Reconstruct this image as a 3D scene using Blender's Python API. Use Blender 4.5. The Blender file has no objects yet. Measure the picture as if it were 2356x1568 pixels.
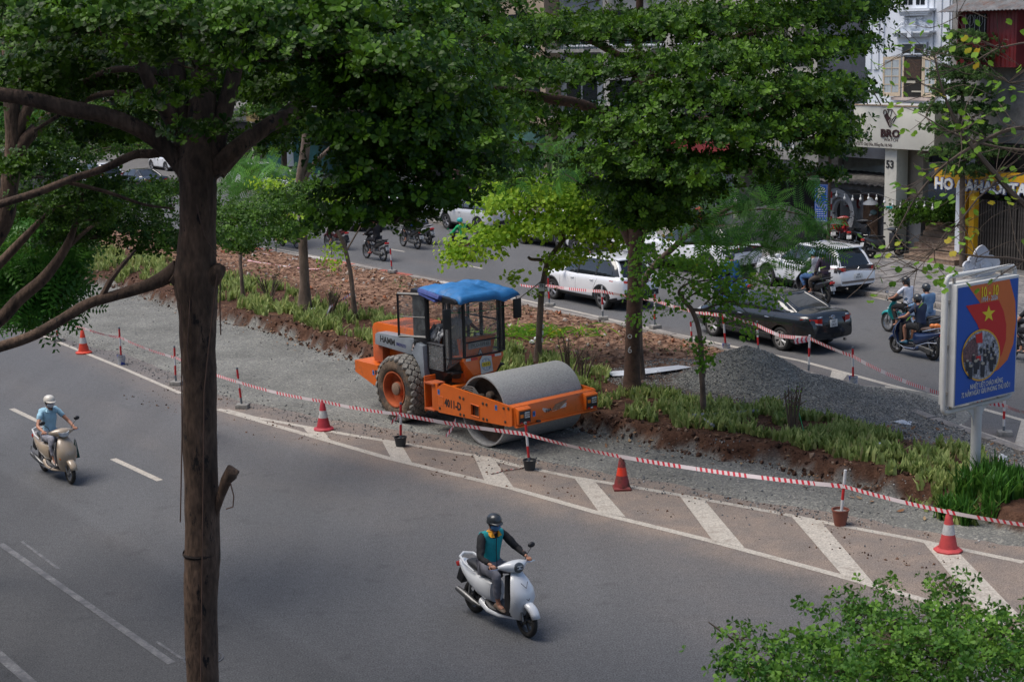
import bpy, bmesh, math, random
import numpy as np
from mathutils import Vector, Matrix
random.seed(7); np.random.seed(7)
PI = math.pi; R = math.radians
sc = bpy.context.scene
COL = sc.collection
# ------------------------------------------------------------------ camera
W_PX, H_PX, FOC = 2356.0, 1568.0, 3598.0
PITCH, ROLL, CAM_H = 0.1914, -0.0252, 8.44
FW = Vector((0, math.cos(PITCH), -math.sin(PITCH))); UP0 = Vector((0, math.sin(PITCH), math.cos(PITCH))); RT0 = Vector((1, 0, 0))
RT = RT0*math.cos(ROLL)+UP0*math.sin(ROLL); UP = UP0*math.cos(ROLL)-RT0*math.sin(ROLL)
cd = bpy.data.cameras.new('camera'); cam = bpy.data.objects.new('camera', cd); COL.objects.link(cam)
cam.matrix_world = Matrix(((RT.x, UP.x, -FW.x, 0), (RT.y, UP.y, -FW.y, 0), (RT.z, UP.z, -FW.z, CAM_H), (0, 0, 0, 1)))
cd.sensor_width = 36; cd.lens = FOC/W_PX*36; cd.clip_end = 3000; cd.clip_start = .1
cd.dof.use_dof = True; cd.dof.focus_distance = 32.5; cd.dof.aperture_fstop = 5.6
sc.camera = cam
# ------------------------------------------------------------------ light
SUN_EL, SUN_AZ = R(64), R(262)
wd = bpy.data.worlds.new('World'); sc.world = wd; wd.use_nodes = True
nt = wd.node_tree; bg = nt.nodes['Background']; sky = nt.nodes.new('ShaderNodeTexSky')
sky.sky_type = 'NISHITA'; sky.sun_disc = False; sky.sun_elevation = SUN_EL; sky.sun_rotation = SUN_AZ
sky.air_density = .75; sky.dust_density = 2.0; sky.ozone_density = .7
nt.links.new(sky.outputs[0], bg.inputs[0]); bg.inputs[1].default_value = .085
sl = bpy.data.lights.new('sun', 'SUN'); sl.energy = 1.5; sl.angle = R(40); sl.color = (1, .95, .885)
so = bpy.data.objects.new('sun', sl); COL.objects.link(so)
sd = Vector((math.sin(SUN_AZ)*math.cos(SUN_EL), math.cos(SUN_AZ)*math.cos(SUN_EL), math.sin(SUN_EL)))
so.rotation_euler = sd.to_track_quat('Z', 'Y').to_euler(); so.location = (0, 0, 40)
vs = sc.view_settings; vs.view_transform = 'Standard'; vs.look = 'None'; vs.gamma = 1; vs.exposure = 1.06; vs.use_curve_mapping = False
try:
 sc.cycles.max_bounces = 6; sc.cycles.transparent_max_bounces = 12; sc.cycles.diffuse_bounces = 3; sc.cycles.glossy_bounces = 3; sc.cycles.transmission_bounces = 4
except Exception: pass
# ------------------------------------------------------------------ pixel (2356-wide frame) -> place
def ray(x, y): return FW+RT*((x-W_PX/2)/FOC)-UP*((y-H_PX/2)/FOC)
def g(x, y, z=0.0):
 d = ray(x, y); t = (z-CAM_H)/d.z; return Vector((0, 0, CAM_H))+d*t
def at(x, y, Y):
 d = ray(x, y); return Vector((0, 0, CAM_H))+d*(Y/d.y)
AZ = R(36.8); US = Vector((-math.sin(AZ), math.cos(AZ), 0)); UT = Vector((math.cos(AZ), math.sin(AZ), 0))
def st(p): return (p.x*US.x+p.y*US.y, p.x*UT.x+p.y*UT.y)
AZ2 = R(33)
# ------------------------------------------------------------------ noise
def vnoise(x, y, seed=0):
 xi = np.floor(x).astype(np.int64); yi = np.floor(y).astype(np.int64); xf = x-xi; yf = y-yi
 def h(a, b):
  n = (a*374761393+b*668265263+seed*1274126177) & 0x7fffffff
  n = ((n ^ (n >> 13))*1274126177) & 0x7fffffff
  return ((n ^ (n >> 16)) & 0xffff)/65535.0
 u = xf*xf*(3-2*xf); v = yf*yf*(3-2*yf)
 return (h(xi, yi)*(1-u)+h(xi+1, yi)*u)*(1-v)+(h(xi, yi+1)*(1-u)+h(xi+1, yi+1)*u)*v
def fbm(x, y, o=4, seed=0):
 r = np.zeros_like(x, dtype=float); a = .5
 for i in range(o): r += a*vnoise(x*2**i, y*2**i, seed+i*17); a *= .5
 return r/(1-.5**o)
# ------------------------------------------------------------------ materials
MATS = {}
def mat(name, col, rough=.6, metal=0, var=.12, vs_=3.0, bump=0.0, bs=60.0, coat=0, col2=None, spec=None, alpha=1, trans=0, emit=0, stretch=None, fine=0, stain=None, stain_s=1.2, stain_lo=.55, stain_hi=.75):
 """col, varied by noise towards col2; optional worn stains of their own shape; optional bump"""
 if name in MATS: return MATS[name]
 m = bpy.data.materials.new(name); m.use_nodes = True; N = m.node_tree.nodes; L = m.node_tree.links
 b = N['Principled BSDF']; b.inputs['Roughness'].default_value = rough; b.inputs['Metallic'].default_value = metal
 if coat: b.inputs['Coat Weight'].default_value = coat; b.inputs['Coat Roughness'].default_value = .05
 if spec is not None: b.inputs['Specular IOR Level'].default_value = spec
 if alpha < 1: b.inputs['Alpha'].default_value = alpha
 if trans: b.inputs['Transmission Weight'].default_value = trans
 c4 = (*col, 1)
 tc = N.new('ShaderNodeTexCoord'); src = tc.outputs['Object']
 if stretch:
  mp = N.new('ShaderNodeMapping'); mp.inputs['Scale'].default_value = stretch; L.new(src, mp.inputs[0]); src = mp.outputs[0]
 if var > 0 or col2:
  nz = N.new('ShaderNodeTexNoise'); nz.inputs['Scale'].default_value = vs_; nz.inputs['Detail'].default_value = 6; nz.inputs['Roughness'].default_value = .65; L.new(src, nz.inputs['Vector'])
  mx = N.new('ShaderNodeMix'); mx.data_type = 'RGBA'
  lo = tuple(max(0, v*(1-var*1.6)) for v in col); hi = col2 if col2 else tuple(min(1, v*(1+var)) for v in col)
  mx.inputs['A'].default_value = (*(col if col2 else lo), 1); mx.inputs['B'].default_value = (*hi, 1)
  rp = N.new('ShaderNodeMapRange'); rp.inputs['From Min'].default_value = .3; rp.inputs['From Max'].default_value = .7
  L.new(nz.outputs['Fac'], rp.inputs[0]); L.new(rp.outputs[0], mx.inputs['Factor']); last = mx.outputs['Result']
  if fine:
   n2 = N.new('ShaderNodeTexNoise'); n2.inputs['Scale'].default_value = fine; n2.inputs['Detail'].default_value = 2; L.new(src, n2.inputs['Vector'])
   m2 = N.new('ShaderNodeMapRange'); m2.inputs['From Min'].default_value = .3; m2.inputs['From Max'].default_value = .7; m2.inputs['To Min'].default_value = .7; m2.inputs['To Max'].default_value = 1.3
   L.new(n2.outputs['Fac'], m2.inputs[0]); vm = N.new('ShaderNodeVectorMath'); vm.operation = 'SCALE'; L.new(last, vm.inputs[0]); L.new(m2.outputs[0], vm.inputs['Scale']); last = vm.outputs[0]
  if stain:
   n3 = N.new('ShaderNodeTexNoise'); n3.inputs['Scale'].default_value = stain_s; n3.inputs['Detail'].default_value = 8; n3.inputs['Roughness'].default_value = .7; L.new(src, n3.inputs['Vector'])
   m3 = N.new('ShaderNodeMapRange'); m3.inputs['From Min'].default_value = stain_lo; m3.inputs['From Max'].default_value = stain_hi; L.new(n3.outputs['Fac'], m3.inputs[0])
   x3 = N.new('ShaderNodeMix'); x3.data_type = 'RGBA'; x3.inputs['B'].default_value = (*stain, 1); L.new(last, x3.inputs['A']); L.new(m3.outputs[0], x3.inputs['Factor']); last = x3.outputs['Result']
   mr = N.new('ShaderNodeMapRange'); mr.inputs['To Min'].default_value = rough; mr.inputs['To Max'].default_value = .85; L.new(m3.outputs[0], mr.inputs[0]); L.new(mr.outputs[0], b.inputs['Roughness'])
  L.new(last, b.inputs['Base Color'])
 else: b.inputs['Base Color'].default_value = c4
 if emit: b.inputs['Emission Color'].default_value = c4; b.inputs['Emission Strength'].default_value = emit
 if bump:
  nb = N.new('ShaderNodeTexNoise'); nb.inputs['Scale'].default_value = bs; nb.inputs['Detail'].default_value = 5; L.new(src, nb.inputs['Vector'])
  bp = N.new('ShaderNodeBump'); bp.inputs['Strength'].default_value = min(1, bump); bp.inputs['Distance'].default_value = .02; L.new(nb.outputs['Fac'], bp.inputs['Height']); L.new(bp.outputs[0], b.inputs['Normal'])
 m.diffuse_color = c4; MATS[name] = m; return m
def leafmat(name, c1, c2, tr=.35, rough=.42, c3=None):
 if name in MATS: return MATS[name]
 m = bpy.data.materials.new(name); m.use_nodes = True; N = m.node_tree.nodes; L = m.node_tree.links
 b = N['Principled BSDF']; b.inputs['Roughness'].default_value = rough+.1; b.inputs['Specular IOR Level'].default_value = .22
 a = N.new('ShaderNodeAttribute'); a.attribute_name = 'rnd'
 cr = N.new('ShaderNodeValToRGB'); cr.color_ramp.elements[0].color = (*c1, 1); cr.color_ramp.elements[1].color = (*c2, 1); cr.color_ramp.elements[1].position = .93
 if c3: e = cr.color_ramp.elements.new(1.0); e.color = (*c3, 1)
 L.new(a.outputs['Fac'], cr.inputs[0]); L.new(cr.outputs[0], b.inputs['Base Color'])
 t = N.new('ShaderNodeBsdfTranslucent'); hs = N.new('ShaderNodeHueSaturation'); hs.inputs['Value'].default_value = 1.6; hs.inputs['Hue'].default_value = .485; L.new(cr.outputs[0], hs.inputs['Color']); L.new(hs.outputs[0], t.inputs[0])
 mx = N.new('ShaderNodeMixShader'); mx.inputs[0].default_value = tr; L.new(b.outputs[0], mx.inputs[1]); L.new(t.outputs[0], mx.inputs[2]); L.new(mx.outputs[0], N['Material Output'].inputs[0])
 MATS[name] = m; return m
# ------------------------------------------------------------------ mesh builder
class MB:
 def __init__(s, T=None): s.v = []; s.f = []; s.mi = []; s.T = T
 def add(s, vs, fs, mi=0):
  o = len(s.v)
  for p in vs:
   p = Vector(p); s.v.append(tuple(s.T @ p) if s.T is not None else tuple(p))
  for f in fs: s.f.append(tuple(i+o for i in f)); s.mi.append(mi)
  return s
 def box(s, c, d, rot=None, mi=0):
  x, y, z = d[0]/2, d[1]/2, d[2]/2
  P = [Vector((a*x, b*y, e*z)) for e in (-1, 1) for b in (-1, 1) for a in (-1, 1)]
  if rot is not None: P = [rot @ p for p in P]
  c = Vector(c); P = [p+c for p in P]
  return s.add(P, [(0, 2, 3, 1), (4, 5, 7, 6), (0, 1, 5, 4), (2, 6, 7, 3), (0, 4, 6, 2), (1, 3, 7, 5)], mi)
 def hexa(s, P, mi=0): return s.add(P, [(0, 3, 2, 1), (4, 5, 6, 7), (0, 1, 5, 4), (1, 2, 6, 5), (2, 3, 7, 6), (3, 0, 4, 7)], mi)
 def loft(s, rings, cap=True, closed=True, mi=0):
  n = len(rings[0]); V = [p for r in rings for p in r]; F = []
  for i in range(len(rings)-1):
   for j in range(n if closed else n-1):
    k = (j+1) % n; F.append((i*n+j, i*n+k, (i+1)*n+k, (i+1)*n+j))
  if cap: F.append(tuple(range(n))[::-1]); F.append(tuple((len(rings)-1)*n+j for j in range(n)))
  return s.add(V, F, mi)
 def tube(s, pts, r, n=6, cap=True, mi=0, flat=1.0):
  pts = [Vector(p) for p in pts]; m = len(pts)
  if not isinstance(r, (list, tuple)): r = [r]*m
  rings = []; prev = None
  for i, p in enumerate(pts):
   t = (pts[min(i+1, m-1)]-pts[max(i-1, 0)]).normalized()
   if prev is None:
    a = Vector((0, 0, 1)) if abs(t.z) < .9 else Vector((1, 0, 0)); u = t.cross(a).normalized()
   else: u = (prev-t*prev.dot(t)).normalized()
   prev = u; w = t.cross(u)
   rings.append([p+(u*math.cos(2*PI*j/n)+w*math.sin(2*PI*j/n)*flat)*r[i] for j in range(n)])
  return s.loft(rings, cap, True, mi)
 def cyl(s, a, b, r, r2=None, n=16, mi=0): return s.tube([a, b], [r, r if r2 is None else r2], n, True, mi)
 def prism(s, pts, ax, a, b, mi=0):
  """2D outline extruded: ax 'y' -> pts are (x,z); 'x' -> (y,z); 'z' -> (x,y)"""
  def P(p, q): return (p[0], q, p[1]) if ax == 'y' else (q, p[0], p[1]) if ax == 'x' else (p[0], p[1], q)
  n = len(pts); V = [P(p, a) for p in pts]+[P(p, b) for p in pts]
  F = [tuple(range(n)), tuple(range(2*n-1, n-1, -1))]+[(i, i+n, (i+1) % n+n, (i+1) % n) for i in range(n)]
  return s.add(V, F, mi)
 def lathe(s, prof, o=(0, 0, 0), ax='z', n=24, mi=0, a0=0, a1=2*PI):
  """prof list of (r, h)"""
  o = Vector(o); full = abs(a1-a0-2*PI) < 1e-6; k = n if full else n+1; V = []
  for r, h in prof:
   for j in range(k):
    t = a0+(a1-a0)*j/n; c, q = r*math.cos(t), r*math.sin(t)
    V.append(o+Vector((c, q, h) if ax == 'z' else (c, h, q) if ax == 'y' else (h, c, q)))
  F = []
  for i in range(len(prof)-1):
   for j in range(n):
    l = (j+1) % k; F.append((i*k+j, i*k+l, (i+1)*k+l, (i+1)*k+j))
  return s.add(V, F, mi)
 def ball(s, c, r, n=10, m=7, mi=0, rot=None):
  if not isinstance(r, (tuple, list)): r = (r, r, r)
  c = Vector(c); V = []; F = []
  for i in range(m+1):
   a = PI*i/m
   for j in range(n):
    t = 2*PI*j/n; p = Vector((r[0]*math.sin(a)*math.cos(t), r[1]*math.sin(a)*math.sin(t), r[2]*math.cos(a)))
    V.append(c+(rot @ p if rot is not None else p))
  for i in range(m):
   for j in range(n): F.append((i*n+j, (i+1)*n+j, (i+1)*n+(j+1) % n, i*n+(j+1) % n))
  return s.add(V, F, mi)
 def build(s, name, mats, parent=None, smooth=True, bevel=0, angle=38, loc=None, subd=0):
  me = bpy.data.meshes.new(name); me.from_pydata(s.v, [], s.f)
  if not isinstance(mats, (list, tuple)): mats = [mats]
  for m in mats: me.materials.append(m)
  if len(mats) > 1: me.polygons.foreach_set('material_index', s.mi)
  bm = bmesh.new(); bm.from_mesh(me); bmesh.ops.remove_doubles(bm, verts=bm.verts, dist=1e-5); bmesh.ops.recalc_face_normals(bm, faces=bm.faces)
  lo_ = [v for v in bm.verts if not v.link_faces]
  if lo_: bmesh.ops.delete(bm, geom=lo_, context='VERTS')
  if bevel:
   ed = [e for e in bm.edges if e.is_manifold and e.calc_face_angle(0) > R(angle)]
   if ed:
    try: bmesh.ops.bevel(bm, geom=ed, offset=bevel, segments=2, profile=.6, affect='EDGES', clamp_overlap=True)
    except Exception: pass
  bm.to_mesh(me); bm.free()
  if smooth:
   me.polygons.foreach_set('use_smooth', [True]*len(me.polygons)); me.set_sharp_from_angle(angle=R(angle))
  o = bpy.data.objects.new(name, me); COL.objects.link(o)
  if parent is not None: o.parent = parent
  if loc is not None: o.location = loc
  if subd: md = o.modifiers.new('subdivision', 'SUBSURF'); md.levels = subd; md.render_levels = subd
  return o
def tag(o, label=None, cat=None, group=None, kind=None):
 if label: o['label'] = label
 if cat: o['category'] = cat
 if group: o['group'] = group
 if kind: o['kind'] = kind
 return o
def thing(name, label, cat, loc=(0, 0, 0), rz=0, group=None):
 o = bpy.data.objects.new(name, None); o.empty_display_size = .2; COL.objects.link(o); o.location = loc; o.rotation_euler = (0, 0, rz)
 return tag(o, label, cat, group)
def kids(o): return [c for c in bpy.data.objects if c.parent == o]
def copy_tree(o, parent=None, _m=None):
 if _m is None:
  _m = {}
  for c in bpy.data.objects:
   if c.parent: _m.setdefault(c.parent.name, []).append(c)
 c = o.copy(); COL.objects.link(c)
 if parent is not None: c.parent = parent
 for ch in _m.get(o.name, []): copy_tree(ch, c, _m)
 return c
def raw_mesh(name, V, F, mats, parent=None, attrs=None, smooth=False, mi=None):
 """V (n,3) array, F (m,k) array of equal polygons -> one object, quickly"""
 me = bpy.data.meshes.new(name); V = np.asarray(V, dtype=np.float32); F = np.asarray(F, dtype=np.int32); k = F.shape[1]
 me.vertices.add(len(V)); me.vertices.foreach_set('co', V.ravel())
 me.loops.add(F.size); me.loops.foreach_set('vertex_index', F.ravel())
 me.polygons.add(len(F)); me.polygons.foreach_set('loop_start', np.arange(0, F.size, k, dtype=np.int32)); me.polygons.foreach_set('loop_total', np.full(len(F), k, dtype=np.int32))
 if not isinstance(mats, (list, tuple)): mats = [mats]
 for m in mats: me.materials.append(m)
 if mi is not None: me.polygons.foreach_set('material_index', np.asarray(mi, dtype=np.int32))
 me.polygons.foreach_set('use_smooth', [smooth]*len(F))
 for n_, a in (attrs or {}).items():
  at_ = me.attributes.new(n_, 'FLOAT', 'POINT'); at_.data.foreach_set('value', np.asarray(a, dtype=np.float32))
 me.update(calc_edges=True)
 o = bpy.data.objects.new(name, me); COL.objects.link(o)
 if parent is not None: o.parent = parent
 return o
def rotmats(n, tilt=.6, dirs=None, rng=np.random):
 """n random rotation matrices (n,3,3): z axis near up (or near dirs), random spin"""
 z = rng.normal(0, tilt, (n, 3)); z[:, 2] = 1
 if dirs is not None: z = dirs+rng.normal(0, tilt, (n, 3))
 z /= np.linalg.norm(z, axis=1)[:, None]
 a = rng.normal(0, 1, (n, 3)); x = a-(a*z).sum(1)[:, None]*z; x /= np.linalg.norm(x, axis=1)[:, None]
 return np.stack([x, np.cross(z, x), z], axis=2)
def scatter(name, tv, tf, pos, rot, scl, m, parent=None, rnd=None, smooth=False):
 tv = np.asarray(tv, float); tf = np.asarray(tf); n = len(pos); scl = np.broadcast_to(np.asarray(scl, float).reshape(-1, 1, 1) if np.ndim(scl) else np.full((1, 1, 1), scl), (n, 1, 1))
 V = np.einsum('nij,kj->nki', rot, tv)*scl+np.asarray(pos)[:, None, :]
 F = tf[None]+(np.arange(n)*len(tv))[:, None, None]
 if rnd is None: rnd = np.random.rand(n)
 return raw_mesh(name, V.reshape(-1, 3), F.reshape(-1, tf.shape[1]), m, parent, {'rnd': np.repeat(rnd, len(tv))}, smooth)
def text(s, size, m, parent, M, name='lettering', ext=.004, sx=1.0, align='CENTER', bold=0.0):
 cu = bpy.data.curves.new(name, 'FONT'); cu.body = s; cu.size = size; cu.extrude = ext; cu.align_x = align; cu.align_y = 'CENTER'; cu.resolution_u = 2; cu.offset = bold*size
 t = bpy.data.objects.new(name, cu); COL.objects.link(t); dg = bpy.context.evaluated_depsgraph_get()
 me = bpy.data.meshes.new_from_object(t.evaluated_get(dg)); bpy.data.objects.remove(t); bpy.data.curves.remove(cu)
 me.transform(M @ Matrix.Diagonal((sx, 1, 1, 1))); me.materials.clear(); me.materials.append(m); me.name = name
 o = bpy.data.objects.new(name, me); COL.objects.link(o)
 if parent is not None: o.parent = parent
 return o
def frame(o, x, y):
 """matrix: local x,y of a flat print -> given 3D directions at point o"""
 x = Vector(x).normalized(); y = Vector(y).normalized(); z = x.cross(y).normalized(); o = Vector(o)
 return Matrix(((x.x, y.x, z.x, o.x), (x.y, y.y, z.y, o.y), (x.z, y.z, z.z, o.z), (0, 0, 0, 1)))
M_black = mat('black_plastic', (.018, .018, .02), .5, var=.1)
M_rubber = mat('tyre_rubber', (.022, .021, .02), .82, var=.25, vs_=14, bump=.2)
M_chrome = mat('chrome', (.65, .65, .66), .18, 1, var=0)
M_steel = mat('dull_steel', (.3, .3, .3), .45, .8, var=.2)
M_glass = mat('dark_glass', (.012, .015, .017), .06, 0, var=0, spec=.9)
M_red = mat('red_lens', (.5, .015, .012), .15, var=0, coat=1)
M_amber = mat('amber_lens', (.75, .2, .02), .15, var=0, coat=1)
M_clear = mat('clear_lens', (.62, .66, .7), .08, .3, var=.1, vs_=30)
M_plate = mat('plate_white', (.62, .62, .6), .5, var=.08)
M_ink = mat('plate_ink', (.02, .02, .02), .6, var=0)
M_skin = mat('skin', (.42, .2, .125), .55, var=.1)
M_hair = mat('hair', (.012, .009, .008), .5, var=.1)
# ------------------------------------------------------------------ ground, roads, median
def lines(pts, z=0.0):
 a = sorted([st(g(x, y, z)) for x, y in pts]); return np.array([p[0] for p in a]), np.array([p[1] for p in a])
def ev(L, s):
 S, T = L; r = np.interp(s, S, T)
 k0 = (T[min(2, len(T)-1)]-T[0])/(S[min(2, len(S)-1)]-S[0]); k1 = (T[-1]-T[-3])/(S[-1]-S[-3])
 r = np.where(s < S[0], T[0]+(s-S[0])*k0, r); return np.where(s > S[-1], T[-1]+(s-S[-1])*k1, r)
L_near = lines([(20, 730), (85, 757), (147, 781), (273, 818), (417, 877), (492, 907), (581, 931), (718, 965), (850, 982), (1021, 1008), (1178, 1056), (1328, 1080), (1528, 1120), (1678, 1146), (1828, 1170), (1918, 1188), (2028, 1208), (2178, 1232), (2356, 1262)])
L_foot = lines([(60, 625), (191, 649), (260, 658), (342, 689), (414, 714), (496, 736), (581, 754), (649, 771), (752, 812), (816, 828), (1000, 880), (1170, 930), (1308, 977), (1431, 1014), (1553, 1036), (1678, 1058), (1778, 1070), (1823, 1088), (1868, 1104), (1988, 1124), (2103, 1157), (2228, 1190), (2356, 1240)], .03)
L_g1 = lines([(60, 590), (205, 624), (393, 664), (496, 698), (650, 742), (748, 768), (854, 793), (1000, 835), (1150, 880), (1322, 938), (1431, 962), (1553, 986), (1700, 1003), (1836, 1032), (1900, 1060), (1978, 1078), (2080, 1110), (2178, 1160), (2356, 1195)], .3)
L_g2 = lines([(60, 560), (191, 576), (407, 610), (513, 640), (684, 683), (748, 713), (912, 742), (1040, 770), (1161, 806), (1226, 820), (1281, 837), (1329, 850), (1435, 877), (1553, 900), (1679, 922), (1809, 946), (1962, 990), (2058, 1011), (2235, 1030), (2356, 1075)], .3)
L_kerb = lines([(450, 548), (560, 569), (684, 589), (748, 599), (891, 627), (987, 645), (1165, 689), (1260, 716), (1397, 743), (1553, 775), (1659, 804), (1800, 845), (1935, 890), (2024, 922), (2100, 950), (2194, 988), (2273, 1015), (2356, 1045)], .1)
KZ = .14
M_asph = bpy.data.materials.new('asphalt'); M_asph.use_nodes = True
def asph():
 N = M_asph.node_tree.nodes; L = M_asph.node_tree.links; b = N['Principled BSDF']; b.inputs['Roughness'].default_value = .8; b.inputs['Specular IOR Level'].default_value = .3
 tc = N.new('ShaderNodeTexCoord'); O = tc.outputs['Object']
 def noise(sc_, d, lo, hi, a, bb, vec=O):
  n = N.new('ShaderNodeTexNoise'); n.inputs['Scale'].default_value = sc_; n.inputs['Detail'].default_value = d; L.new(vec, n.inputs['Vector'])
  m = N.new('ShaderNodeMapRange'); m.inputs[1].default_value = lo; m.inputs[2].default_value = hi; m.inputs[3].default_value = a; m.inputs[4].default_value = bb; L.new(n.outputs['Fac'], m.inputs[0]); return m.outputs[0]
 def mul(a, c):
  m = N.new('ShaderNodeMath'); m.operation = 'MULTIPLY'; L.new(a, m.inputs[0]); L.new(c, m.inputs[1]); return m.outputs[0]
 mp = N.new('ShaderNodeMapping'); mp.inputs['Rotation'].default_value = (0, 0, -AZ); mp.inputs['Scale'].default_value = (1, .12, 1); L.new(O, mp.inputs[0])
 streak = noise(.9, 4, .3, .7, .9, 1.08, mp.outputs[0])
 big = noise(.16, 5, .3, .7, .93, 1.07); fine = noise(42, 3, .34, .66, .62, 1.42); mid = noise(9, 5, .3, .7, .9, 1.1)
 v = mul(mul(mul(big, fine), mul(streak, mid)), noise(1.9, 7, .60, .74, 1, .78))
 cb = N.new('ShaderNodeVectorMath'); cb.operation = 'SCALE'; cb.inputs[0].default_value = (.106, .107, .110); L.new(v, cb.inputs['Scale'])
 se = N.new('ShaderNodeAttribute'); se.attribute_name = 'seam'; sm_ = N.new('ShaderNodeVectorMath'); sm_.operation = 'SCALE'; L.new(cb.outputs[0], sm_.inputs[0]); L.new(se.outputs['Fac'], sm_.inputs['Scale']); cb = sm_
 du = N.new('ShaderNodeAttribute'); du.attribute_name = 'dust'
 dn = noise(1.6, 8, .3, .66, .55, 1.15); fd = mul(du.outputs['Fac'], dn)
 dc = N.new('ShaderNodeVectorMath'); dc.operation = 'SCALE'; dc.inputs[0].default_value = (.25, .195, .155); L.new(mul(fine, mid), dc.inputs['Scale'])
 mx = N.new('ShaderNodeMix'); mx.data_type = 'RGBA'; L.new(fd, mx.inputs['Factor']); L.new(cb.outputs[0], mx.inputs['A']); L.new(dc.outputs[0], mx.inputs['B']); L.new(mx.outputs['Result'], b.inputs['Base Color'])
 bn = N.new('ShaderNodeTexNoise'); bn.inputs['Scale'].default_value = 60; bn.inputs['Detail'].default_value = 3; L.new(O, bn.inputs['Vector'])
 bp = N.new('ShaderNodeBump'); bp.inputs['Strength'].default_value = .5; bp.inputs['Distance'].default_value = .01; L.new(bn.outputs['Fac'], bp.inputs['Height']); L.new(bp.outputs[0], b.inputs['Normal'])
asph()
M_ground = mat('far_ground', (.12, .115, .11), .9, var=.2)
gr = MB().add([(-1500, -1500, -.04), (1500, -1500, -.04), (1500, 1500, -.04), (-1500, 1500, -.04)], [(0, 1, 2, 3)]).build('ground', M_ground, smooth=False); tag(gr, kind='structure')
def st2xy(s, t): return -math.sin(AZ)*s+math.cos(AZ)*t, math.cos(AZ)*s+math.sin(AZ)*t
def grid(name, S, T, Z, m, attrs, smooth=True):
 X, Y = st2xy(S, T); ns, ntt = S.shape; V = np.stack([X, Y, Z], -1).reshape(-1, 3)
 i = np.arange(ns-1)[:, None]*ntt+np.arange(ntt-1)[None]; F = np.stack([i, i+ntt, i+ntt+1, i+1], -1).reshape(-1, 4)[:, ::-1]
 return raw_mesh(name, V, F, m, None, {k: v.ravel() for k, v in attrs.items()}, smooth)
L_w1 = lines([(60, 760), (180, 805), (290, 850), (415, 905), (502, 941), (694, 996), (891, 1053), (1178, 1123), (1378, 1180), (1633, 1243), (1928, 1323), (2213, 1405), (2356, 1450)])
def smooth(a, b, x): q = np.clip((x-a)/(b-a), 0, 1); return q*q*(3-2*q)
S, T = np.meshgrid(np.arange(-10, 90, .25), np.arange(-8, 60, .25), indexing='ij')
tw = ev(L_w1, S); tnr = ev(L_near, S); tk = ev(L_kerb, S)
right = smooth(44, 24, S)
dust = smooth(-1.1, .25, T-tw)*smooth(2.5, .0, T-tnr)*(.25+.50*right)+.5*smooth(1.5, 0, np.abs(T-tk))*smooth(0, 20, S)+.12*smooth(.5, 1, fbm(S*.2, T*.6, 3, 5))
dust += .10*smooth(-4.5, 0, T-tw)*smooth(.5, 0, T-tw)*right
road = grid('road', S, T, np.zeros_like(S), M_asph, {'dust': np.clip(dust, 0, 1), 'seam': 1-.15*smooth(10.3, 10.0, T)-.10*smooth(8.7, 8.45, T)+.07*smooth(.25, .0, np.abs(T-10.15))+.05*np.exp(-((T-11.4)/.5)**2)}); tag(road, kind='structure')
rd2 = MB().add([(*st2xy(90, -60), -.012), (*st2xy(300, -60), -.012), (*st2xy(300, 90), -.012), (*st2xy(90, 90), -.012)], [(0, 3, 2, 1)]).build('distant_road', M_asph, smooth=False); tag(rd2, kind='structure')
rd3 = MB().add([(*st2xy(-60, -60), -.012), (*st2xy(90, -60), -.012), (*st2xy(90, 90), -.012), (*st2xy(-60, 90), -.012)], [(0, 3, 2, 1)]).build('near_verge', M_asph, smooth=False); tag(rd3, kind='structure')
M_med = bpy.data.materials.new('soil_and_gravel'); M_med.use_nodes = True
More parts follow.
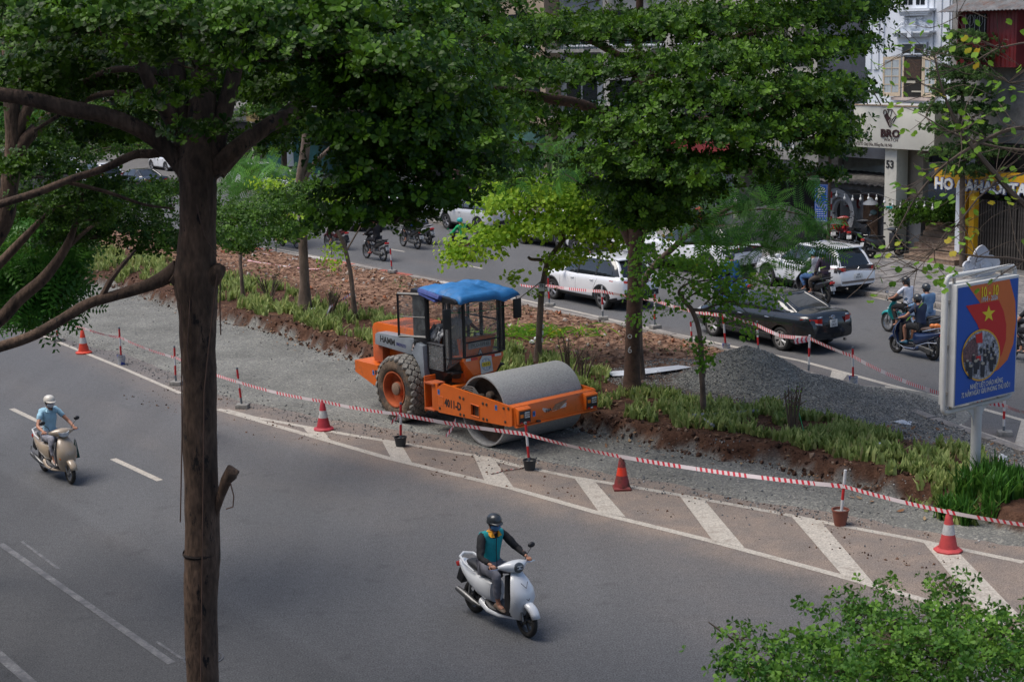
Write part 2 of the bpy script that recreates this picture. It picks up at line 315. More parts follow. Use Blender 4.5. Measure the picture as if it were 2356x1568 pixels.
def medmat():
 N = M_med.node_tree.nodes; L = M_med.node_tree.links; b = N['Principled BSDF']; b.inputs['Roughness'].default_value = .92; b.inputs['Specular IOR Level'].default_value = .2
 O = N.new('ShaderNodeTexCoord').outputs['Object']
 vo = N.new('ShaderNodeTexVoronoi'); vo.inputs['Scale'].default_value = 34; L.new(O, vo.inputs['Vector'])
 sp = N.new('ShaderNodeSeparateColor'); L.new(vo.outputs['Color'], sp.inputs[0])
 cr = N.new('ShaderNodeValToRGB'); E = cr.color_ramp.elements; E[0].color = (.125, .124, .116, 1); E[1].color = (.30, .288, .252, 1); e = E.new(.5); e.color = (.162, .162, .15, 1); e = E.new(.8); e.color = (.20, .20, .18, 1); L.new(sp.outputs[0], cr.inputs[0])
 nb = N.new('ShaderNodeTexNoise'); nb.inputs['Scale'].default_value = .55; nb.inputs['Detail'].default_value = 7; nb.inputs['Roughness'].default_value = .7; L.new(O, nb.inputs['Vector'])
 m1 = N.new('ShaderNodeMapRange'); m1.inputs[1].default_value = .3; m1.inputs[2].default_value = .7; m1.inputs[3].default_value = .72; m1.inputs[4].default_value = 1.3; L.new(nb.outputs['Fac'], m1.inputs[0])
 pl = N.new('ShaderNodeAttribute'); pl.attribute_name = 'heap'
 hm = N.new('ShaderNodeMapRange'); hm.inputs[3].default_value = 1.0; hm.inputs[4].default_value = 1.12; L.new(pl.outputs['Fac'], hm.inputs[0])
 mm = N.new('ShaderNodeMath'); mm.operation = 'MULTIPLY'; L.new(m1.outputs[0], mm.inputs[0]); L.new(hm.outputs[0], mm.inputs[1])
 gv = N.new('ShaderNodeVectorMath'); gv.operation = 'SCALE'; L.new(cr.outputs[0], gv.inputs[0]); L.new(mm.outputs[0], gv.inputs['Scale'])
 ns = N.new('ShaderNodeTexNoise'); ns.inputs['Scale'].default_value = 2.6; ns.inputs['Detail'].default_value = 10; ns.inputs['Roughness'].default_value = .75; L.new(O, ns.inputs['Vector'])
 c2 = N.new('ShaderNodeValToRGB'); E = c2.color_ramp.elements; E[0].position = .32; E[0].color = (.028, .013, .008, 1); E[1].position = .72; E[1].color = (.15, .08, .05, 1); e = E.new(.5); e.color = (.075, .037, .023, 1); L.new(ns.outputs['Fac'], c2.inputs[0])
 pa = N.new('ShaderNodeAttribute'); pa.attribute_name = 'dry'
 x0 = N.new('ShaderNodeMix'); x0.data_type = 'RGBA'; x0.inputs['B'].default_value = (.30, .178, .118, 1); L.new(c2.outputs[0], x0.inputs['A'])
 n4 = N.new('ShaderNodeTexNoise'); n4.inputs['Scale'].default_value = 6; n4.inputs['Detail'].default_value = 8; L.new(O, n4.inputs['Vector'])
 m4 = N.new('ShaderNodeMapRange'); m4.inputs[1].default_value = .4; m4.inputs[2].default_value = .62; L.new(n4.outputs['Fac'], m4.inputs[0])
 k4 = N.new('ShaderNodeMath'); k4.operation = 'MULTIPLY'; L.new(m4.outputs[0], k4.inputs[0]); L.new(pa.outputs['Fac'], k4.inputs[1]); L.new(k4.outputs[0], x0.inputs['Factor'])
 ga = N.new('ShaderNodeAttribute'); ga.attribute_name = 'grav'
 mx = N.new('ShaderNodeMix'); mx.data_type = 'RGBA'; L.new(ga.outputs['Fac'], mx.inputs['Factor']); L.new(x0.outputs['Result'], mx.inputs['A']); L.new(gv.outputs[0], mx.inputs['B']); L.new(mx.outputs['Result'], b.inputs['Base Color'])
 bn = N.new('ShaderNodeTexNoise'); bn.inputs['Scale'].default_value = 22; bn.inputs['Detail'].default_value = 6; L.new(O, bn.inputs['Vector'])
 bp = N.new('ShaderNodeBump'); bp.inputs['Strength'].default_value = .9; bp.inputs['Distance'].default_value = .035; L.new(bn.outputs['Fac'], bp.inputs['Height']); L.new(bp.outputs[0], b.inputs['Normal'])
medmat()
PILES = [(g(1715, 802, 1.15), 1.38, 2.35), (g(1765, 835, .85), .85, 2.0), (g(1850, 862, .62), .72, 2.1), (g(1590, 872, .25), .42, 2.3), (g(1960, 918, .25), .30, 2.6), (g(1720, 850, .7), .75, 2.3)]
PST = [(*st(p), h, r) for p, h, r in PILES]
def pile_h(s, t):
 wob = (fbm(s*1.3, t*1.3, 4, 31)-.5); out = np.full_like(s, -9.0)
 for ps, pt, h, r in PST:
  d = np.sqrt((s-ps)**2+(t-pt)**2)*(1+.25*wob); q = h*(1-d/r)-.10*h*np.exp(-(d/r*5)**2)
  out = np.maximum(out, q)
 return out+wob*.10
def med_h(s, t):
 tn = ev(L_near, s)+(fbm(s*.8, s*0+3, 4, 2)-.5)*.5; tf = ev(L_foot, s)+(fbm(s*1.5, t*.9, 4, 9)-.5)*.5; tk = ev(L_kerb, s)
 g1 = ev(L_g1, s); g2 = ev(L_g2, s); wd_ = np.maximum(.25, (g1-tf)*.8)
 n = fbm(s*3, t*3, 4, 4)-.5; nf = fbm(s*9, t*9, 3, 8)-.5; nl = fbm(s*.45, t*.45, 3, 12)-.5
 z = -.03+.065*smooth(0, .35, t-tn)+n*.02+nl*.03*smooth(.3, 1, t-tn)
 bank = smooth(0, .28, t-tf)
 crumb = (n*.13+nf*.07)
 plat = .38+nl*.12+crumb*(.5+.9*smooth(0, .6, t-g2))
 plat = plat-.25*smooth(2.6, .1, tk-t)
 z = z*(1-bank)+plat*bank+crumb*bank*(1-bank)*2.5
 gravel = 1-smooth(-.02, .16, t-tf-.04*n*10)
 sp = np.interp(s, [ST_SPILL[0]-1.5, ST_SPILL[0]+1.0], [1, 0])*smooth(-.2, .6, t-g2-(fbm(s*.7, t*.7, 3, 77)-.5)*1.6)
 ph = pile_h(s, t); isp = smooth(-.05, .1, ph-z)
 gravel = np.maximum(gravel, np.maximum(isp, sp)); z = np.where(t > tk-.03, -.08, z); z = np.maximum(z, np.where(ph > 0, ph, -9)); heap = np.maximum(smooth(-.05, .25, ph), sp*.75)
 dry = smooth(.3, 1.8, t-g2)*(1-gravel)
 return z, gravel, dry, heap
ST_SPILL = st(g(1620, 880, .2))
sA = np.concatenate([np.arange(10, 62, .065), np.arange(62, 112, .25)])
S, Wq = np.meshgrid(sA, np.linspace(0, 1, 190), indexing='ij')
T0 = ev(L_near, S)-.4; T1 = ev(L_kerb, S)+.02+1.7*smooth(18, 20, S)*smooth(36, 33, S); T = T0+(T1-T0)*Wq
Z, grav, dry, heap = med_h(S, T)
med = grid('median_ground', S, T, Z, M_med, {'grav': grav, 'dry': dry, 'heap': heap}); tag(med, kind='structure')
def med_z(p):
 s, t = st(Vector(p)) if not isinstance(p, tuple) else p
 z = med_h(np.array([s]), np.array([t]))[0][0]; return max(float(z), 0.0)
def ground_at(x, y):
 """pixel -> place on the uneven ground"""
 p = g(x, y, .3)
 for _ in range(6): p = g(x, y, med_z(p))
 return p
OCT = np.array([(1, 0, 0), (-.9, .1, 0), (.1, .8, 0), (0, -.85, .1), (0, .1, .6), (.1, 0, -.5)], float); OCF = np.array([(0, 2, 4), (2, 1, 4), (1, 3, 4), (3, 0, 4), (2, 0, 5), (1, 2, 5), (3, 1, 5), (0, 3, 5)])
def rndmat(name, stops, rough=.9):
 m = bpy.data.materials.new(name); m.use_nodes = True; N = m.node_tree.nodes; L = m.node_tree.links; b = N['Principled BSDF']; b.inputs['Roughness'].default_value = rough; b.inputs['Specular IOR Level'].default_value = .25
 a = N.new('ShaderNodeAttribute'); a.attribute_name = 'rnd'; cr = N.new('ShaderNodeValToRGB'); E = cr.color_ramp.elements; E[0].color = (*stops[0], 1); E[1].color = (*stops[-1], 1)
 for i, c in enumerate(stops[1:-1]): e = E.new((i+1)/(len(stops)-1)); e.color = (*c, 1)
 L.new(a.outputs['Fac'], cr.inputs[0]); L.new(cr.outputs[0], b.inputs['Base Color']); return m
def strew(name, n, smin, smax, zone, size, m, sink=.2, flat=1.0, verts=OCT, faces=OCF, spow=2.5, tilt=2.0, lift=0):
 s = np.random.uniform(smin, smax, n*6); w = np.random.rand(n*6); t0 = ev(L_near, s)-1.9; t1 = ev(L_kerb, s)+1.2; t = t0+(t1-t0)*w
 k = zone(s, t); s = s[k][:n]; t = t[k][:n]; z = med_h(s, t)[0]; X, Y = st2xy(s, t); sz = size[0]+(size[1]-size[0])*np.random.rand(len(s))**spow
 ok = z > -.06; X, Y, z, sz = X[ok], Y[ok], z[ok], sz[ok]; z = np.maximum(z, 0)
 pos = np.stack([X, Y, z+sz*(.5-sink)*flat+lift], -1); return tag(scatter(name, verts, faces, pos, rotmats(len(X), tilt), sz, m), kind='stuff')
M_stone = rndmat('crushed_stone', [(.08, .09, .1), (.16, .165, .165), (.24, .23, .21), (.42, .41, .39)])
M_stoned = rndmat('dark_crushed_stone', [(.12, .123, .12), (.19, .19, .183), (.25, .245, .23), (.40, .39, .36)])
M_clod = rndmat('soil_clod', [(.025, .012, .008), (.06, .03, .019), (.10, .053, .034), (.16, .09, .06), (.25, .18, .13)])
M_rub = rndmat('rubble', [(.36, .30, .24), (.32, .11, .05), (.26, .17, .11), (.45, .42, .38), (.20, .13, .09)])
M_dead = rndmat('dead_leaf', [(.2, .1, .05), (.3, .17, .09), (.14, .08, .05), (.36, .25, .14)])
strew('pile_stones', 26000, ST_SPILL[0]-14, ST_SPILL[0]+6, lambda s, t: (pile_h(s, t) > .04), (.014, .035), M_stoned)
strew('track_stones', 9000, 17, 62, lambda s, t: (t < ev(L_foot, s)+.15) & (np.random.rand(len(s)) < .03+.97*np.exp(-np.minimum(np.abs(t-ev(L_foot, s)), np.abs(t-ev(L_near, s)))*3)) & (t > ev(L_near, s)-.45), (.015, .04), M_stone)
strew('road_grit', 1500, 15, 40, lambda s, t: (t < ev(L_near, s)) & (np.random.rand(len(s)) < np.exp(-(ev(L_near, s)-t)*1.6)), (.01, .035), M_stone, sink=.3)
strew('road_soil_crumbs', 1300, 15, 36, lambda s, t: (t < ev(L_near, s)) & (fbm(s*.8, t*.8, 3, 41) > .52), (.01, .04), M_clod, sink=.3)
strew('spill_stones', 8000, ST_SPILL[0]-14, ST_SPILL[0]+1, lambda s, t: (t > ev(L_g2, s)+.1) & (t < ev(L_kerb, s)) & (pile_h(s, t) < .04), (.015, .04), M_stone)
strew('soil_clods', 9000, 18, 75, lambda s, t: (t > ev(L_foot, s)) & (t < ev(L_kerb, s)-.05) & (pile_h(s, t) < .02) & ((s > ST_SPILL[0]-.5) | (t < ev(L_g2, s)+.4)), (.012, .065), M_clod, spow=4)
strew('bank_clods', 9000, 17, 66, lambda s, t: (np.abs(t-ev(L_foot, s)-.12) < .3), (.015, .09), M_clod, spow=3.5)
strew('rubble', 2600, 26, 70, lambda s, t: (t > ev(L_g2, s)+.2) & (t < ev(L_kerb, s)-.1) & (pile_h(s, t) < .02) & (s > ST_SPILL[0]-.5), (.015, .12), M_rub, spow=6)
LFV = np.array([(-1, 0, .1), (-.3, -.42, 0), (.5, -.36, .05), (1.1, 0, .25), (.5, .36, .1), (-.3, .42, .02)], float); LFF = np.array([(0, 1, 2, 5), (2, 3, 4, 5)])
strew('leaf_litter', 5200, 16, 72, lambda s, t: (t > ev(L_foot, s)-.7) & (pile_h(s, t) < .02) & (t < ev(L_kerb, s)) & (np.random.rand(len(s)) < .35+.65*(t > ev(L_foot, s))), (.035, .075), M_dead, verts=LFV, faces=LFF, tilt=.35, lift=.01)
M_iris = leafmat('strap_leaf', (.13, .20, .045), (.40, .46, .17), .3, .5, (.36, .31, .14))
def straps(name, n, smin, smax, lo, hi, hgt, m, dens=None, rows=6):
 s = np.random.uniform(smin, smax, n*3); w = np.random.rand(n*3)
 a = ev(L_g1, s)-.12; b_ = ev(L_g2, s)+.05; t = a+(b_-a)*(lo+(hi-lo)*w); k = (fbm(s*1.3, t*2.2, 3, 51) > .40+.26*np.random.rand(len(s))) & (pile_h(s, t) < .05)
 s, t = s[k][:n], t[k][:n]; z = med_h(s, t)[0]; X, Y = st2xy(s, t); nb = rows; V = []; F = []; rn = []
 N_ = len(s); P = np.stack([X, Y, z], -1)
 P = np.repeat(P, nb, 0)+np.random.normal(0, .035, (N_*nb, 3))*np.array([1, 1, .2]); ang = np.repeat(np.random.rand(N_)*2*PI, nb)+np.random.choice([0, PI], N_*nb)+np.random.normal(0, .35, N_*nb)
 H_ = np.random.uniform(.55, 1.15, N_*nb)*np.repeat(np.random.uniform(.7, 1.15, N_), nb)*hgt; lean = np.abs(np.random.normal(.25, .25, N_*nb)); wdt = .019*np.random.uniform(.8, 1.7, N_*nb)
 d = np.stack([np.cos(ang), np.sin(ang), 0*ang], -1); pz = np.stack([-d[:, 1], d[:, 0], 0*ang], -1)*np.random.choice([-1, 1]); side = np.random.rand(N_*nb)[:, None]*.4*pz+d*.92
 out = []
 for q, (k_, ww) in enumerate(((0, 1), (.55, .95), (1, .12))):
  c = P+d*(lean*H_*k_**1.8)[:, None]+np.array([0, 0, 1.0])*(H_*k_*(1-.25*lean*k_))[:, None]
  out += [c-pz*(wdt*ww)[:, None]*1.3, c+pz*(wdt*ww)[:, None]*1.3]
 V = np.stack(out, 1); F = np.array([(0, 1, 3, 2), (2, 3, 5, 4)])[None]+(np.arange(len(P))*6)[:, None, None]
 o = raw_mesh(name, V.reshape(-1, 3), F.reshape(-1, 4), m, None, {'rnd': np.repeat(np.random.rand(len(P))**1.3, 6)}); return tag(o, kind='stuff')
sg = lambda x, y: st(g(x, y, .3))[0]
straps('grass', 1750, sg(2400, 1180), sg(1250, 880), 0, 1, .25, M_iris)
straps('grass', 2300, sg(1250, 880), sg(60, 590), 0, 1, .34, M_iris)
M_iris2 = leafmat('lush_strap_leaf', (.025, .09, .012), (.08, .2, .03), .3, .4)
straps('grass', 210, sg(2430, 1180), sg(2215, 1130), 0, 1.0, .5, M_iris2, rows=9)
M_weed = leafmat('weed_leaf', (.04, .09, .02), (.1, .16, .04), .3)
def zone_weed(s, t): return (t > ev(L_g2, s)) & (t < ev(L_kerb, s)-.2) & (fbm(s*.5, t*.5, 3, 88) > .56) & (pile_h(s, t) < .02) & (s > ST_SPILL[0]-.5)
strew('weeds', 2600, 28, 80, zone_weed, (.03, .07), M_weed, verts=LFV, faces=LFF, tilt=.8, lift=.02)
M_paint = mat('road_paint', (.46, .42, .36), .75, var=.18, vs_=2.2, bump=.2, bs=50, fine=30, stain=(.2, .17, .14), stain_s=2.2, stain_lo=.5, stain_hi=.72)
M_paintf = mat('faded_road_paint', (.2, .2, .2), .8, var=.2, vs_=3, fine=30, stain=(.1, .1, .108), stain_s=3.5, stain_lo=.36, stain_hi=.58)
def ribbon(pts, w, m, name='lane_marking', z=.005, par=None, loc=True):
 P = [g(x, y, 0) for x, y in pts]; Q = [P[0]]
 for a, b in zip(P, P[1:]):
  n = max(1, int((b-a).length/1.2)); Q += [a.lerp(b, (i+1)/n) for i in range(n)]
 L_, R_ = [], []
 for i, p in enumerate(Q):
  t = (Q[min(i+1, len(Q)-1)]-Q[max(i-1, 0)]).normalized(); n = Vector((-t.y, t.x, 0)); ww = w/2*random.uniform(.93, 1.07)
  L_.append(p+n*ww+Vector((0, 0, z))); R_.append(p-n*ww+Vector((0, 0, z)))
 n = len(Q); return MB().add(L_+R_, [(i, i+n, i+n+1, i+1) for i in range(n-1)]).build(name, m, par or road, smooth=False)
def patch(px, m, z=.009, name='chevron_stripe'):
 P = [g(x, y, 0)+Vector((0, 0, z)) for x, y in px]; return MB().add(P, [tuple(range(len(P)))]).build(name, m, road, smooth=False)
ribbon([(502, 941), (694, 996), (891, 1053), (1178, 1123), (1378, 1180), (1633, 1243), (1928, 1323), (2213, 1405), (2420, 1470)], .17, M_paint)
ribbon([(520, 942), (581, 959), (728, 986), (805, 1000), (953, 1024), (1124, 1053), (1178, 1068), (1323, 1098), (1458, 1120), (1563, 1138), (1793, 1180), (1918, 1205), (2103, 1240), (2356, 1293)], .15, M_paint, z=.0035)
ribbon([(60, 757), (180, 805), (290, 850), (417, 905)], .13, M_paint)
for px in ([(1320, 1098), (1368, 1107), (1440, 1190), (1378, 1178)], [(1563, 1140), (1622, 1152), (1713, 1260), (1640, 1244)], [(1820, 1187), (1890, 1201), (2010, 1342), (1938, 1324)], [(2123, 1246), (2195, 1260), (2350, 1420), (2262, 1414)],
     [(1090, 1048), (1137, 1057), (1182, 1122), (1115, 1106)], [(878, 1013), (922, 1020), (948, 1064), (900, 1054)], [(694, 979), (742, 990), (762, 1013), (712, 1001)]): patch(px, M_paint)
for x0, y0, x1, y1 in ((27, 940, 90, 970), (260, 1055, 368, 1105), (-60, 898, -20, 917)): ribbon([(x0, y0), (x1, y1)], .14, M_paint)
ribbon([(0, 1250), (395, 1525)], .12, M_paintf)
ribbon([(-60, 1455), (0, 1508), (120, 1612)], .15, M_paintf)
ribbon([(50, 1245), (135, 1308)], .05, M_paintf); ribbon([(360, 1475), (420, 1515)], .05, M_paintf)
ribbon([(1195, 688), (1397, 733), (1553, 768), (1700, 800), (1843, 830), (2041, 884), (2167, 915), (2273, 944), (2356, 967), (2420, 987)], .16, M_paint)
ribbon([(600, 566), (800, 603), (1000, 645), (1195, 688)], .10, M_paint)
ribbon([(1850, 856), (1935, 883), (2024, 913), (2167, 965), (2356, 1029), (2420, 1051)], .15, M_paint)
for px in ([(1914, 853), (1950, 862), (1932, 884), (1908, 874)], [(2037, 888), (2080, 896), (2058, 927), (2026, 914)], [(2184, 923), (2223, 933), (2212, 980), (2172, 966)], [(2350, 967), (2390, 976), (2385, 1040), (2334, 1023)]): patch(px, M_paint)
for x0, y0, x1, y1 in ((891, 572, 931, 579), (1080, 612, 1110, 618)): ribbon([(x0, y0), (x1, y1)], .12, M_paint)
ribbon([(1985, 679), (2174, 717), (2300, 742)], .12, M_paint)
M_kerb = mat('kerb_concrete', (.26, .235, .21), .85, var=.2, vs_=4, bump=.3, fine=40); M_kerbr = mat('kerb_red_paint', (.36, .1, .07), .8, var=.25, vs_=6, fine=40); M_kerbw = mat('kerb_white_paint', (.45, .42, .39), .8, var=.2, vs_=6, fine=40)
kerb = tag(bpy.data.objects.new('kerb', None), kind='structure'); COL.objects.link(kerb)
kmesh = {}
def kerbrow(L_, s0, s1, off, par, w=.24, h=KZ, colour=None):
 s = s0
 while s < s1:
  a = Vector((*st2xy(s, float(ev(L_, np.array([s]))[0])+off), 0)); b = Vector((*st2xy(s+.98, float(ev(L_, np.array([s+.98]))[0])+off), 0)); d = b-a
  m = colour(s) if colour else M_kerb
  if m.name not in kmesh: o = MB().box((0, 0, h/2-.03), (.965, w, h+.06)).build('kerb_stone', m, par, bevel=.018); kmesh[m.name] = o
  else: o = kmesh[m.name].copy(); COL.objects.link(o)
  o.location = (a+b)/2+Vector((0, 0, random.uniform(-.006, .006))); o.rotation_euler = (0, random.uniform(-.006, .006), math.atan2(d.y, d.x)+random.uniform(-.01, .01)); o.parent = par; s += .995
def kc(s):
 q = int(s*.5) % 5
 return M_kerb if s < 42 else (M_kerbr if q in (0, 3) else M_kerbw if q == 1 else M_kerb)
kerbrow(L_kerb, 14, 78, .14, kerb, colour=kc)
U2 = Vector((-math.sin(AZ2), math.cos(AZ2), 0)); N2 = Vector((math.cos(AZ2), math.sin(AZ2), 0))
def f2(s, t, z=0): return U2*s+N2*t+Vector((0, 0, z))
M_pave = mat('pavement_bed', (.13, .125, .12), .9, var=.2, vs_=2, bump=.3)
pave = MB().hexa([f2(5, 36.75, -.02), f2(5, 45.5, -.02), f2(190, 45.5, -.02), f2(190, 36.75, -.02), f2(5, 36.75, .13), f2(5, 45.5, .13), f2(190, 45.5, .13), f2(190, 36.75, .13)]).build('pavement', M_pave, smooth=False); tag(pave, kind='structure')
PVZ = .155
pvm = [mat('paver_%s' % n, c, .85, var=.22, vs_=5, bump=.3, fine=50) for n, c in (('grey', (.19, .18, .175)), ('dark', (.145, .14, .14)), ('pale', (.235, .22, .21)))]
pmesh = [MB().box((0, 0, 0), (.385, .285, .06)).build('paver', m, pave, bevel=.008) for m in pvm]
cnt = 0; rest = MB(); first = [True]*3
cells = [(i, j) for i in range(0, 80) for j in range(0, 19)]
cells.sort(key=lambda c: (f2(24+c[0]*.4, 36.95+c[1]*.3)).length)
def seen(i, j):
 p = f2(24+i*.4, 36.95+j*.3); return 30 < 24+i*.4
for i, j in cells:
 p = f2(24+i*.4+(.2 if j % 2 else 0), 37.1+j*.3, PVZ-.03+random.uniform(-.004, .004)); k = random.choice((0, 0, 1, 2))
 if seen(i, j) and cnt < 297:
  if first[k]: o = pmesh[k]; first[k] = False
  else: o = pmesh[k].copy(); COL.objects.link(o)
  o.location = p; o.rotation_euler = (random.uniform(-.01, .01), random.uniform(-.01, .01), AZ2+PI/2+random.uniform(-.01, .01)); cnt += 1
 else:
  r = Matrix.Rotation(AZ2+PI/2, 3, 'Z'); rest.box(p, (.385, .285, .06), r, mi=k)
ro = rest.build('pavers', pvm, pave, smooth=False); tag(ro, kind='stuff')
kerb2 = tag(bpy.data.objects.new('pavement_kerb', None), kind='structure'); COL.objects.link(kerb2)
km = MB().box((0, 0, .05), (.98, .26, .2)).build('kerb_stone', M_kerb, kerb2, bevel=.02)
for i in range(60):
 o = km if i == 0 else km.copy()
 if i: COL.objects.link(o)
 o.location = f2(26+i*1.0, 36.72, 0); o.rotation_euler = (0, 0, AZ2+PI/2+random.uniform(-.006, .006))
pl = MB().add([f2(20, 42.6, .1605), f2(20, 42.72, .1605), f2(120, 42.72, .1605), f2(120, 42.6, .1605)], [(0, 1, 2, 3)]).build('painted_line', M_paint, pave, smooth=False)
mh = thing('manhole_cover', 'round cast iron manhole cover in the near carriageway beside the big trunk', 'manhole', g(468, 1513, .004))
M_iron = mat('cast_iron', (.085, .085, .09), .6, .3, var=.3, vs_=20, bump=.6, bs=30)
MB().lathe([(.24, 0), (.24, .003), (0, .004)], n=32).build('lid', M_iron, mh); MB().lathe([(.255, 0), (.255, .006), (.285, .006), (.285, 0)], n=32).build('ring', mat('ring_iron', (.12, .12, .125), .6, .4), mh)
# ------------------------------------------------------------------ the road roller
M_or = mat('orange_paint', (.66, .13, .010), .42, var=.08, vs_=1.5, coat=.2, stain=(.22, .085, .035), stain_s=3.2, stain_lo=.56, stain_hi=.85, bump=.04, bs=18)
M_ordust = mat('dusty_orange_paint', (.46, .10, .03), .7, var=.2, vs_=4, stain=(.16, .08, .05), stain_s=2, stain_lo=.5, stain_hi=.75)
M_gry = mat('grey_panel_paint', (.24, .27, .30), .45, var=.1, stain=(.2, .12, .07), stain_s=5, stain_lo=.66, stain_hi=.8)
M_dk = mat('black_cab_paint', (.016, .016, .018), .4, var=.2, stain=(.12, .09, .07), stain_s=6, stain_lo=.6, stain_hi=.85)
M_drum = mat('drum_steel', (.36, .36, .35), .62, .25, var=.08, vs_=1.2, fine=90, stretch=(1, .25, 1), bump=.05, bs=30, stain=(.2, .19, .18), stain_s=1.2)
M_rust = mat('drum_inside', (.13, .095, .07), .85, .1, var=.35, vs_=6, bump=.4)
M_mudtyre = mat('muddy_tyre', (.15, .105, .07), .95, var=.35, vs_=3, bump=.6, bs=25, fine=20, stain=(.045, .04, .036), stain_s=2.2, stain_lo=.52, stain_hi=.62)
M_lug = mat('tyre_lug', (.20, .19, .17), .9, var=.2, vs_=8, fine=30)
M_mud = mat('black_grease', (.012, .012, .012), .5, var=.3)
M_tarp = mat('blue_tarpaulin', (.022, .17, .43), .55, var=.15, vs_=4, bump=.35, bs=14)
M_tarp2 = mat('purple_blue_tarpaulin', (.07, .10, .32), .6, var=.2, vs_=8, bump=.4, bs=20)
def glassmat(name, a, col=(.25, .27, .27)):
 m = bpy.data.materials.new(name); m.use_nodes = True; N = m.node_tree.nodes; L = m.node_tree.links; b = N['Principled BSDF']; b.inputs['Base Color'].default_value = (*col, 1); b.inputs['Roughness'].default_value = .12
 nz = N.new('ShaderNodeTexNoise'); nz.inputs['Scale'].default_value = 3.5; nz.inputs['Detail'].default_value = 6; nz.inputs['Distortion'].default_value = 1.5
 mr = N.new('ShaderNodeMapRange'); mr.inputs[1].default_value = .42; mr.inputs[2].default_value = .8; mr.inputs[3].default_value = a; mr.inputs[4].default_value = min(1, a+.38)
 L.new(nz.outputs['Fac'], mr.inputs[0]); L.new(mr.outputs[0], b.inputs['Alpha']); return m
M_film = glassmat('cloudy_plastic_film', .2); M_film2 = glassmat('grey_plastic_film', .5, (.2, .21, .21))
RZ = math.atan2(-.7703, .63768); RO = Vector((.189, 32.564, .035))
rol = thing('road_roller', 'orange single drum road roller with blue tarpaulin on its cab roof', 'road roller', RO, RZ)
dr = MB().lathe([(.75, -1.07), (.75, 1.07), (.715, 1.07), (.70, .86), (.70, -.86), (.715, -1.07), (.75, -1.07)], (0, 0, .75), 'y', 72).build('drum', M_drum, rol, angle=50)
hb = MB()
for s in (-1, 1):
 hb.lathe([(.70, s*.84), (.62, s*.80), (.3, s*.74), (.3, s*.9), (.0, s*.92)], (0, 0, .75), 'y', 36)
hb.build('drum_disc', M_rust, rol)
for s in (-1, 1):
 ex = MB()
 ex.lathe([(.24, s*.9), (.24, s*1.04), (.12, s*1.06), (0, s*1.07)], (0, 0, .75), 'y', 8)
 for k in range(6):
  a = k*PI/3+.3; c = Vector((math.cos(a)*.33, s*.93, .75+math.sin(a)*.33)); ex.lathe([(.09, -.05), (.09, .05), (.05, .07), (0, .07)] if s > 0 else [(.09, .05), (.09, -.05), (.05, -.07), (0, -.07)], c, 'y', 10)
 ex.box((-.1, s*1.06, .76), (.34, .05, .5)); ex.box((-.35, s*1.0, .82), (.3, .12, .2)); ex.build('drum_motor', M_rust, rol, bevel=.008)['kind'] = 'stuff'
hs = MB()
for k in range(3): hs.tube([(-.85, -1.02-.02*k, .95+.04*k), (-.6, -1.06, 1.13+.03*k), (-.35, -1.05, 1.1+.05*k), (-.12, -1.02, .96+.02*k), (-.05, -1.0, .85)], .017, 6)
hs.build('hose', mat('hose_rubber', (.13, .12, .11), .7), rol)
def side_plate(s):
 m = MB(); O_ = [(-1.50, .93), (-1.44, 1.05), (-1.26, 1.16), (-1.10, 1.15), (1.00, 1.03), (1.05, 1.0), (1.05, .63), (.98, .60), (.1, .555), (-1.42, .50), (-1.50, .56)]
 hole = [(-.29, .88), (-.01, .86), (-.01, .62), (-.29, .63)]
 y0, y1 = (s*1.12, s*1.17)
 m.prism([O_[0], O_[1], O_[2], O_[3], (-.29, 1.103), (-.29, .542), O_[9], O_[10]], 'y', y0, y1)
 m.prism([(-.01, 1.088), O_[4], O_[5], O_[6], O_[7], O_[8], (-.01, .55)], 'y', y0, y1)
 m.prism([(-.29, 1.103), (-.01, 1.088), hole[1], hole[0]], 'y', y0, y1); m.prism([hole[3], hole[2], (-.01, .55), (-.29, .542)], 'y', y0, y1)
 o = m.build('side_plate', M_or, rol, smooth=False)
 f = MB()
 for a, b in ((hole[0], hole[1]), (hole[1], hole[2]), (hole[2], hole[3]), (hole[3], hole[0])): f.tube([(a[0], s*1.172, a[1]), (b[0], s*1.172, b[1])], .012, 6)
 f.build('opening_rim', M_or, o)
 bt = MB()
 for x, z in ((-.66, .955), (-.54, .945), (-.66, .585), (-.54, .585), (.12, .95), (.24, .945), (.12, .62), (.24, .62), (.8, .96), (.84, .68), (-1.38, .6), (.95, .98)):
  bt.lathe([(.032, 0), (.032, .012*s), (.018, .018*s), (0, .018*s)], (x, s*1.17, z), 'y', 8)
 bt.build('bolt', mat('bolt_steel', (.1, .07, .05), .6, .5), o); return o
pn = side_plate(-1); pf = side_plate(1)
MB().box((-.15, -1.02, .745), (.3, .12, .28)).build('drum_motor', M_ordust, rol)
fb = MB(); fb.hexa([(1.0, -1.12, .61), (1.12, -1.12, .62), (1.12, 1.12, .62), (1.0, 1.12, .61), (.98, -1.12, 1.0), (1.07, -1.12, 1.02), (1.07, 1.12, 1.02), (.98, 1.12, 1.0)])
fb.box((.93, 0, 1.0), (.22, 2.236, .022)); fb.box((1.1, 0, .60), (.1, 2.236, .03))
fb.build('front_beam', M_or, rol, bevel=.006)
rb = MB().box((-1.44, 0, .80), (.16, 2.236, .42)).build('rear_beam', M_or, rol, bevel=.01)
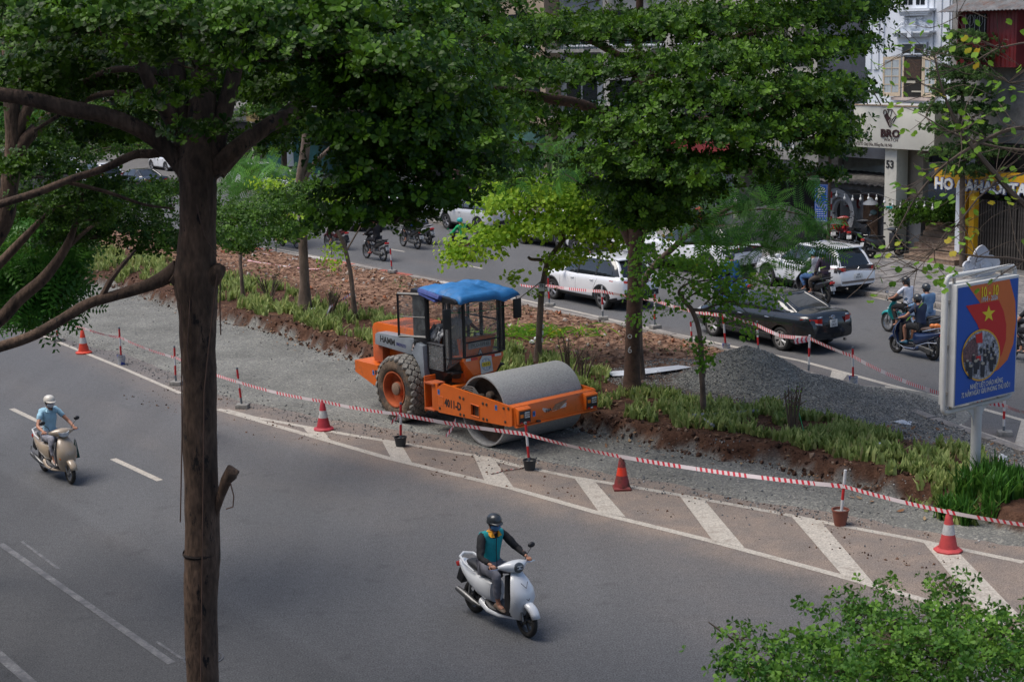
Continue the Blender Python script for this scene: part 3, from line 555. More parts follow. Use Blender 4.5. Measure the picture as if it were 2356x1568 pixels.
for y in (-.93, .93):
 h = MB(); h.hexa([(1.10, y-.17, .655), (1.17, y-.17, .655), (1.17, y+.17, .655), (1.10, y+.17, .655), (1.06, y-.17, 1.01), (1.19, y-.17, .96), (1.19, y+.17, .96), (1.06, y+.17, 1.01)])
 hd = h.build('headlight_housing', M_or, rol, bevel=.008)
 MB().box((1.178, y, .80), (.03, .29, .26)).build('bezel', M_black, hd, bevel=.006)
 lp = MB(); lp.box((1.197, y+.05, .84), (.012, .13, .12)); lp.build('lamp', M_clear, hd, bevel=.004)
 gl = MB()
 for i in range(3):
  for j in range(2): gl.lathe([(.018, 1.2035), (.018, 1.207), (0, 1.208)], (0, y+.01+.04*i, .82+.045*j), 'x', 8)
 gl.build('lamp_cell', M_chrome, hd)
 MB().box((1.197, y-.09, .83), (.012, .08, .07)).build('indicator', M_amber, hd, bevel=.004)
 MB().box((1.197, y+.06, .69), (.008, .1, .03)).build('reflector', M_red, hd); MB().box((1.197, y-.10, .69), (.008, .06, .03)).build('reflector', M_red, hd)
 MB().box((1.197, y-.02, .69), (.007, .06, .028)).build('reflector', M_plate, hd)
MB().lathe([(.05, 0), (.05, .03), (0, .035)], (1.16, -.55, .63), 'z', 10).build('rubber_stop', M_black, rol)
XF = (1.1265, 1.0955)
def fx(z): return 1.12-.05*(z-.62)/.40+.0035
MBW = mat('sticker_white', (.62, .6, .57), .6, stain=(.45, .12, .03), stain_s=30, stain_lo=.5, stain_hi=.6)
MB().add([(fx(.78), -.33, .74), (fx(.80), .27, .80), (fx(.9), .3, .895), (fx(.86), .12, .83), (fx(.85), 0, .80), (fx(.83), -.12, .81), (fx(.88), -.36, .88), (fx(.88), -.38, .85)], [(0, 1, 2, 3, 4, 5, 6, 7)]).build('emblem', MBW, rol, smooth=False)
sc_ = MB().add([(fx(.8)+.003, -.12, .795), (fx(.8)+.003, .05, .775), (fx(.8)+.003, .2, .86), (fx(.93)+.003, .33, .955), (fx(.9)+.003, .05, .91), (fx(.9)+.003, -.02, .90)], [(0, 1, 2, 3, 4, 5)]).build('scrape', mat('bare_scraped_steel', (.3, .17, .1), .7, var=.3, vs_=20), rol, smooth=False)
text('HA', .10, M_ink, rol, frame((fx(.81)+.006, -.22, .805), (0, 1, .12), (0, 0, 1)), bold=.02, sx=1.2, ext=.001)
blue = mat('blue_sticker', (.02, .2, .55), .5)
def sticker(o, x, y):
 c = Vector(o); x = Vector(x).normalized(); y = Vector(y).normalized(); n = x.cross(y); c = c+n*.004
 s = MB().add([c-x*.035-y*.055, c+x*.035-y*.055, c+x*.035+y*.055, c-x*.035+y*.055], [(0, 1, 2, 3)]).build('sticker', blue, rol, smooth=False)
 text('8', .085, M_ink, s, frame(c+n*.002, x, y), ext=.0006, bold=.01)
sticker((-1.40, -1.17, .955), (1, 0, 0), (0, 0, 1)); sticker((.55, -1.17, .93), (1, 0, 0), (0, 0, 1)); sticker((fx(.8), -.62, .80), (0, 1, 0), (0, 0, 1))
text('4011-D', .235, M_ink, rol, frame((-.915, -1.1735, .745), (1, 0, -.02), (0, 0, 1)), sx=.80, ext=.001, bold=.04)
pt = MB()
for a, b in (((-1.47, .88), (-1.25, .86)), ((-1.25, .86), (-1.24, .68)), ((-1.24, .68), (-1.47, .67)), ((-1.47, .67), (-1.47, .88))): pt.tube([(a[0], -1.171, a[1]), (b[0], -1.171, b[1])], .006, 5)
pt.build('cover_plate_edge', M_or, rol)
for s in (-1, 1):
 yo, yi = s*1.17, s*.56
 w = tag(bpy.data.objects.new('wheel', None)); COL.objects.link(w); w.parent = rol; w.location = (-3.08, 0, .745)
 prof = [(.40, yo-.06*s), (.44, yo-.005*s), (.52, yo+.012*s), (.62, yo), (.69, yo-.05*s), (.715, yo-.12*s), (.72, (yo+yi)/2), (.715, yi+.12*s), (.69, yi+.05*s), (.62, yi), (.5, yi-.01*s), (.40, yi+.05*s)]
 MB().lathe(prof, (0, 0, 0), 'y', 56).build('tyre', M_mudtyre, w, angle=60)
 lg = MB(); n = 26
 for k in range(n):
  for r_ in range(5):
   th = 2*PI*(k+(r_ % 2)*.5)/n; y = yo-s*(.055+.118*r_); rad = .722 if 0 < r_ < 4 else .705
   tilt = 0 if 0 < r_ < 4 else (s*.5 if r_ == 0 else -s*.5)
   rot = Matrix.Rotation(-th, 3, 'Y'); q = Matrix.Rotation(tilt, 3, 'Z')
   P = [(-.018, -.056), (.018, -.056), (.068, -.0), (.018, .056), (-.018, .056), (-.068, 0)]; V = []
   for hgt, k2 in ((-.02, 1.3), (.026, .98)):
    for a, b in P: v = q @ Vector((hgt, b*k2*1.08, a*k2*1.12))+Vector((rad, 0, 0)); V.append(rot @ v+Vector((0, y, 0)))
   lg.add(V, [tuple(range(6))[::-1], tuple(range(6, 12))]+[(i, (i+1) % 6, (i+1) % 6+6, i+6) for i in range(6)])
 lg.build('tread', M_lug, w, smooth=False)
 MB().lathe([(.41, yo-.0*s), (.38, yo-.0*s), (.375, yo-.10*s), (.37, yo-.2*s), (.25, yo-.24*s), (.16, yo-.24*s), (.16, yo-.1*s), (.12, yo-.06*s), (0, yo-.06*s)], (0, 0, 0), 'y', 40).build('rim', M_ordust, w, angle=50)
 MB().lathe([(.15, yo-.1*s), (.14, yo-.045*s), (.05, yo-.02*s), (0, yo-.02*s)], (0, 0, 0), 'y', 16).build('hub', mat('muddy_hub', (.2, .13, .09), .9, var=.3), w)
MB().box((-3.08, 0, .75), (.3, 1.4, .3)).box((-2.1, 0, .72), (1.3, .4, .4)).box((-3.3, 0, 1.0), (2.0, .8, .35)).build('axle', M_rust, rol, bevel=.01)
rf = MB(); rf.prism([(-5.05, .82), (-5.05, 1.09), (-4.12, 1.09), (-4.12, .62), (-4.3, .60)], 'y', -.86, -.8); rf.prism([(-5.05, .82), (-5.05, 1.09), (-4.12, 1.09), (-4.12, .62), (-4.3, .60)], 'y', .8, .86)
rf.box((-5.03, 0, .95), (.05, 1.6, .28)); rf.box((-4.6, 0, 1.075), (.82, 1.6, .03)); rf.build('rear_frame', M_or, rol, smooth=False)
MB().box((-4.2, -.86, .92), (.06, .01, .1)).build('slot', M_black, rol); sticker((-4.30, -.862, .9), (1, 0, 0), (0, 0, 1))
hd = MB(); hd.prism([(-4.8, 1.11), (-4.8, 1.86), (-4.74, 1.96), (-4.6, 2.0), (-2.75, 2.0), (-2.75, 1.11)], 'y', -.5, .62); hd.build('engine_hood', M_or, rol, bevel=.02)
MB().box((-3.66, .06, 2.006), (1.75, 1.06, .008)).build('hood_top', M_ordust, rol)
vt = MB()
for k in range(13):
 for q in range(2): vt.box((-3.95+q*.62, -.40+.075*k, 2.013), (.5, .018, .008))
vt.build('vent_slot', M_black, rol, smooth=False)
MB().prism([(-4.3, 1.56), (-4.28, 1.80), (-4.22, 1.84), (-2.62, 1.88), (-2.5, 1.84), (-2.66, 1.60), (-2.9, 1.50)], 'y', -.78, -.5).build('flank_box', M_gry, rol, bevel=.008)
MB().prism([(-2.72, 1.60), (-2.52, 1.84), (-2.30, 1.80), (-2.26, 1.1), (-2.38, 1.08), (-2.44, 1.32)], 'y', -.90, -.74).build('mudguard', M_gry, rol, bevel=.008)
MB().prism([(-2.72, 1.60), (-2.52, 1.84), (-2.30, 1.80), (-2.26, 1.1), (-2.38, 1.08), (-2.44, 1.32)], 'y', .74, .90).build('mudguard', M_gry, rol, bevel=.008)
MB().box((-4.45, -.3, 1.42), (.5, .44, .6)).box((-4.3, -.6, 1.34), (.34, .2, .42)).build('engine_side', M_ordust, rol, bevel=.01)
text('HAMM', .20, M_ink, rol, frame((-3.80, -.7835, 1.70), (1, 0, -.06), (0, 0, 1)), sx=1.0, ext=.001, bold=.025)
text('0985993757', .105, mat('blue_print', (.03, .03, .16), .6), rol, frame((-3.27, -.7835, 1.665), (1, 0, -.06), (0, 0, 1)), sx=.72, ext=.001, bold=.01)
def warn(c, x, y, par, s=.14):
 c = Vector(c); x = Vector(x).normalized(); y = Vector(y).normalized(); n = x.cross(y)
 for k, (q, m) in enumerate(((1.0, M_ink), (.80, MBW))): MB().add([c+n*(.003+.0015*k)+(x*a+y*b)*s*q for a, b in ((-.85, -.52), (.85, -.52), (.12, 1.1), (-.12, 1.1))], [(0, 1, 2, 3)]).build('warning_sign', m, par, smooth=False)
 d = MB()
 for a in range(8): t = a*PI/4; d.tube([c+n*.007, c+n*.007+(x*math.cos(t)+y*math.sin(t))*s*.32], .007, 4)
 d.build('warning_symbol', M_ink, par)
warn((-2.80, -.78, 1.66), (1, 0, 0), (0, 0, 1), rol, .12)
cy = [-.75, -.5, .5, .75]
cab = MB()
PL = [(-2.76, -.75), (-2.76, .75), (-1.50, .75), (-1.32, .5), (-1.32, -.5), (-1.50, -.75)]
def post(x, y, z0, z1, w=.055): cab.box((x, y, (z0+z1)/2), (w, w, z1-z0))
for (x, y), z0 in zip(PL, (1.3, 1.3, 1.58, 1.62, 1.62, 1.58)): post(x, y, z0, 2.84, .055)
post(-1.68, -.75, 1.3, 2.84, .045); post(-1.68, .75, 1.3, 2.84, .045); post(-2.28, .75, 1.3, 2.84, .06)
for z, w in ((2.84, .07), (1.60, .05)):
 for a, b in zip(PL, PL[1:]+PL[:1]): cab.tube([(*a, z), (*b, z)], w*.5, 4)
cab.tube([(-1.32, -.5, 1.93), (-1.32, .5, 1.93)], .018, 6); cab.tube([(-2.28, -.76, 1.87), (-1.68, -.76, 1.87)], .022, 4); cab.tube([(-2.70, .75, 2.25), (-1.68, .75, 2.25)], .02, 4)
cab.build('cab_frame', M_dk, rol, smooth=False)
MB().hexa([(-2.80, -.78, 1.25), (-2.26, -.78, 1.25), (-2.26, -.70, 1.25), (-2.80, -.70, 1.25), (-2.78, -.78, 2.9), (-2.27, -.78, 2.9), (-2.27, -.7, 2.9), (-2.78, -.7, 2.9)]).build('rear_post', M_dk, rol, bevel=.01)
sk = MB(); sk.hexa([(-2.35, -.72, 1.06), (-1.85, -.72, 1.06), (-1.7, .72, 1.06), (-2.35, .72, 1.06), (-2.42, -.78, 1.28), (-1.55, -.78, 1.28), (-1.55, .78, 1.28), (-2.42, .78, 1.28)]); sk.build('cab_skirt', M_dk, rol, bevel=.01)
MB().hexa([(-1.9, -.6, 1.1), (-1.62, -.5, 1.1), (-1.62, .5, 1.1), (-1.9, .6, 1.1), (-1.9, -.77, 1.3), (-1.34, -.5, 1.57), (-1.34, .5, 1.57), (-1.9, .77, 1.3)]).build('cab_nose_lining', mat('brown_lining', (.085, .055, .04), .8, var=.3), rol)
MB().prism([(-2.80, 2.82), (-2.85, 2.90), (-2.80, 3.02), (-1.3, 2.93), (-1.18, 2.88), (-1.2, 2.82)], 'y', -.80, .80).build('cab_roof', M_dk, rol, bevel=.02)
MB().box((-2.1, 0, 1.27), (1.3, 1.45, .04)).build('cab_floor', M_black, rol)
pr = MB(); pr.add([(-1.30, -.56, 1.60), (-1.30, .56, 1.60), (-1.22, .30, 1.22), (-1.22, -.36, 1.22), (-1.28, -.56, 1.53), (-1.28, .56, 1.53), (-1.7, .56, 1.6), (-1.7, -.56, 1.6), (-1.8, .5, 1.0), (-1.8, -.5, 1.0), (-1.55, .28, .98), (-1.55, -.34, .98)],
      [(0, 1, 5, 4), (4, 5, 2, 3), (0, 7, 6, 1), (1, 6, 8, 10, 2, 5), (0, 4, 3, 11, 9, 7), (3, 2, 10, 11), (6, 7, 9, 8), (8, 9, 11, 10)]); pr.build('prow', M_or, rol, smooth=False)
for a, b, m in ((-.50, -.37, M_plate), (-.36, -.18, M_red), (.12, .30, M_red), (.31, .48, M_plate)): MB().box((-1.272, (a+b)/2, 1.562), (.012, b-a, .055)).build('reflector', m, rol)
pp = frame((-1.243, .03, 1.40), (0, 1, 0), (-.16, 0, 1)); W4 = mat('poster_white', (.55, .56, .54), .6, stain=(.3, .28, .25), stain_s=9)
P5 = MB(); P5.T = pp; P5.add([(-.17, -.2, .005), (.17, -.17, .005), (.17, .17, .005), (-.07, .2, .005), (-.17, .1, .005)], [(0, 1, 2, 3, 4)]); P5.build('poster', W4, rol, smooth=False)
P6 = MB(); P6.T = pp; P6.lathe([(.135, .0065), (.125, .0065)], n=30); P6.build('emblem_ring', mat('emblem_blue', (.03, .16, .4), .5), rol, smooth=False)
P6 = MB(); P6.T = pp; P6.add([(math.cos(a)*.125, math.sin(a)*.125, .0075) for a in [-.35, -.1, .2, .45, PI-.45, PI-.2, PI+.1, PI+.35]], [tuple(range(8))]); P6.build('emblem_band', mat('emblem_yellow', (.65, .5, .03), .5), rol, smooth=False)
P6 = MB(); P6.T = pp
for x in (-.07, 0, .07): P6.tube([(x, .05, .008), (x*1.15, .118, .008)], .004, 4); P6.tube([(x, -.045, .008), (x*1.15, -.11, .008)], .004, 4)
P6.build('emblem_line', mat('emblem_blue', (0, 0, 0)), rol)
text('N T P', .062, M_ink, rol, pp @ Matrix.Translation((0, .003, .010)), ext=.0006, bold=.02)
def pane(pts, m, name='window', par=rol, inset=0): return MB().add(pts, [tuple(range(len(pts)))]).build(name, m, par, smooth=False)
pane([(-1.31, -.48, 1.63), (-1.31, .48, 1.63), (-1.31, .48, 2.82), (-1.31, -.48, 2.82)], M_film, 'windscreen')
for s, m in ((-1, M_film2), (1, M_film)):
 pane([(-1.33, s*.51, 1.62), (-1.49, s*.74, 1.6), (-1.49, s*.74, 2.82), (-1.33, s*.51, 2.82)], m)
 pane([(-1.66, s*.757, 1.31), (-1.52, s*.757, 1.6), (-1.52, s*.757, 2.82), (-1.66, s*.757, 2.82)], m)
 pane([(-1.66, s*.76, 1.30), (-1.36, s*.52, 1.58), (-1.5, s*.76, 1.58)], M_film2)
pane([(-2.24, .757, 1.31), (-1.70, .757, 1.31), (-1.70, .757, 2.82), (-2.24, .757, 2.82)], M_film)
pane([(-2.765, -.7, 1.9), (-2.765, .7, 1.9), (-2.765, .7, 2.82), (-2.765, -.7, 2.82)], M_film, 'rear_window')
ld = MB();
for a, b in (((-2.25, 1.30), (-1.69, 1.30)), ((-1.69, 1.30), (-1.69, 1.86)), ((-1.69, 1.86), (-2.25, 1.86)), ((-2.25, 1.86), (-2.25, 1.30))): ld.tube([(a[0], -.785, a[1]), (b[0], -.785, b[1])], .022, 4)
l_ = ld.build('lower_door', M_dk, rol, smooth=False); pane([(-2.25, -.785, 1.3), (-1.69, -.785, 1.3), (-1.69, -.785, 1.86), (-2.25, -.785, 1.86)], M_film2, 'panel', l_)
dv = Vector((-.62, -.30, 0)); h0 = Vector((-2.27, -.80, 0)); dd = MB()
def dp(u, z): return h0+dv*u+Vector((0, 0, z))
for a, b in (((0, 1.98), (1, 1.98)), ((1, 1.98), (1, 2.93)), ((1, 2.93), (0, 2.93)), ((0, 2.93), (0, 1.98))): dd.tube([dp(*a), dp(*b)], .032, 4)
dd.tube([dp(0, 2.42), dp(1, 2.42)], .012, 4); dr_ = dd.build('door', M_dk, rol, smooth=False); pane([dp(0, 2), dp(1, 2), dp(1, 2.92), dp(0, 2.92)], M_film, 'pane', dr_)
for y, x in ((-.95, -1.45), (.98, -1.40)):
 mr = MB().tube([(-1.4, y*.78, 2.84), (x+.1, y, 2.86), (x+.12, y, 2.3)], .012, 6).build('mirror_arm', M_black, rol)
 MB().box((x+.13, y, 2.52), (.045, .22, .44)).build('mirror', M_black, mr, bevel=.02)
MB().tube([(-1.30, -.42, 2.74), (-1.30, -.1, 2.79), (-1.30, .33, 2.77)], .012, 5).build('paint_smear', M_plate, rol)
MB().tube([(-1.45, -.9, 2.63), (-1.27, -.3, 2.60), (-1.27, .3, 2.58), (-1.4, .96, 2.6)], .008, 5).build('rope', mat('green_rope', (.02, .2, .09), .7), rol)
MB().hexa([(-1.75, -.28, 1.3), (-1.42, -.28, 1.3), (-1.42, .28, 1.3), (-1.75, .28, 1.3), (-1.65, -.45, 1.98), (-1.40, -.45, 2.0), (-1.40, .45, 2.0), (-1.65, .45, 1.98)]).build('dashboard', M_or, rol, bevel=.01)
MB().box((-1.385, -.02, 1.83), (.012, .62, .14)).build('number_plate', mat('grey_plate', (.3, .31, .31), .5), rol, bevel=.004)
text('29CD-039.85', .105, M_ink, rol, frame((-1.3785, -.02, 1.83), (0, 1, 0), (0, 0, 1)), sx=.92, ext=.001, bold=.01); warn((-1.40, .0, 1.60), (0, 1, 0), (0, 0, 1), rol, .12)
st_ = MB(); st_.box((-2.3, .1, 1.62), (.5, .5, .14)); st_.box((-2.55, .1, 1.95), (.12, .5, .6)); st_.build('seat', M_black, rol, bevel=.03)
MB().lathe([(.17, 0), (.19, .01), (.17, .02)], (-1.72, .1, 2.05), 'z', 20).tube([(-1.72, .1, 2.05), (-1.62, .1, 1.8)], .02).build('steering_wheel', M_black, rol)
fn = MB().lathe([(.16, -.02), (.16, .02), (.04, .04), (0, .04)], (-1.55, -.55, 2.15), 'x', 16); fn.build('fan', mat('fan_cream', (.45, .4, .3), .6), rol)
def crumple(c, size, n, amp, m, name, par, seed=3, drop=0.0):
 U = np.linspace(-1, 1, n); X, Y = np.meshgrid(U, U, indexing='ij'); N_ = fbm(X*2.2+5, Y*2.2+5, 4, seed)-.5; N2_ = fbm(X*3+15, Y*3+5, 3, seed+5)-.5
 V = np.stack([c[0]+X*size[0]/2+N2_*amp, c[1]+N_*amp*1.6+Y*size[1]*.15, c[2]+Y*size[2]/2+N2_*amp*.5], -1).reshape(-1, 3); i = np.arange(n-1)[:, None]*n+np.arange(n-1)[None]; F = np.stack([i, i+n, i+n+1, i+1], -1).reshape(-1, 4)
 return raw_mesh(name, V, F, m, par, {}, True)
crumple((-2.1, -.62, 1.75), (.42, .3, 1.0), 24, .3, mat('silver_sheet', (.34, .35, .36), .5, .1, var=.2, bump=.4, bs=12), 'plastic_sheet', rol)
sp_ = MB(); sp_.box((-1.97, -.98, .82), (.03, .3, .78)); sp_.box((-1.62, -1.1, .80), (.2, .04, .6)); sp_.build('step_bracket', M_or, rol, bevel=.004)
for z in (.50, 1.08): MB().box((-1.78, -1.0, z), (.36, .32, .035)).build('step', M_ordust, rol, bevel=.004)
def tarp(x0, x1, y0, y1, nz, zf, m, name):
 nx, ny = 46, 40; U, Vv = np.meshgrid(np.linspace(0, 1, nx), np.linspace(0, 1, ny), indexing='ij'); X = x0+(x1-x0)*U; Y = y0+(y1-y0)*Vv
 Zt = zf(U, Vv, X, Y); i = np.arange(nx-1)[:, None]*ny+np.arange(ny-1)[None]; F = np.stack([i, i+ny, i+ny+1, i+1], -1).reshape(-1, 4)
 o = raw_mesh(name, np.stack([X+.05*(fbm(U*3, Vv*3, 3, 4)-.5), Y+.08*(fbm(U*3, Vv*3, 3, 9)-.5), Zt], -1).reshape(-1, 3), F, m, None, {}, True); md = o.modifiers.new('thickness', 'SOLIDIFY'); md.thickness = .012; return o
def zf(U, Vv, X, Y):
 base = 3.07-.06*(X+2.8)/1.6+.09*np.sin(U*PI)*np.sin(Vv*PI)+.07*np.exp(-((U-.45)/.25)**2)*np.sin(Vv*PI)-.07*np.exp(-((Vv-.45-.3*U)/.10)**2)
 e = np.minimum(np.minimum(U*2.0, (1-U)*1.6), np.minimum(Vv*1.5, (1-Vv)*1.5))
 fold = (np.abs(fbm(U*5+7, Vv*2.2, 5, 21)-.5)*-.20)+(fbm(U*9, Vv*9, 3, 3)-.5)*.02
 return base+fold-.15*np.exp(-e/.045)*(.8+.5*fbm(U*4, Vv*4, 2, 6))
tp = tarp(-2.72, -1.10, -.74, .90, 0, zf, M_tarp, 'tarpaulin'); tp.matrix_world = Matrix.Translation(RO) @ Matrix.Rotation(RZ, 4, 'Z'); tag(tp, 'crumpled blue tarpaulin draped over the road roller cab roof', 'tarpaulin')
fd = MB(); fd.box((-2.05, -.80, 2.96), (.75, .2, .10), Matrix.Rotation(.12, 3, 'Y') @ Matrix.Rotation(-.35, 3, 'X')); fd.box((-2.1, -.84, 2.90), (.6, .12, .05), Matrix.Rotation(.2, 3, 'Y'))
fd = fd.build('folded_sheet', M_tarp2, None, bevel=.02); fd.matrix_world = Matrix.Translation(RO) @ Matrix.Rotation(RZ, 4, 'Z'); tag(fd, 'purple blue folded sheet tucked under the tarpaulin above the cab door', 'sheet')
# ------------------------------------------------------------------ people
def skinmesh(name, J, E_, m, parent, root=0, sub=2):
 """J: list of (x,y,z,r) joints, E_: edges -> one continuous grown surface"""
 me = bpy.data.meshes.new(name); me.from_pydata([j[:3] for j in J], E_, []); o = bpy.data.objects.new(name, me); COL.objects.link(o)
 o.modifiers.new('skin', 'SKIN').use_smooth_shade = True; sv = me.skin_vertices[0].data
 for i, j in enumerate(J):
  r = j[3]; sv[i].radius = r if isinstance(r, tuple) else (r, r); sv[i].use_root = (i == root)
 md = o.modifiers.new('smooth', 'SUBSURF'); md.levels = sub; md.render_levels = sub
 dg = bpy.context.evaluated_depsgraph_get(); nm = bpy.data.meshes.new_from_object(o.evaluated_get(dg)); bpy.data.objects.remove(o); nm.name = name; nm.materials.clear(); nm.materials.append(m)
 if name not in ('body', 'finger', 'thumb'):
  n_ = len(nm.vertices); co = np.empty(n_*3, np.float32); nm.vertices.foreach_get('co', co); co = co.reshape(-1, 3); no = np.array([v.normal for v in nm.vertices]); q = co*17+random.random()*9; w_ = (fbm(q[:, 0]+q[:, 1]*.6, q[:, 2]*1.3+q[:, 1]*.5, 3, 7)-.5)+.6*(fbm(q[:, 0]*2.1, q[:, 2]*.8+q[:, 1], 2, 3)-.5)
  nm.vertices.foreach_set('co', (co+no*(w_*(.012 if name == 'vest' else .024))[:, None]).ravel()); nm.update()
 p = bpy.data.objects.new(name, nm); COL.objects.link(p); p.parent = parent; return p
def lerp(a, b, t): return tuple(a[i]+(b[i]-a[i])*t for i in range(3))
def person(label, place, rz, pelvis, lean, grips, feet, knees=None, head_turn=0.0, shirt=(.3, .5, .6), sleeve='short', pants=(.1, .1, .1), legs='long', helmet=(.02, .02, .02), mask=None, hair=None, shoe=(.05, .05, .05), fem=False, fine=False, sc_=1.0, group='riders on the road', vest=None, peak=True, head_h=0, shirtmat=None, elbows=None, collar=None):
 """seated rider; all coordinates in the vehicle's own frame: x forward, y left"""
 t = thing('person', label, 'person', place, rz, group)
 px, py, pz = pelvis; k = .93 if fem else 1.0
 ch = (px+.22*lean, py, pz+.27); up = (px+.46*lean, py, pz+.49*(1-.2*lean)); nk = (up[0]+.03, py, up[2]+.09); hd = (nk[0]+.045, py, nk[2]+.10+head_h); ht = (hd[0]+.0, py, hd[2]+.085)
 sh = [(up[0]-.01, py+s*.175*k, up[2]+.005) for s in (1, -1)]; hp = [(px+.03, py+s*.095, pz-.02) for s in (1, -1)]
 J = [(*[pelvis[0], pelvis[1], pelvis[2]], (.11*k, .09)), (*ch, (.10*k, .08)), (up[0], up[1], up[2]-.02, (.075*k, .06)), (*nk, .052), (hd[0]-.005, hd[1], hd[2]-.055, .062), (*hd, (.078, .088)), (*ht, (.07, .075))]; E_ = [(0, 1), (1, 2), (2, 3), (3, 4), (4, 5), (5, 6)]
 SJ = [(px, py, pz-.03, (.155*k, .125)), (px+.1*lean, py, pz+.12, (.15*k, .122)), (*ch, (.155*k, .12)), (*lerp(ch, up, .7), (.155*k, .11)), (up[0], up[1], up[2]+.045, (.10, .085))]; SE = [(0, 1), (1, 2), (2, 3), (3, 4)]
 PJ = [(px, py, pz-.01, (.145, .125))]; PE = []
 kn = knees or [(px+.42, py+s*.17, pz-.0) for s in (1, -1)]; HN = []
 for i, s in enumerate((1, -1)):
  gr = grips[i]; el = elbows[i] if elbows else None
  if el is None:
   mid = lerp(sh[i], gr, .5); el = (mid[0]-.04, mid[1]+s*.09, mid[2]-.09)
  wr = lerp(gr, el, .22); b = len(J); J += [(sh[i][0], sh[i][1]*.93, sh[i][2]-.01, .042*k), (*lerp(sh[i], el, .5), .047*k), (*el, .04*k), (*lerp(el, wr, .5), .037*k), (*wr, .026*k)]; E_ += [(2, b), (b, b+1), (b+1, b+2), (b+2, b+3), (b+3, b+4)]
  d = (Vector(gr)-Vector(wr)).normalized(); up_ = Vector((0, 0, 1)); sd_ = d.cross(up_).normalized()
  if fine:
   pc = Vector(wr)+d*.05; J.append((*pc, (.034, .017))); E_.append((b+4, b+5)); HN.append((pc, d, sd_, s))
  else: J += [(*lerp(wr, gr, .6), (.034, .024)), (gr[0], gr[1], gr[2]-.015, (.03, .024))]; E_ += [(b+4, b+5), (b+5, b+6)]
  q = len(SJ); SJ += [(sh[i][0], sh[i][1], sh[i][2]+.005, .074*k), (*lerp(sh[i], el, .62), .068*k)]; SE += [(3, q), (q, q+1)]
  if sleeve == 'long': SJ += [(*el, .055*k), (*lerp(el, wr, .5), .047), (*lerp(el, wr, .97), .037)]; SE += [(q+1, q+2), (q+2, q+3), (q+3, q+4)]
  an = feet[i]; f = len(J); J += [(*hp[i], .088), (*lerp(hp[i], kn[i], .5), .078*k), (*kn[i], .056*k), (*lerp(kn[i], an, .35), .056*k), (an[0], an[1], an[2]+.05, .034), (an[0]+.03, an[1], an[2]-.02, .038), (an[0]+.14, an[1]+s*.01, an[2]-.035, (.04, .028))]
  E_ += [(0, f), (f, f+1), (f+1, f+2), (f+2, f+3), (f+3, f+4), (f+4, f+5), (f+5, f+6)]
  q = len(PJ); PJ += [(*hp[i], .105), (*lerp(hp[i], kn[i], .5), .094), (*lerp(hp[i], kn[i], .93), .078)]; PE += [(0, q), (q, q+1), (q+1, q+2)]
  if legs == 'long': PJ += [(kn[i][0]+.015, kn[i][1], kn[i][2]-.04, .074), (*lerp(kn[i], an, .5), .066), (*lerp(kn[i], (an[0], an[1], an[2]+.05), .9), .052)]; PE += [(q+2, q+3), (q+3, q+4), (q+4, q+5)]
  sm = mat('shoe_%02d%02d%02d' % tuple(int(c*99) for c in shoe), shoe, .6)
  so_ = MB(); rings = []
  for x, w, h0, h1 in ((-.075, .03, -.075, .0), (-.05, .04, -.08, .02), (.0, .042, -.08, .02), (.08, .05, -.08, -.015), (.15, .05, -.08, -.03), (.19, .03, -.078, -.05)):
   rings.append([(an[0]+x, an[1]+w*math.cos(a), an[2]+(h0+h1)/2+(h1-h0)/2*math.sin(a)) for a in [2*PI*j/10 for j in range(10)]])
  so_.loft(rings).build('shoe', sm, t)
 body = skinmesh('body', J, E_, M_skin, t, 0, 2)
 for pc, d, sd_, s in HN:
  for fi in range(4):
   r0 = pc+sd_*(fi-1.5)*.019+d*.005; L_ = (.03, .034, .031, .024)[fi]
   p1 = r0+d*L_; p2 = p1+(d*.55+Vector((0, 0, -.85)))*L_*.8; p3 = p2+(d*-.25+Vector((0, 0, -1)))*L_*.6
   skinmesh('finger', [(*(r0-d*.02), .011), (*p1, .0095), (*p2, .0085), (*p3, .0065)], [(0, 1), (1, 2), (2, 3)], M_skin, body, 0, 1)
  th = pc-sd_*s*.028-d*.02; skinmesh('thumb', [(*th, .012), (*(th-sd_*s*.022+d*.02+Vector((0, 0, -.02))), .0105), (*(th-sd_*s*.018+d*.045+Vector((0, 0, -.04))), .008)], [(0, 1), (1, 2)], M_skin, body, 0, 1)
 smt = shirtmat or mat('cloth_%02d%02d%02d' % tuple(int(c*99) for c in shirt), shirt, .85, var=.15, vs_=6, bump=.7, bs=9)
 if vest:
  skinmesh('sleeves', [(j[0], j[1], j[2], (j[3][0]*.86, j[3][1]*.84) if isinstance(j[3], tuple) else j[3]) for j in SJ], SE, smt, t, 0, 2)
  VJ = [(SJ[i][0], SJ[i][1], SJ[i][2]+(0 if i else .02), (SJ[i][3][0]*1.07, SJ[i][3][1]*1.08)) for i in range(4)]; VJ.append((up[0], up[1], up[2]+.05, (.115, .095))); VE = [(0, 1), (1, 2), (2, 3), (3, 4)]
  for i in (0, 1): VJ += [(sh[i][0], sh[i][1]*.8, sh[i][2]+.0, .10), (sh[i][0], sh[i][1]*1.12, sh[i][2]-.02, .088)]; VE += [(3, 5+2*i), (5+2*i, 6+2*i)]
  vm = mat('vest_cloth', vest, .75, var=.15, vs_=6, bump=.6, bs=12); skinmesh('vest', VJ, VE, vm, t, 0, 2)
  MB().tube([(px+.235-.07*(1-lean), py, pz+.02), (ch[0]+.14, py, ch[2]), (up[0]+.125, py, up[2]-.02)], .006, 5).build('zip', M_ink, t)
 else: skinmesh('shirt', SJ, SE, smt, t, 0, 2)
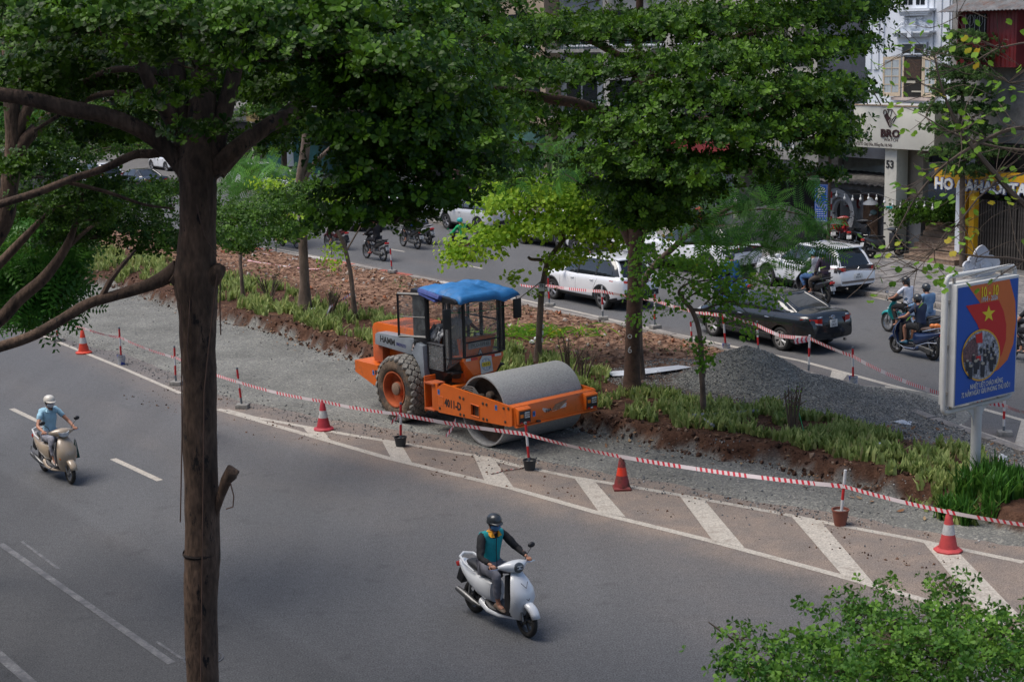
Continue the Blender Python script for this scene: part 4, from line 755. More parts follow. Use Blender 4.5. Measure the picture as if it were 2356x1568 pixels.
 if collar:
  cm = mat('collar_%02d%02d' % (int(collar[0]*99), int(collar[1]*99)), collar, .8)
  for s in (1, -1): MB().add([(nk[0]-.03, py+s*.06, nk[2]-.01), (nk[0]+.07, py+s*.055, nk[2]-.015), (up[0]+.13, py+s*.03, up[2]-.01), (up[0]+.125, py+s*.10, up[2]-.0), (nk[0]-.04, py+s*.10, nk[2]-.03)], [(0, 1, 2, 3, 4)]).build('collar', cm, t, smooth=False).modifiers.new('thickness', 'SOLIDIFY').thickness = .008
 pm = mat('cloth_%02d%02d%02d' % tuple(int(c*99) for c in pants), pants, .85, var=.12, vs_=6, bump=.6, bs=9); skinmesh('shorts' if legs == 'short' else 'trousers', PJ, PE, pm, t, 0, 2)
 hp_ = tag(bpy.data.objects.new('head', None)); hr = Matrix.Translation(hd) @ Matrix.Rotation(head_turn, 4, 'Z')
 COL.objects.link(hp_); hp_.parent = t; hp_.matrix_local = hr
 MB().ball((.018, 0, -.012), (.088, .072, .105), 14, 10).ball((.1, 0, -.02), (.018, .014, .026), 8, 6).ball((0, .074, -.02), (.02, .01, .03), 8, 6).ball((0, -.074, -.02), (.02, .01, .03), 8, 6).build('face', M_skin, hp_)
 for s in (1, -1): MB().ball((.095, s*.032, .012), (.010, .015, .008), 8, 6).build('eye', M_ink, hp_)
 if hair:
  MB().ball((-.015, 0, 0), (.092, .082, .115), 12, 8).build('hair', M_hair, hp_)
  if hair == 'tail': MB().tube([(-.09, 0, .0), (-.13, 0, -.02), (-.14, 0, -.1), (-.12, 0, -.2)], [.02, .034, .03, .008], 8).build('ponytail', M_hair, hp_)
  if hair == 'bun': MB().ball((-.12, .0, -.0), (.035, .035, .03), 8, 6).build('bun', M_hair, hp_)
 if helmet:
  hm = mat('helmet_%02d%02d%02d' % tuple(int(c*99) for c in helmet), helmet, .3, var=.05, coat=.3)
  mb = MB(); pr_ = [(0, .135), (.05, .130), (.09, .108), (.115, .07), (.123, .03), (.122, 0.0), (.112, -.012)]
  V = []; F = []; n = 22
  for i, (r, z) in enumerate(pr_):
   for j in range(n):
    a = 2*PI*j/n; dz = (-.030 if i > 3 else 0)*max(0, -math.cos(a)) + (.012 if i > 4 else 0)*max(0, math.cos(a)); V.append((r*1.06*math.cos(a)-.0, r*.88*math.sin(a), z*.96+.013+dz))
  for i in range(len(pr_)-1):
   for j in range(n): F.append((i*n+j, i*n+(j+1) % n, (i+1)*n+(j+1) % n, (i+1)*n+j))
  mb.add(V, F); ho = mb.build('helmet', hm, hp_)
  if peak:
   V = []; F = []
   for i in range(11):
    a = -1.15+2.3*i/10; V += [(.128*math.cos(a), .112*math.sin(a), .03), (.128*math.cos(a)+.065*max(0, math.cos(a*1.25)), .112*math.sin(a)*1.03, .012)]
   F = [(2*i, 2*i+1, 2*i+3, 2*i+2) for i in range(10)]
   pk = MB().add(V, F).build('peak', hm, ho); pk.modifiers.new('thickness', 'SOLIDIFY').thickness = .005
  st2 = MB()
  for s in (1, -1): st2.tube([(.03, s*.105, .02), (.035, s*.075, -.05), (.05, s*.03, -.112), (.055, 0, -.118)], .006, 5)
  st2.build('chin_strap', M_ink, hp_)
 if mask:
  MB().ball((.032, 0, -.045), (.088, .078, .068), 14, 8).build('face_mask', mask if not isinstance(mask, tuple) else mat('mask_%02d%02d' % (int(mask[0]*99), int(mask[1]*99)), mask, .8, bump=.4, bs=30), hp_)
 return t
# ------------------------------------------------------------------ scooters and motorbikes
def sring(c, w, h, ax='x', e=2.6, n=16, sh=0):
 out = []
 for j in range(n):
  a = 2*PI*(j+.5)/n; ca, sa = math.cos(a), math.sin(a); u = abs(ca)**(2/e)*(1 if ca > 0 else -1)*w/2; v = abs(sa)**(2/e)*(1 if sa > 0 else -1)*h/2
  out.append((c[0]+sh*v, c[1]+u, c[2]+v) if ax == 'x' else (c[0]+v, c[1]+u, c[2]))
 return out
_wh = {}
def bike_wheel(x, r, par, style, tw=.05, steer=0):
 w = bpy.data.objects.new('wheel', None); COL.objects.link(w); w.parent = par; w.location = (x, 0, r); w.rotation_euler = (0, 0, steer)
 key = (round(r, 3), style, tw)
 if key not in _wh:
  t = MB(); prof = [(r-tw*1.05+tw*1.05*math.cos(a)*1.0, tw*.95*math.sin(a)) for a in np.linspace(-2.2, 2.2, 13)]; t.lathe(prof, ax='y', n=36); T_ = t.build('tyre', M_rubber, w, angle=60)
  m = M_steel if style == 'spoke' else mat('alloy_dark', (.05, .05, .052), .4, .5) if style == 'dark' else mat('alloy_grey', (.35, .35, .36), .35, .7)
  k = MB(); ri = r-tw*1.75; k.lathe([(ri+.012, -tw*.6), (ri-.008, -tw*.55), (ri-.008, tw*.55), (ri+.012, tw*.6)], ax='y', n=36); k.lathe([(.05, -.05), (.05, .05), (0, .05)], ax='y', n=12); k.lathe([(0, -.05), (.05, -.05)], ax='y', n=12)
  if style == 'spoke':
   for i in range(18): a = i*2*PI/18; k.tube([(math.cos(a)*.04, .03*(-1)**i, math.sin(a)*.04), (math.cos(a+.2)*ri, 0, math.sin(a+.2)*ri)], .0028, 4)
  else:
   for i in range(5):
    a = i*2*PI/5; k.tube([(math.cos(a)*.03, 0, math.sin(a)*.03), (math.cos(a+.08)*ri*1.0, .0, math.sin(a+.08)*ri)], [.03, .019], 6)
  K_ = k.build('rim', m, w, angle=50)
  d = MB().lathe([(.10, .045), (.10, .05), (.05, .05), (.05, .045)], ax='y', n=20); D_ = d.build('brake_disc', M_steel, w); _wh[key] = (T_, K_, D_)
 else:
  for q in _wh[key]: c = q.copy(); COL.objects.link(c); c.parent = w
 return w
def number_plate(par, o, x, y, lines_, w=.19, h=.14, name='number_plate'):
 M_ = frame(o, x, y); p = MB(); p.T = M_; p.box((0, 0, 0), (w, h, .006)); p_ = p.build(name, M_plate, par, bevel=.002)
 for i, s in enumerate(lines_): text(s, h*(.50 if len(lines_) > 1 else .7), M_ink, p_, M_ @ Matrix.Translation((0, h*.23*(1-2*i) if len(lines_) > 1 else 0, .0045)), ext=.0004, bold=.008, sx=min(1, .85*w/(h*.31*max(1, len(s))*(1 if len(lines_) > 1 else 1.4))))
def scooter(name, label, place, rz, col, kind='scooter', group='motorbikes on the road', plate=('29-A1', '123.45'), wheel='dark', r=.245, wb=1.29, seatc=(.02, .02, .022), mirrors=(1, -1), steer=0.0, parked=False, light='round', trim=None, leanr=0.0, cat='scooter', detail=True):
 t = thing(name, label, cat, place, rz, group)
 if leanr: t.rotation_euler = (leanr, 0, rz)
 pm = mat('paint_%02d%02d%02d' % tuple(int(c*99) for c in col), col, .28, var=.04, coat=.6); xf, xr = wb*.5, -wb*.5; sm = mat('seat_%02d%02d' % (int(seatc[0]*99), int(seatc[1]*99)), seatc, .6, bump=.2)
 ub = kind == 'underbone'
 fw = bike_wheel(xf, r, t, wheel, .045, steer); bike_wheel(xr, r, t, wheel, .05 if not ub else .042)
 fk = MB()
 for s in (1, -1): fk.tube([(xf, s*.065, r), (xf-.07, s*.06, r+.28), (xf-.17, s*.045, .80)], [.018, .02, .024], 8)
 fk.build('fork', M_steel, t)
 md = MB(); rings = []
 for a in np.linspace(R(20 if not ub else 35), R(158), 11):
  rr = r+.028; c = (xf+rr*math.cos(a), 0, r+rr*math.sin(a)); ww = .075 if not ub else .06; e = .055
  taper = 1-.45*abs((a-PI/2)/(PI/2))**3
  rings.append([(c[0]+u*math.cos(a), v*taper, c[2]+u*math.sin(a)) for u, v in ((-e, -ww), (-e*.2, -ww*.98), (.012, -ww*.6), (.018, 0), (.012, ww*.6), (-e*.2, ww*.98), (-e, ww))])
 fm = md.loft(rings, cap=False, closed=False).build('front_mudguard', pm, t, angle=60); fm.modifiers.new('thickness', 'SOLIDIFY').thickness = .006
 hx = xf-.19
 if ub: prof = [(.40, .10, hx-.06, .10), (.50, .26, hx-.03, .08), (.62, .34, hx, .08), (.74, .30, hx-.0, .09), (.86, .20, hx-.04, .10), (.93, .14, hx-.07, .09)]
 else: prof = [(.27, .22, hx-.10, .18), (.36, .30, hx-.02, .16), (.46, .37, hx+.05, .15), (.60, .41, hx+.09, .16), (.72, .38, hx+.07, .15), (.82, .30, hx+.02, .13), (.92, .19, hx-.04, .11)]
 rings = []
 for z, w, x, dp_ in prof:
  rg = []
  for j in range(17):
   a = -PI/2+PI*j/16; rg.append((x+dp_*math.cos(a)**.9 if math.cos(a) > 0 else x, w/2*math.sin(a), z-.05*math.cos(a)))
  for j in range(9): q = 1-j/8; rg.append((x-.035*math.sin(PI*(1-q)*.999), w/2*.97*(2*q-1), z))
  rings.append(rg)
 ap = MB().loft(rings).build('front_shield', pm, t, angle=50)
 if not ub:
  MB().loft([sring((xf-.155, 0, .58-.14*k), .20-.03*k, .10, 'z') for k in range(3)]).build('front_inner_panel', M_black, t)
  MB().prism([(hx-.12, .27), (hx-.02, .30), (hx-.06, .86), (hx-.12, .88), (hx-.15, .5)], 'y', -.15, .15).build('inner_shield', M_black, t, bevel=.02)
  MB().loft([sring((x, 0, z), w, h) for x, z, w, h in ((hx-.02, .29, .24, .09), (.2, .27, .30, .08), (-.05, .27, .32, .09), (-.16, .33, .32, .16))]).build('floorboard', M_black, t)
  MB().loft([sring((x, 0, z), w, h) for x, z, w, h in ((hx+.0, .25, .20, .06), (.15, .22, .34, .09), (-.1, .23, .37, .12), (-.3, .3, .34, .16))], True).build('belly_panel', pm, t, angle=60)
 else:
  MB().loft([sring((x, 0, z), w, h) for x, z, w, h in ((hx-.02, .74, .10, .12), (.18, .58, .11, .12), (-.05, .52, .15, .16), (-.2, .55, .18, .2))]).build('frame_cover', pm, t)
  MB().box((.02, 0, .37), (.34, .2, .2)).lathe([(.07, -.12), (.07, .12), (0, .12)], (.05, 0, .34), 'y', 14).build('engine', M_steel, t, bevel=.02)
 if ub: rb_ = ((-.05, .56, .14, .16), (-.2, .60, .22, .22), (-.45, .66, .23, .18), (-.7, .74, .18, .13), (-.9, .80, .10, .07))
 else: rb_ = ((-.06, .50, .26, .34), (-.16, .51, .34, .38), (-.35, .54, .38, .33), (-.55, .60, .36, .26), (-.75, .67, .28, .19), (-.90, .73, .17, .11), (-.95, .75, .09, .06))
 MB().loft([sring((x, 0, z), w, h, n=20) for x, z, w, h in rb_]).build('rear_body', pm, t, angle=60)
 zt = .78 if not ub else .78
 MB().loft([sring((x, 0, z), w, h, n=18, e=3) for x, z, w, h in ((.0, zt-.05, .14, .05), (-.06, zt-.03, .22, .08), (-.2, zt-.02, .27, .09), (-.38, zt-.0, .28, .10), (-.45, zt+.02, .27, .11), (-.62, zt+.03, .24, .10), (-.72, zt+.02, .15, .06))]).build('seat', sm, t, angle=60)
 gm = trim or pm
 MB().tube([(-.42, .155, .74), (-.62, .165, .80), (-.82, .12, .86), (-.90, 0, .87), (-.82, -.12, .86), (-.62, -.165, .80), (-.42, -.155, .74)], [.011, .016, .02, .024, .02, .016, .011], 8).build('grab_rail', gm, t)
 MB().box((-.96 if not ub else -.93, 0, .70 if not ub else .73), (.05, .18, .08), Matrix.Rotation(-.35, 3, 'Y')).build('tail_light', M_red, t, bevel=.02)
 MB().hexa([(-.80, -.07, .55), (-.90, -.06, .40), (-.90, .06, .40), (-.80, .07, .55), (-.90, -.09, .66), (-1.0, -.08, .46), (-1.0, .08, .46), (-.90, .09, .66)]).build('rear_mudguard', M_black, t, bevel=.01)
 if plate: number_plate(t, (-1.0, 0, .53), (0, -1, 0), (.28, 0, 1), plate)
 en = MB(); en.loft([sring((x, .09, z), w, h) for x, z, w, h in ((-.1, .30, .12, .12), (-.3, .30, .14, .16), (xr-.02, r, .11, .17), (xr-.12, r, .08, .1))]); en.lathe([(.07, .13), (.07, .17), (0, .175)], (xr, 0, r), 'y', 14); en.build('swing_arm', mat('engine_grey', (.10, .10, .10), .5, .5, var=.2), t)
 ex_ = MB().tube([(-.15, -.09, .24), (-.35, -.12, .22), (-.48, -.14, .25), (xr-.05, -.155, .32), (xr-.22, -.16, .36)], [.018, .02, .045, .05, .042], 10).build('exhaust', mat('exhaust_steel', (.16, .16, .16), .4, .7), t)
 MB().tube([(xr, .10, r+.05), (xr+.08, .11, .56)], .022, 8).tube([(xr, -.10, r+.05), (xr+.08, -.11, .56)], .022, 8).build('shock_absorber', M_steel, t)
 if parked: MB().tube([(-.05, .12, .25), (-.1, .26, .0)], .011, 6).build('stand', M_steel, t)
 hb_ = bpy.data.objects.new('handlebar', None); COL.objects.link(hb_); hb_.parent = t; hb_.location = (hx-.07, 0, 1.0); hb_.rotation_euler = (0, 0, steer)
 MB().loft([[(x+dx*math.cos(a), y, z+dz*math.sin(a)) for a in [2*PI*j/14 for j in range(14)]] for y, x, z, dx, dz in ((-.25, -.06, .0, .02, .022), (-.19, -.035, .0, .05, .045), (-.11, .0, .0, .095, .075), (0, .02, .0, .125, .09), (.11, .0, .0, .095, .075), (.19, -.035, .0, .05, .045), (.25, -.06, .0, .02, .022))]).build('handlebar_cover', pm if not ub else M_black if col[0] < .3 else pm, hb_, angle=60)
 MB().loft([[(x+.03*math.cos(a), .045*math.sin(a)*w, z) for a in [2*PI*j/10 for j in range(10)]] for x, w, z in ((.0, 1, -.1), (.0, 1.2, -.04))]).build('steering_neck', M_black, hb_)
 for s in (1, -1):
  MB().cyl((-.07, s*.24, .0), (-.13, s*.37, -.005), .017, n=10).build('grip', M_black, hb_)
  MB().tube([(-.03, s*.24, -.0), (-.01, s*.28, -.0), (-.06, s*.385, -.01)], .007, 6).build('brake_lever', M_chrome, hb_)
 for s in mirrors:
  mo = MB().tube([(-.05, s*.21, .03), (-.04, s*.25, .12), (-.06, s*.33, .19)], .006, 6).build('mirror_stalk', M_black, hb_); mm = MB(); mm.loft([[( -.075+x, s*.35+.062*k*math.cos(a), .225+.042*k*math.sin(a)) for a in [2*PI*j/14 for j in range(14)]] for x, k in ((-.016, .92), (.0, 1), (.02, .75), (.026, .3))]); mm.build('mirror', M_black, mo)
  MB().add([(-.0925, s*.35+.055*math.cos(a), .225+.036*math.sin(a)) for a in [2*PI*j/14 for j in range(14)]], [tuple(range(14))]).build('mirror_glass', M_chrome, mo, smooth=False)
 if light == 'round':
  MB().lathe([(.078, -.01), (.078, .015), (.062, .028), (0, .034)], (.105, 0, .0), 'x', 22).build('headlight', mat('smoked_lens', (.09, .1, .11), .08, .2, var=0), hb_)
  MB().box((.142, 0, .028), (.006, .085, .012)).box((.142, 0, -.012), (.006, .085, .012)).build('headlight_bar', M_clear, hb_)
 elif light == 'wide':
  o = [(-.12, .035), (-.05, .01), (0, .02), (.05, .01), (.12, .035), (.09, -.045), (.03, -.065), (-.03, -.065), (-.09, -.045)]; x = .16
  MB().add([(x-3.2*a*a, a*.95, b) for a, b in o]+[(x-.06-3.2*a*a, a*.95, b) for a, b in o], [tuple(range(9))]+[(i, (i+1) % 9, (i+1) % 9+9, i+9) for i in range(9)]).build('headlight', M_clear, hb_)
 else: MB().ball((.11, 0, .0), (.04, .075, .05), 12, 8).build('headlight', M_clear, hb_)
 for s in (1, -1):
  zz, yy = (.54, .150) if not ub else (.72, .12)
  MB().ball((hx+.145 if not ub else hx+.05, s*yy, zz), (.035, .035, .05 if light == 'wide' else .018), 10, 6, rot=Matrix.Rotation(s*.55, 3, 'Z')).build('indicator', M_amber if light == 'wide' else M_clear, t)
 return t
def vloc(rear, front, wb):
 """two wheel contact pixels -> place on the ground, heading"""
 a = g(*rear); b = g(*front); d = (b-a); c = (a+b)/2; return c, math.atan2(d.y, d.x)
SG = [(.335, .32, 1.0), (.335, -.32, 1.0)]
def grips(wb, steer=0):
 hx = wb*.5-.19-.07; out = []
 for s in (1, -1):
  v = Matrix.Rotation(steer, 3, 'Z') @ Vector((-.10, s*.31, .0)); out.append((hx+v.x, v.y, 1.0+v.z+.025))
 return out
FB = [(.20, .13, .41), (.20, -.13, .41)]
FP = [(.02, .19, .33), (.02, -.19, .33)]
KN = [(.20, .17, .80), (.20, -.17, .80)]
# --- the white scooter nearest the camera
p, a = vloc((1093, 1407), (1213, 1464), 1.29)
scooter('scooter', 'white electric scooter ridden by the man in a teal vest, nearest to the camera', p, a, (.68, .70, .72), r=.25, mirrors=(1,), light='round', plate=None, steer=-.06)
V_ = None
M_plaid = mat('plaid_mask', (.08, .2, .38), .8, var=0)
person('man in teal vest and plaid blue face mask riding the white scooter', p, a, (-.22, 0, .86), .12, grips(1.29, -.06), [(.16, .15, .385), (.16, -.15, .385)], knees=[(.17, .18, .83), (.17, -.18, .83)], head_turn=-.12, shirt=(.012, .012, .014), sleeve='long', pants=(.20, .20, .23), vest=(.008, .30, .32), collar=(.75, .33, .015), helmet=(.035, .04, .045), mask=M_plaid, hair='short', shoe=(.14, .1, .07), fine=True, group='riders on the near carriageway')
sw_ = [o for o in bpy.data.objects if o.name == 'scooter'][0]
for s in (1, -1):
 MB().tube([(.455+.165, s*.10, .55), (.455+.13, s*.165, .60), (.455+.06, s*.20, .66)], [.006, .016, .005], 6, flat=.6).build('running_light', mat('smoked_lens', (.09, .1, .11)), sw_); MB().tube([(.455+.175, s*.085, .535), (.455+.145, s*.15, .585)], .004, 4).build('light_strip', M_chrome, sw_)
MB().tube([(.36, .1, 1.05), (.42, .14, 1.0), (.40, .1, .9)], .006, 5).tube([(.36, -.1, 1.05), (.42, -.14, 1.0), (.40, -.1, .9)], .006, 5).build('cable', M_black, sw_)
MB().add([(.645+.27*math.cos(1.0), .05, .25+.27*math.sin(1.0)-.13), (.645+.2, .066, .30), (.645+.17, .066, .36)], [(0, 1, 2)]).build('green_mark', mat('green_mark', (.1, .5, .05), .4), sw_)
hx = 1.29*.5-.19
vm_ = MB().tube([(hx+.155, .06, .81), (hx+.20, 0, .735), (hx+.155, -.06, .81)], .005, 5).tube([(hx+.225, .05, .60), (hx+.25, 0, .565), (hx+.225, -.05, .60)], .006, 5).build('badge', M_black, [o for o in bpy.data.objects if o.name == 'scooter'][0])
# --- the beige scooter on the left
p, a = vloc((104, 1083), (163.4, 1112), 1.28)
M_tan = (.40, .32, .235)
scooter('scooter', 'beige scooter with chrome guard bars ridden by the woman in a white helmet', p, a, M_tan, r=.235, wb=1.28, light='wide', wheel='grey', plate=None, steer=-.05, trim=mat('white_rail', (.6, .6, .6), .4), seatc=(.03, .035, .04))
bs_ = [o for o in bpy.data.objects if o.name.startswith('scooter') and o.parent is None][-1]
cg = MB()
for s in (1, -1): cg.tube([(hx+.06, s*.20, .86), (hx+.02, s*.235, .62), (hx-.02, s*.20, .36), (.1, s*.21, .235), (-.25, s*.22, .25), (-.5, s*.235, .34), (-.78, s*.20, .47), (-.74, s*.2, .56)], .011, 6)
cg.tube([(hx+.33, -.09, .38), (hx+.38, 0, .36), (hx+.33, .09, .38)], .009, 6); cg.build('guard_bar', M_chrome, bs_)
MB().add([(hx+.245, .05, .66), (hx+.262, .022, .56), (hx+.25, .035, .60)], [(0, 1, 2)]).add([(hx+.245, -.05, .66), (hx+.262, -.022, .56), (hx+.25, -.035, .60)], [(0, 1, 2)]).build('vent', M_black, bs_)
person('woman in light blue polo shirt and white helmet riding the beige scooter', p, a, (-.22, 0, .86), .06, grips(1.28, -.05), FB, knees=[(.16, .14, .83), (.16, -.14, .83)], head_turn=.12, shirt=(.33, .55, .68), sleeve='short', pants=(.38, .38, .43), helmet=(.66, .62, .55), mask=(.55, .56, .6), hair='bun', shoe=(.55, .48, .42), fem=True, fine=True, collar=(.36, .58, .7), group='riders on the near carriageway')
bgp = thing('bag', 'dark green cloth bag hanging from the handlebar of the beige scooter', 'bag', p, a)
MB().hexa([(.30, .24, .42), (.38, .24, .42), (.38, .34, .42), (.30, .34, .42), (.32, .26, .80), (.36, .26, .80), (.36, .29, .80), (.32, .29, .80)]).build('sack', mat('dark_green_cloth', (.008, .06, .05), .8, bump=.4), bgp, bevel=.01)
hbp = thing('helmet', 'black helmet hanging between the knees of the woman on the beige scooter', 'helmet', p, a)
MB().ball((.27, -.05, .70), (.13, .13, .11), 14, 9).build('shell', M_black, hbp)
# --- far carriageway riders: (rear px, front px, wb, colour, kind, label, plate, riders...)
def ride(rear, front, wb, col, kind, label, plate, who, wheel='dark', r=.25, cat='scooter', mir=(1, -1), trim=None, light='oval', tail=None, seatc=(.02, .02, .022), fit=True):
 c, a = vloc(rear, front, wb)
 s = scooter('scooter' if kind == 'scooter' else 'motorbike', label, c, a, col, kind, 'motorbikes on the far carriageway', plate, wheel, r, wb, seatc, mir, trim=trim, light=light, cat='scooter' if kind == 'scooter' else 'motorbike')
 for i, w in enumerate(who):
  w = dict(w); lab = w.pop('label'); x = -.22-.36*i; ft = FB if kind == 'scooter' else FP
  if len(who) > 1 and i == 0: x = -.12
  kn_ = [(x+.42, .17, .80), (x+.42, -.17, .80)]
  if i: g_ = [(x+.28, .15, .90), (x+.28, -.15, .90)]; ft = [(-.22, .22, .36), (-.22, -.22, .36)]; kn_ = [(x+.36, .25, .76), (x+.36, -.25, .76)]
  else: g_ = grips(wb)
  person(lab, c, a, (x, 0, .86+.04*i), w.pop('lean', .14), g_, w.pop('feet', ft), knees=kn_, group='riders on the far carriageway', **w)
 return s
BK = (.02, .02, .022)
s3 = ride((2144, 828), (2063, 811), 1.27, (.012, .028, .085), 'scooter', 'dark blue scooter with chrome trim carrying a man in shorts', ('29-AD', '146.82'), [dict(label='man in dark navy shirt and black shorts on the dark blue scooter', shirt=(.022, .035, .075), sleeve='short', pants=(.03, .03, .032), legs='short', helmet=(.04, .045, .05), hair='short', shoe=(.03, .12, .19), lean=.16)], trim=M_chrome, r=.235, seatc=(.09, .06, .05))
cg = MB()
for s in (1, -1): cg.tube([(.46, s*.19, .80), (.50, s*.215, .6), (.42, s*.2, .34), (.2, s*.2, .25), (-.2, s*.22, .26), (-.3, s*.225, .36), (-.62, s*.2, .48), (-.9, s*.15, .5), (-.92, s*.13, .66)], .010, 6)
cg.build('guard_bar', M_chrome, s3)
ob = thing('plastic_bag', 'crumpled orange plastic bag tied to the rail of the dark blue scooter', 'plastic bag', s3.location, s3.rotation_euler.z)
MB().ball((-.78, 0, .90), (.10, .13, .08), 9, 6, rot=Matrix.Rotation(.4, 3, 'X')).ball((-.70, .1, .92), (.08, .07, .06), 8, 5).ball((-.9, -.03, .86), (.07, .06, .1), 7, 5).build('sack', mat('orange_plastic', (.75, .22, .05), .4, var=.2, bump=.6, bs=30), ob)
ride((2112, 779), (2041, 762), 1.23, (.02, .36, .36), 'underbone', 'teal motorbike ridden by the woman with a ponytail', ('36-L1', '112.06'), [dict(label='woman with ponytail in white shirt riding the teal motorbike', shirt=(.62, .64, .72), sleeve='short', pants=(.02, .02, .02), helmet=(.02, .022, .024), hair='tail', fem=True, shoe=(.04, .04, .05), lean=.12)], wheel='spoke', r=.29)
ride((2157, 799), (2086, 782), 1.24, (.05, .055, .07), 'underbone', 'dark motorbike with a black seat just behind the dark blue scooter', ('36-L1', '050.94'), [dict(label='man in light blue long sleeved shirt on the dark motorbike', shirt=(.15, .26, .42), sleeve='long', pants=(.22, .3, .42), helmet=(.035, .038, .042), hair='short', lean=.06)], wheel='spoke', r=.29)
ride((1903, 700), (1834, 686), 1.27, BK, 'scooter', 'black scooter carrying two men between the white cars and the black sedan', ('29-K1', '334.18'), [dict(label='man in white shirt and blue mask steering the black scooter', shirt=(.55, .56, .6), sleeve='long', pants=(.1, .2, .4), helmet=(.25, .45, .55), mask=(.2, .5, .65), hair='short', lean=.1), dict(label='man in striped purple shirt and grey helmet riding pillion', shirt=(.055, .035, .055), sleeve='long', pants=(.07, .055, .045), helmet=(.12, .16, .19), hair='short', mask=(.2, .5, .65), lean=.06)])
ride((1712, 706), (1652, 693), 1.25, (.03, .12, .42), 'scooter', 'blue scooter half hidden by leaves behind the black sedan', ('30-H2', '771.50'), [dict(label='man in blue jacket riding behind the leafy thin tree', shirt=(.02, .10, .2), sleeve='long', pants=(.02, .05, .2), helmet=(.05, .06, .08), hair='short', lean=.3)])
ride((1392, 606), (1345, 598), 1.24, BK, 'underbone', 'black motorbike between the two white cars, mostly behind leaves', None, [dict(label='man in bright blue shirt and white helmet between the white cars', shirt=(.015, .09, .42), sleeve='short', pants=(.05, .05, .06), helmet=(.6, .6, .6), hair='short')])
ride((1079, 601), (1039, 595), 1.24, (.16, .02, .02), 'underbone', 'dark red motorbike ridden by the rider in a green jacket', ('29-F1', '602.33'), [dict(label='rider in bright green jacket and teal helmet', shirt=(.01, .32, .11), sleeve='long', pants=(.02, .02, .025), helmet=(.02, .38, .36), shoe=(.3, .1, .08), lean=.2)], wheel='spoke', r=.285)
ride((882, 601), (844, 594), 1.22, BK, 'underbone', 'black motorbike next to the striped pole at the edge of the median', ('30-K9', '812.47'), [dict(label='rider in black clothes on the black motorbike by the striped pole', shirt=(.02, .02, .02), sleeve='long', pants=(.02, .02, .03), helmet=(.03, .03, .03), lean=.12, shoe=(.2, .03, .03))], wheel='spoke', r=.285)
ride((964, 574), (925, 566), 1.22, BK, 'underbone', 'black motorbike with red tail lamp ahead of the one in green', ('29-M1', '350.61'), [dict(label='rider in dark blue shirt with bare feet near the white cars', shirt=(.015, .05, .16), sleeve='short', pants=(.03, .03, .04), helmet=(.1, .1, .12), lean=.12)], wheel='spoke', r=.285)
ride((988, 563), (955, 556), 1.24, (.35, .35, .37), 'scooter', 'pale grey scooter with spoked wheels beside the parked silver car', ('30-H9', '224.58'), [dict(label='rider in white shirt and black helmet beside the silver car', shirt=(.55, .57, .63), sleeve='long', pants=(.05, .05, .06), helmet=(.02, .02, .02), lean=.12)])
ride((684, 572), (650, 566), 1.22, BK, 'underbone', 'black motorbike at far left ridden by someone with bare legs', None, [dict(label='rider with bare legs and brown shorts at the far left', shirt=(.12, .1, .08), sleeve='short', pants=(.10, .07, .05), legs='short', helmet=(.03, .03, .03))], wheel='spoke', r=.285)
ride((790, 575), (755, 569), 1.22, (.12, .02, .02), 'underbone', 'dark motorbike seen past the thick median tree', None, [dict(label='rider in dark checked shirt past the thick median tree', shirt=(.05, .04, .05), sleeve='long', pants=(.02, .02, .02), helmet=(.03, .03, .03))], wheel='spoke', r=.285)
ride((2398, 842), (2330, 825), 1.24, (.10, .10, .11), 'underbone', 'dark motorbike cut by the right edge beyond the poster board', ('29-C1', '480.19'), [dict(label='rider in black T-shirt at the right edge behind the poster board', shirt=(.015, .015, .017), sleeve='short', pants=(.02, .02, .03), helmet=None, hair='short'), dict(label='pillion rider in dark blue printed shirt at the right edge', shirt=(.02, .04, .09), sleeve='short', pants=(.03, .03, .05), helmet=(.04, .04, .04))], wheel='spoke', r=.285)
person('man in white T-shirt at the wheel inside the road roller cab', RO, RZ, (-2.28, .1, 1.78), .12, [(-1.75, .27, 2.07), (-1.78, -.06, 2.07)], [(-1.75, .22, 1.38), (-1.75, -.02, 1.38)], knees=[(-1.85, .24, 1.80), (-1.85, -.04, 1.80)], shirt=(.5, .47, .46), sleeve='short', pants=(.12, .11, .1), helmet=None, hair='short', group='people at work')
def park(rear, front, wb, col, label, kind='scooter', plate=('29-P1', '555.10'), **k):
 a_ = g(*rear, .16); b_ = g(*front, .16); d = b_-a_; c = (a_+b_)/2
 return scooter('scooter' if kind == 'scooter' else 'motorbike', label, c, math.atan2(d.y, d.x), col, kind, 'motorbikes parked on the pavement', plate, wb=wb, parked=True, leanr=-.10, cat='scooter' if kind == 'scooter' else 'motorbike', **k)
park((2004, 594), (2069, 588), 1.27, (.05, .055, .06), 'black and grey parked scooter nearest to the marble steps', light='oval')
park((1953, 578), (2008, 562), 1.27, (.02, .02, .022), 'black parked scooter with a grey green helmet on its mirror', light='oval')
park((1915, 571), (1962, 553), 1.25, (.45, .02, .025), 'red and white parked motorbike behind the parking sign pole', 'underbone', wheel='spoke', r=.28)
park((1868, 552), (1905, 541), 1.25, (.08, .1, .14), 'dark parked scooter to the left of the blue parking sign', light='oval')
park((1590, 524), (1553, 522), 1.22, (.03, .03, .03), 'black parked motorbike with spoked wheels behind the reddish trunk', 'underbone', wheel='spoke', r=.285)
park((1585, 539), (1618, 534), 1.22, (.5, .02, .03), 'bright red parked motorbike beside the big white car', 'underbone', wheel='spoke', r=.28)
hm = thing('helmet', 'grey green helmet resting on the handlebar of the parked black scooter', 'helmet', g(2004, 548, .9))
hm.location = g(2008, 562, .16)+Vector((0, 0, 1.25)); MB().ball((0, 0, 0), (.13, .13, .11), 14, 9).build('shell', mat('grey_green', (.16, .25, .24), .4), hm)
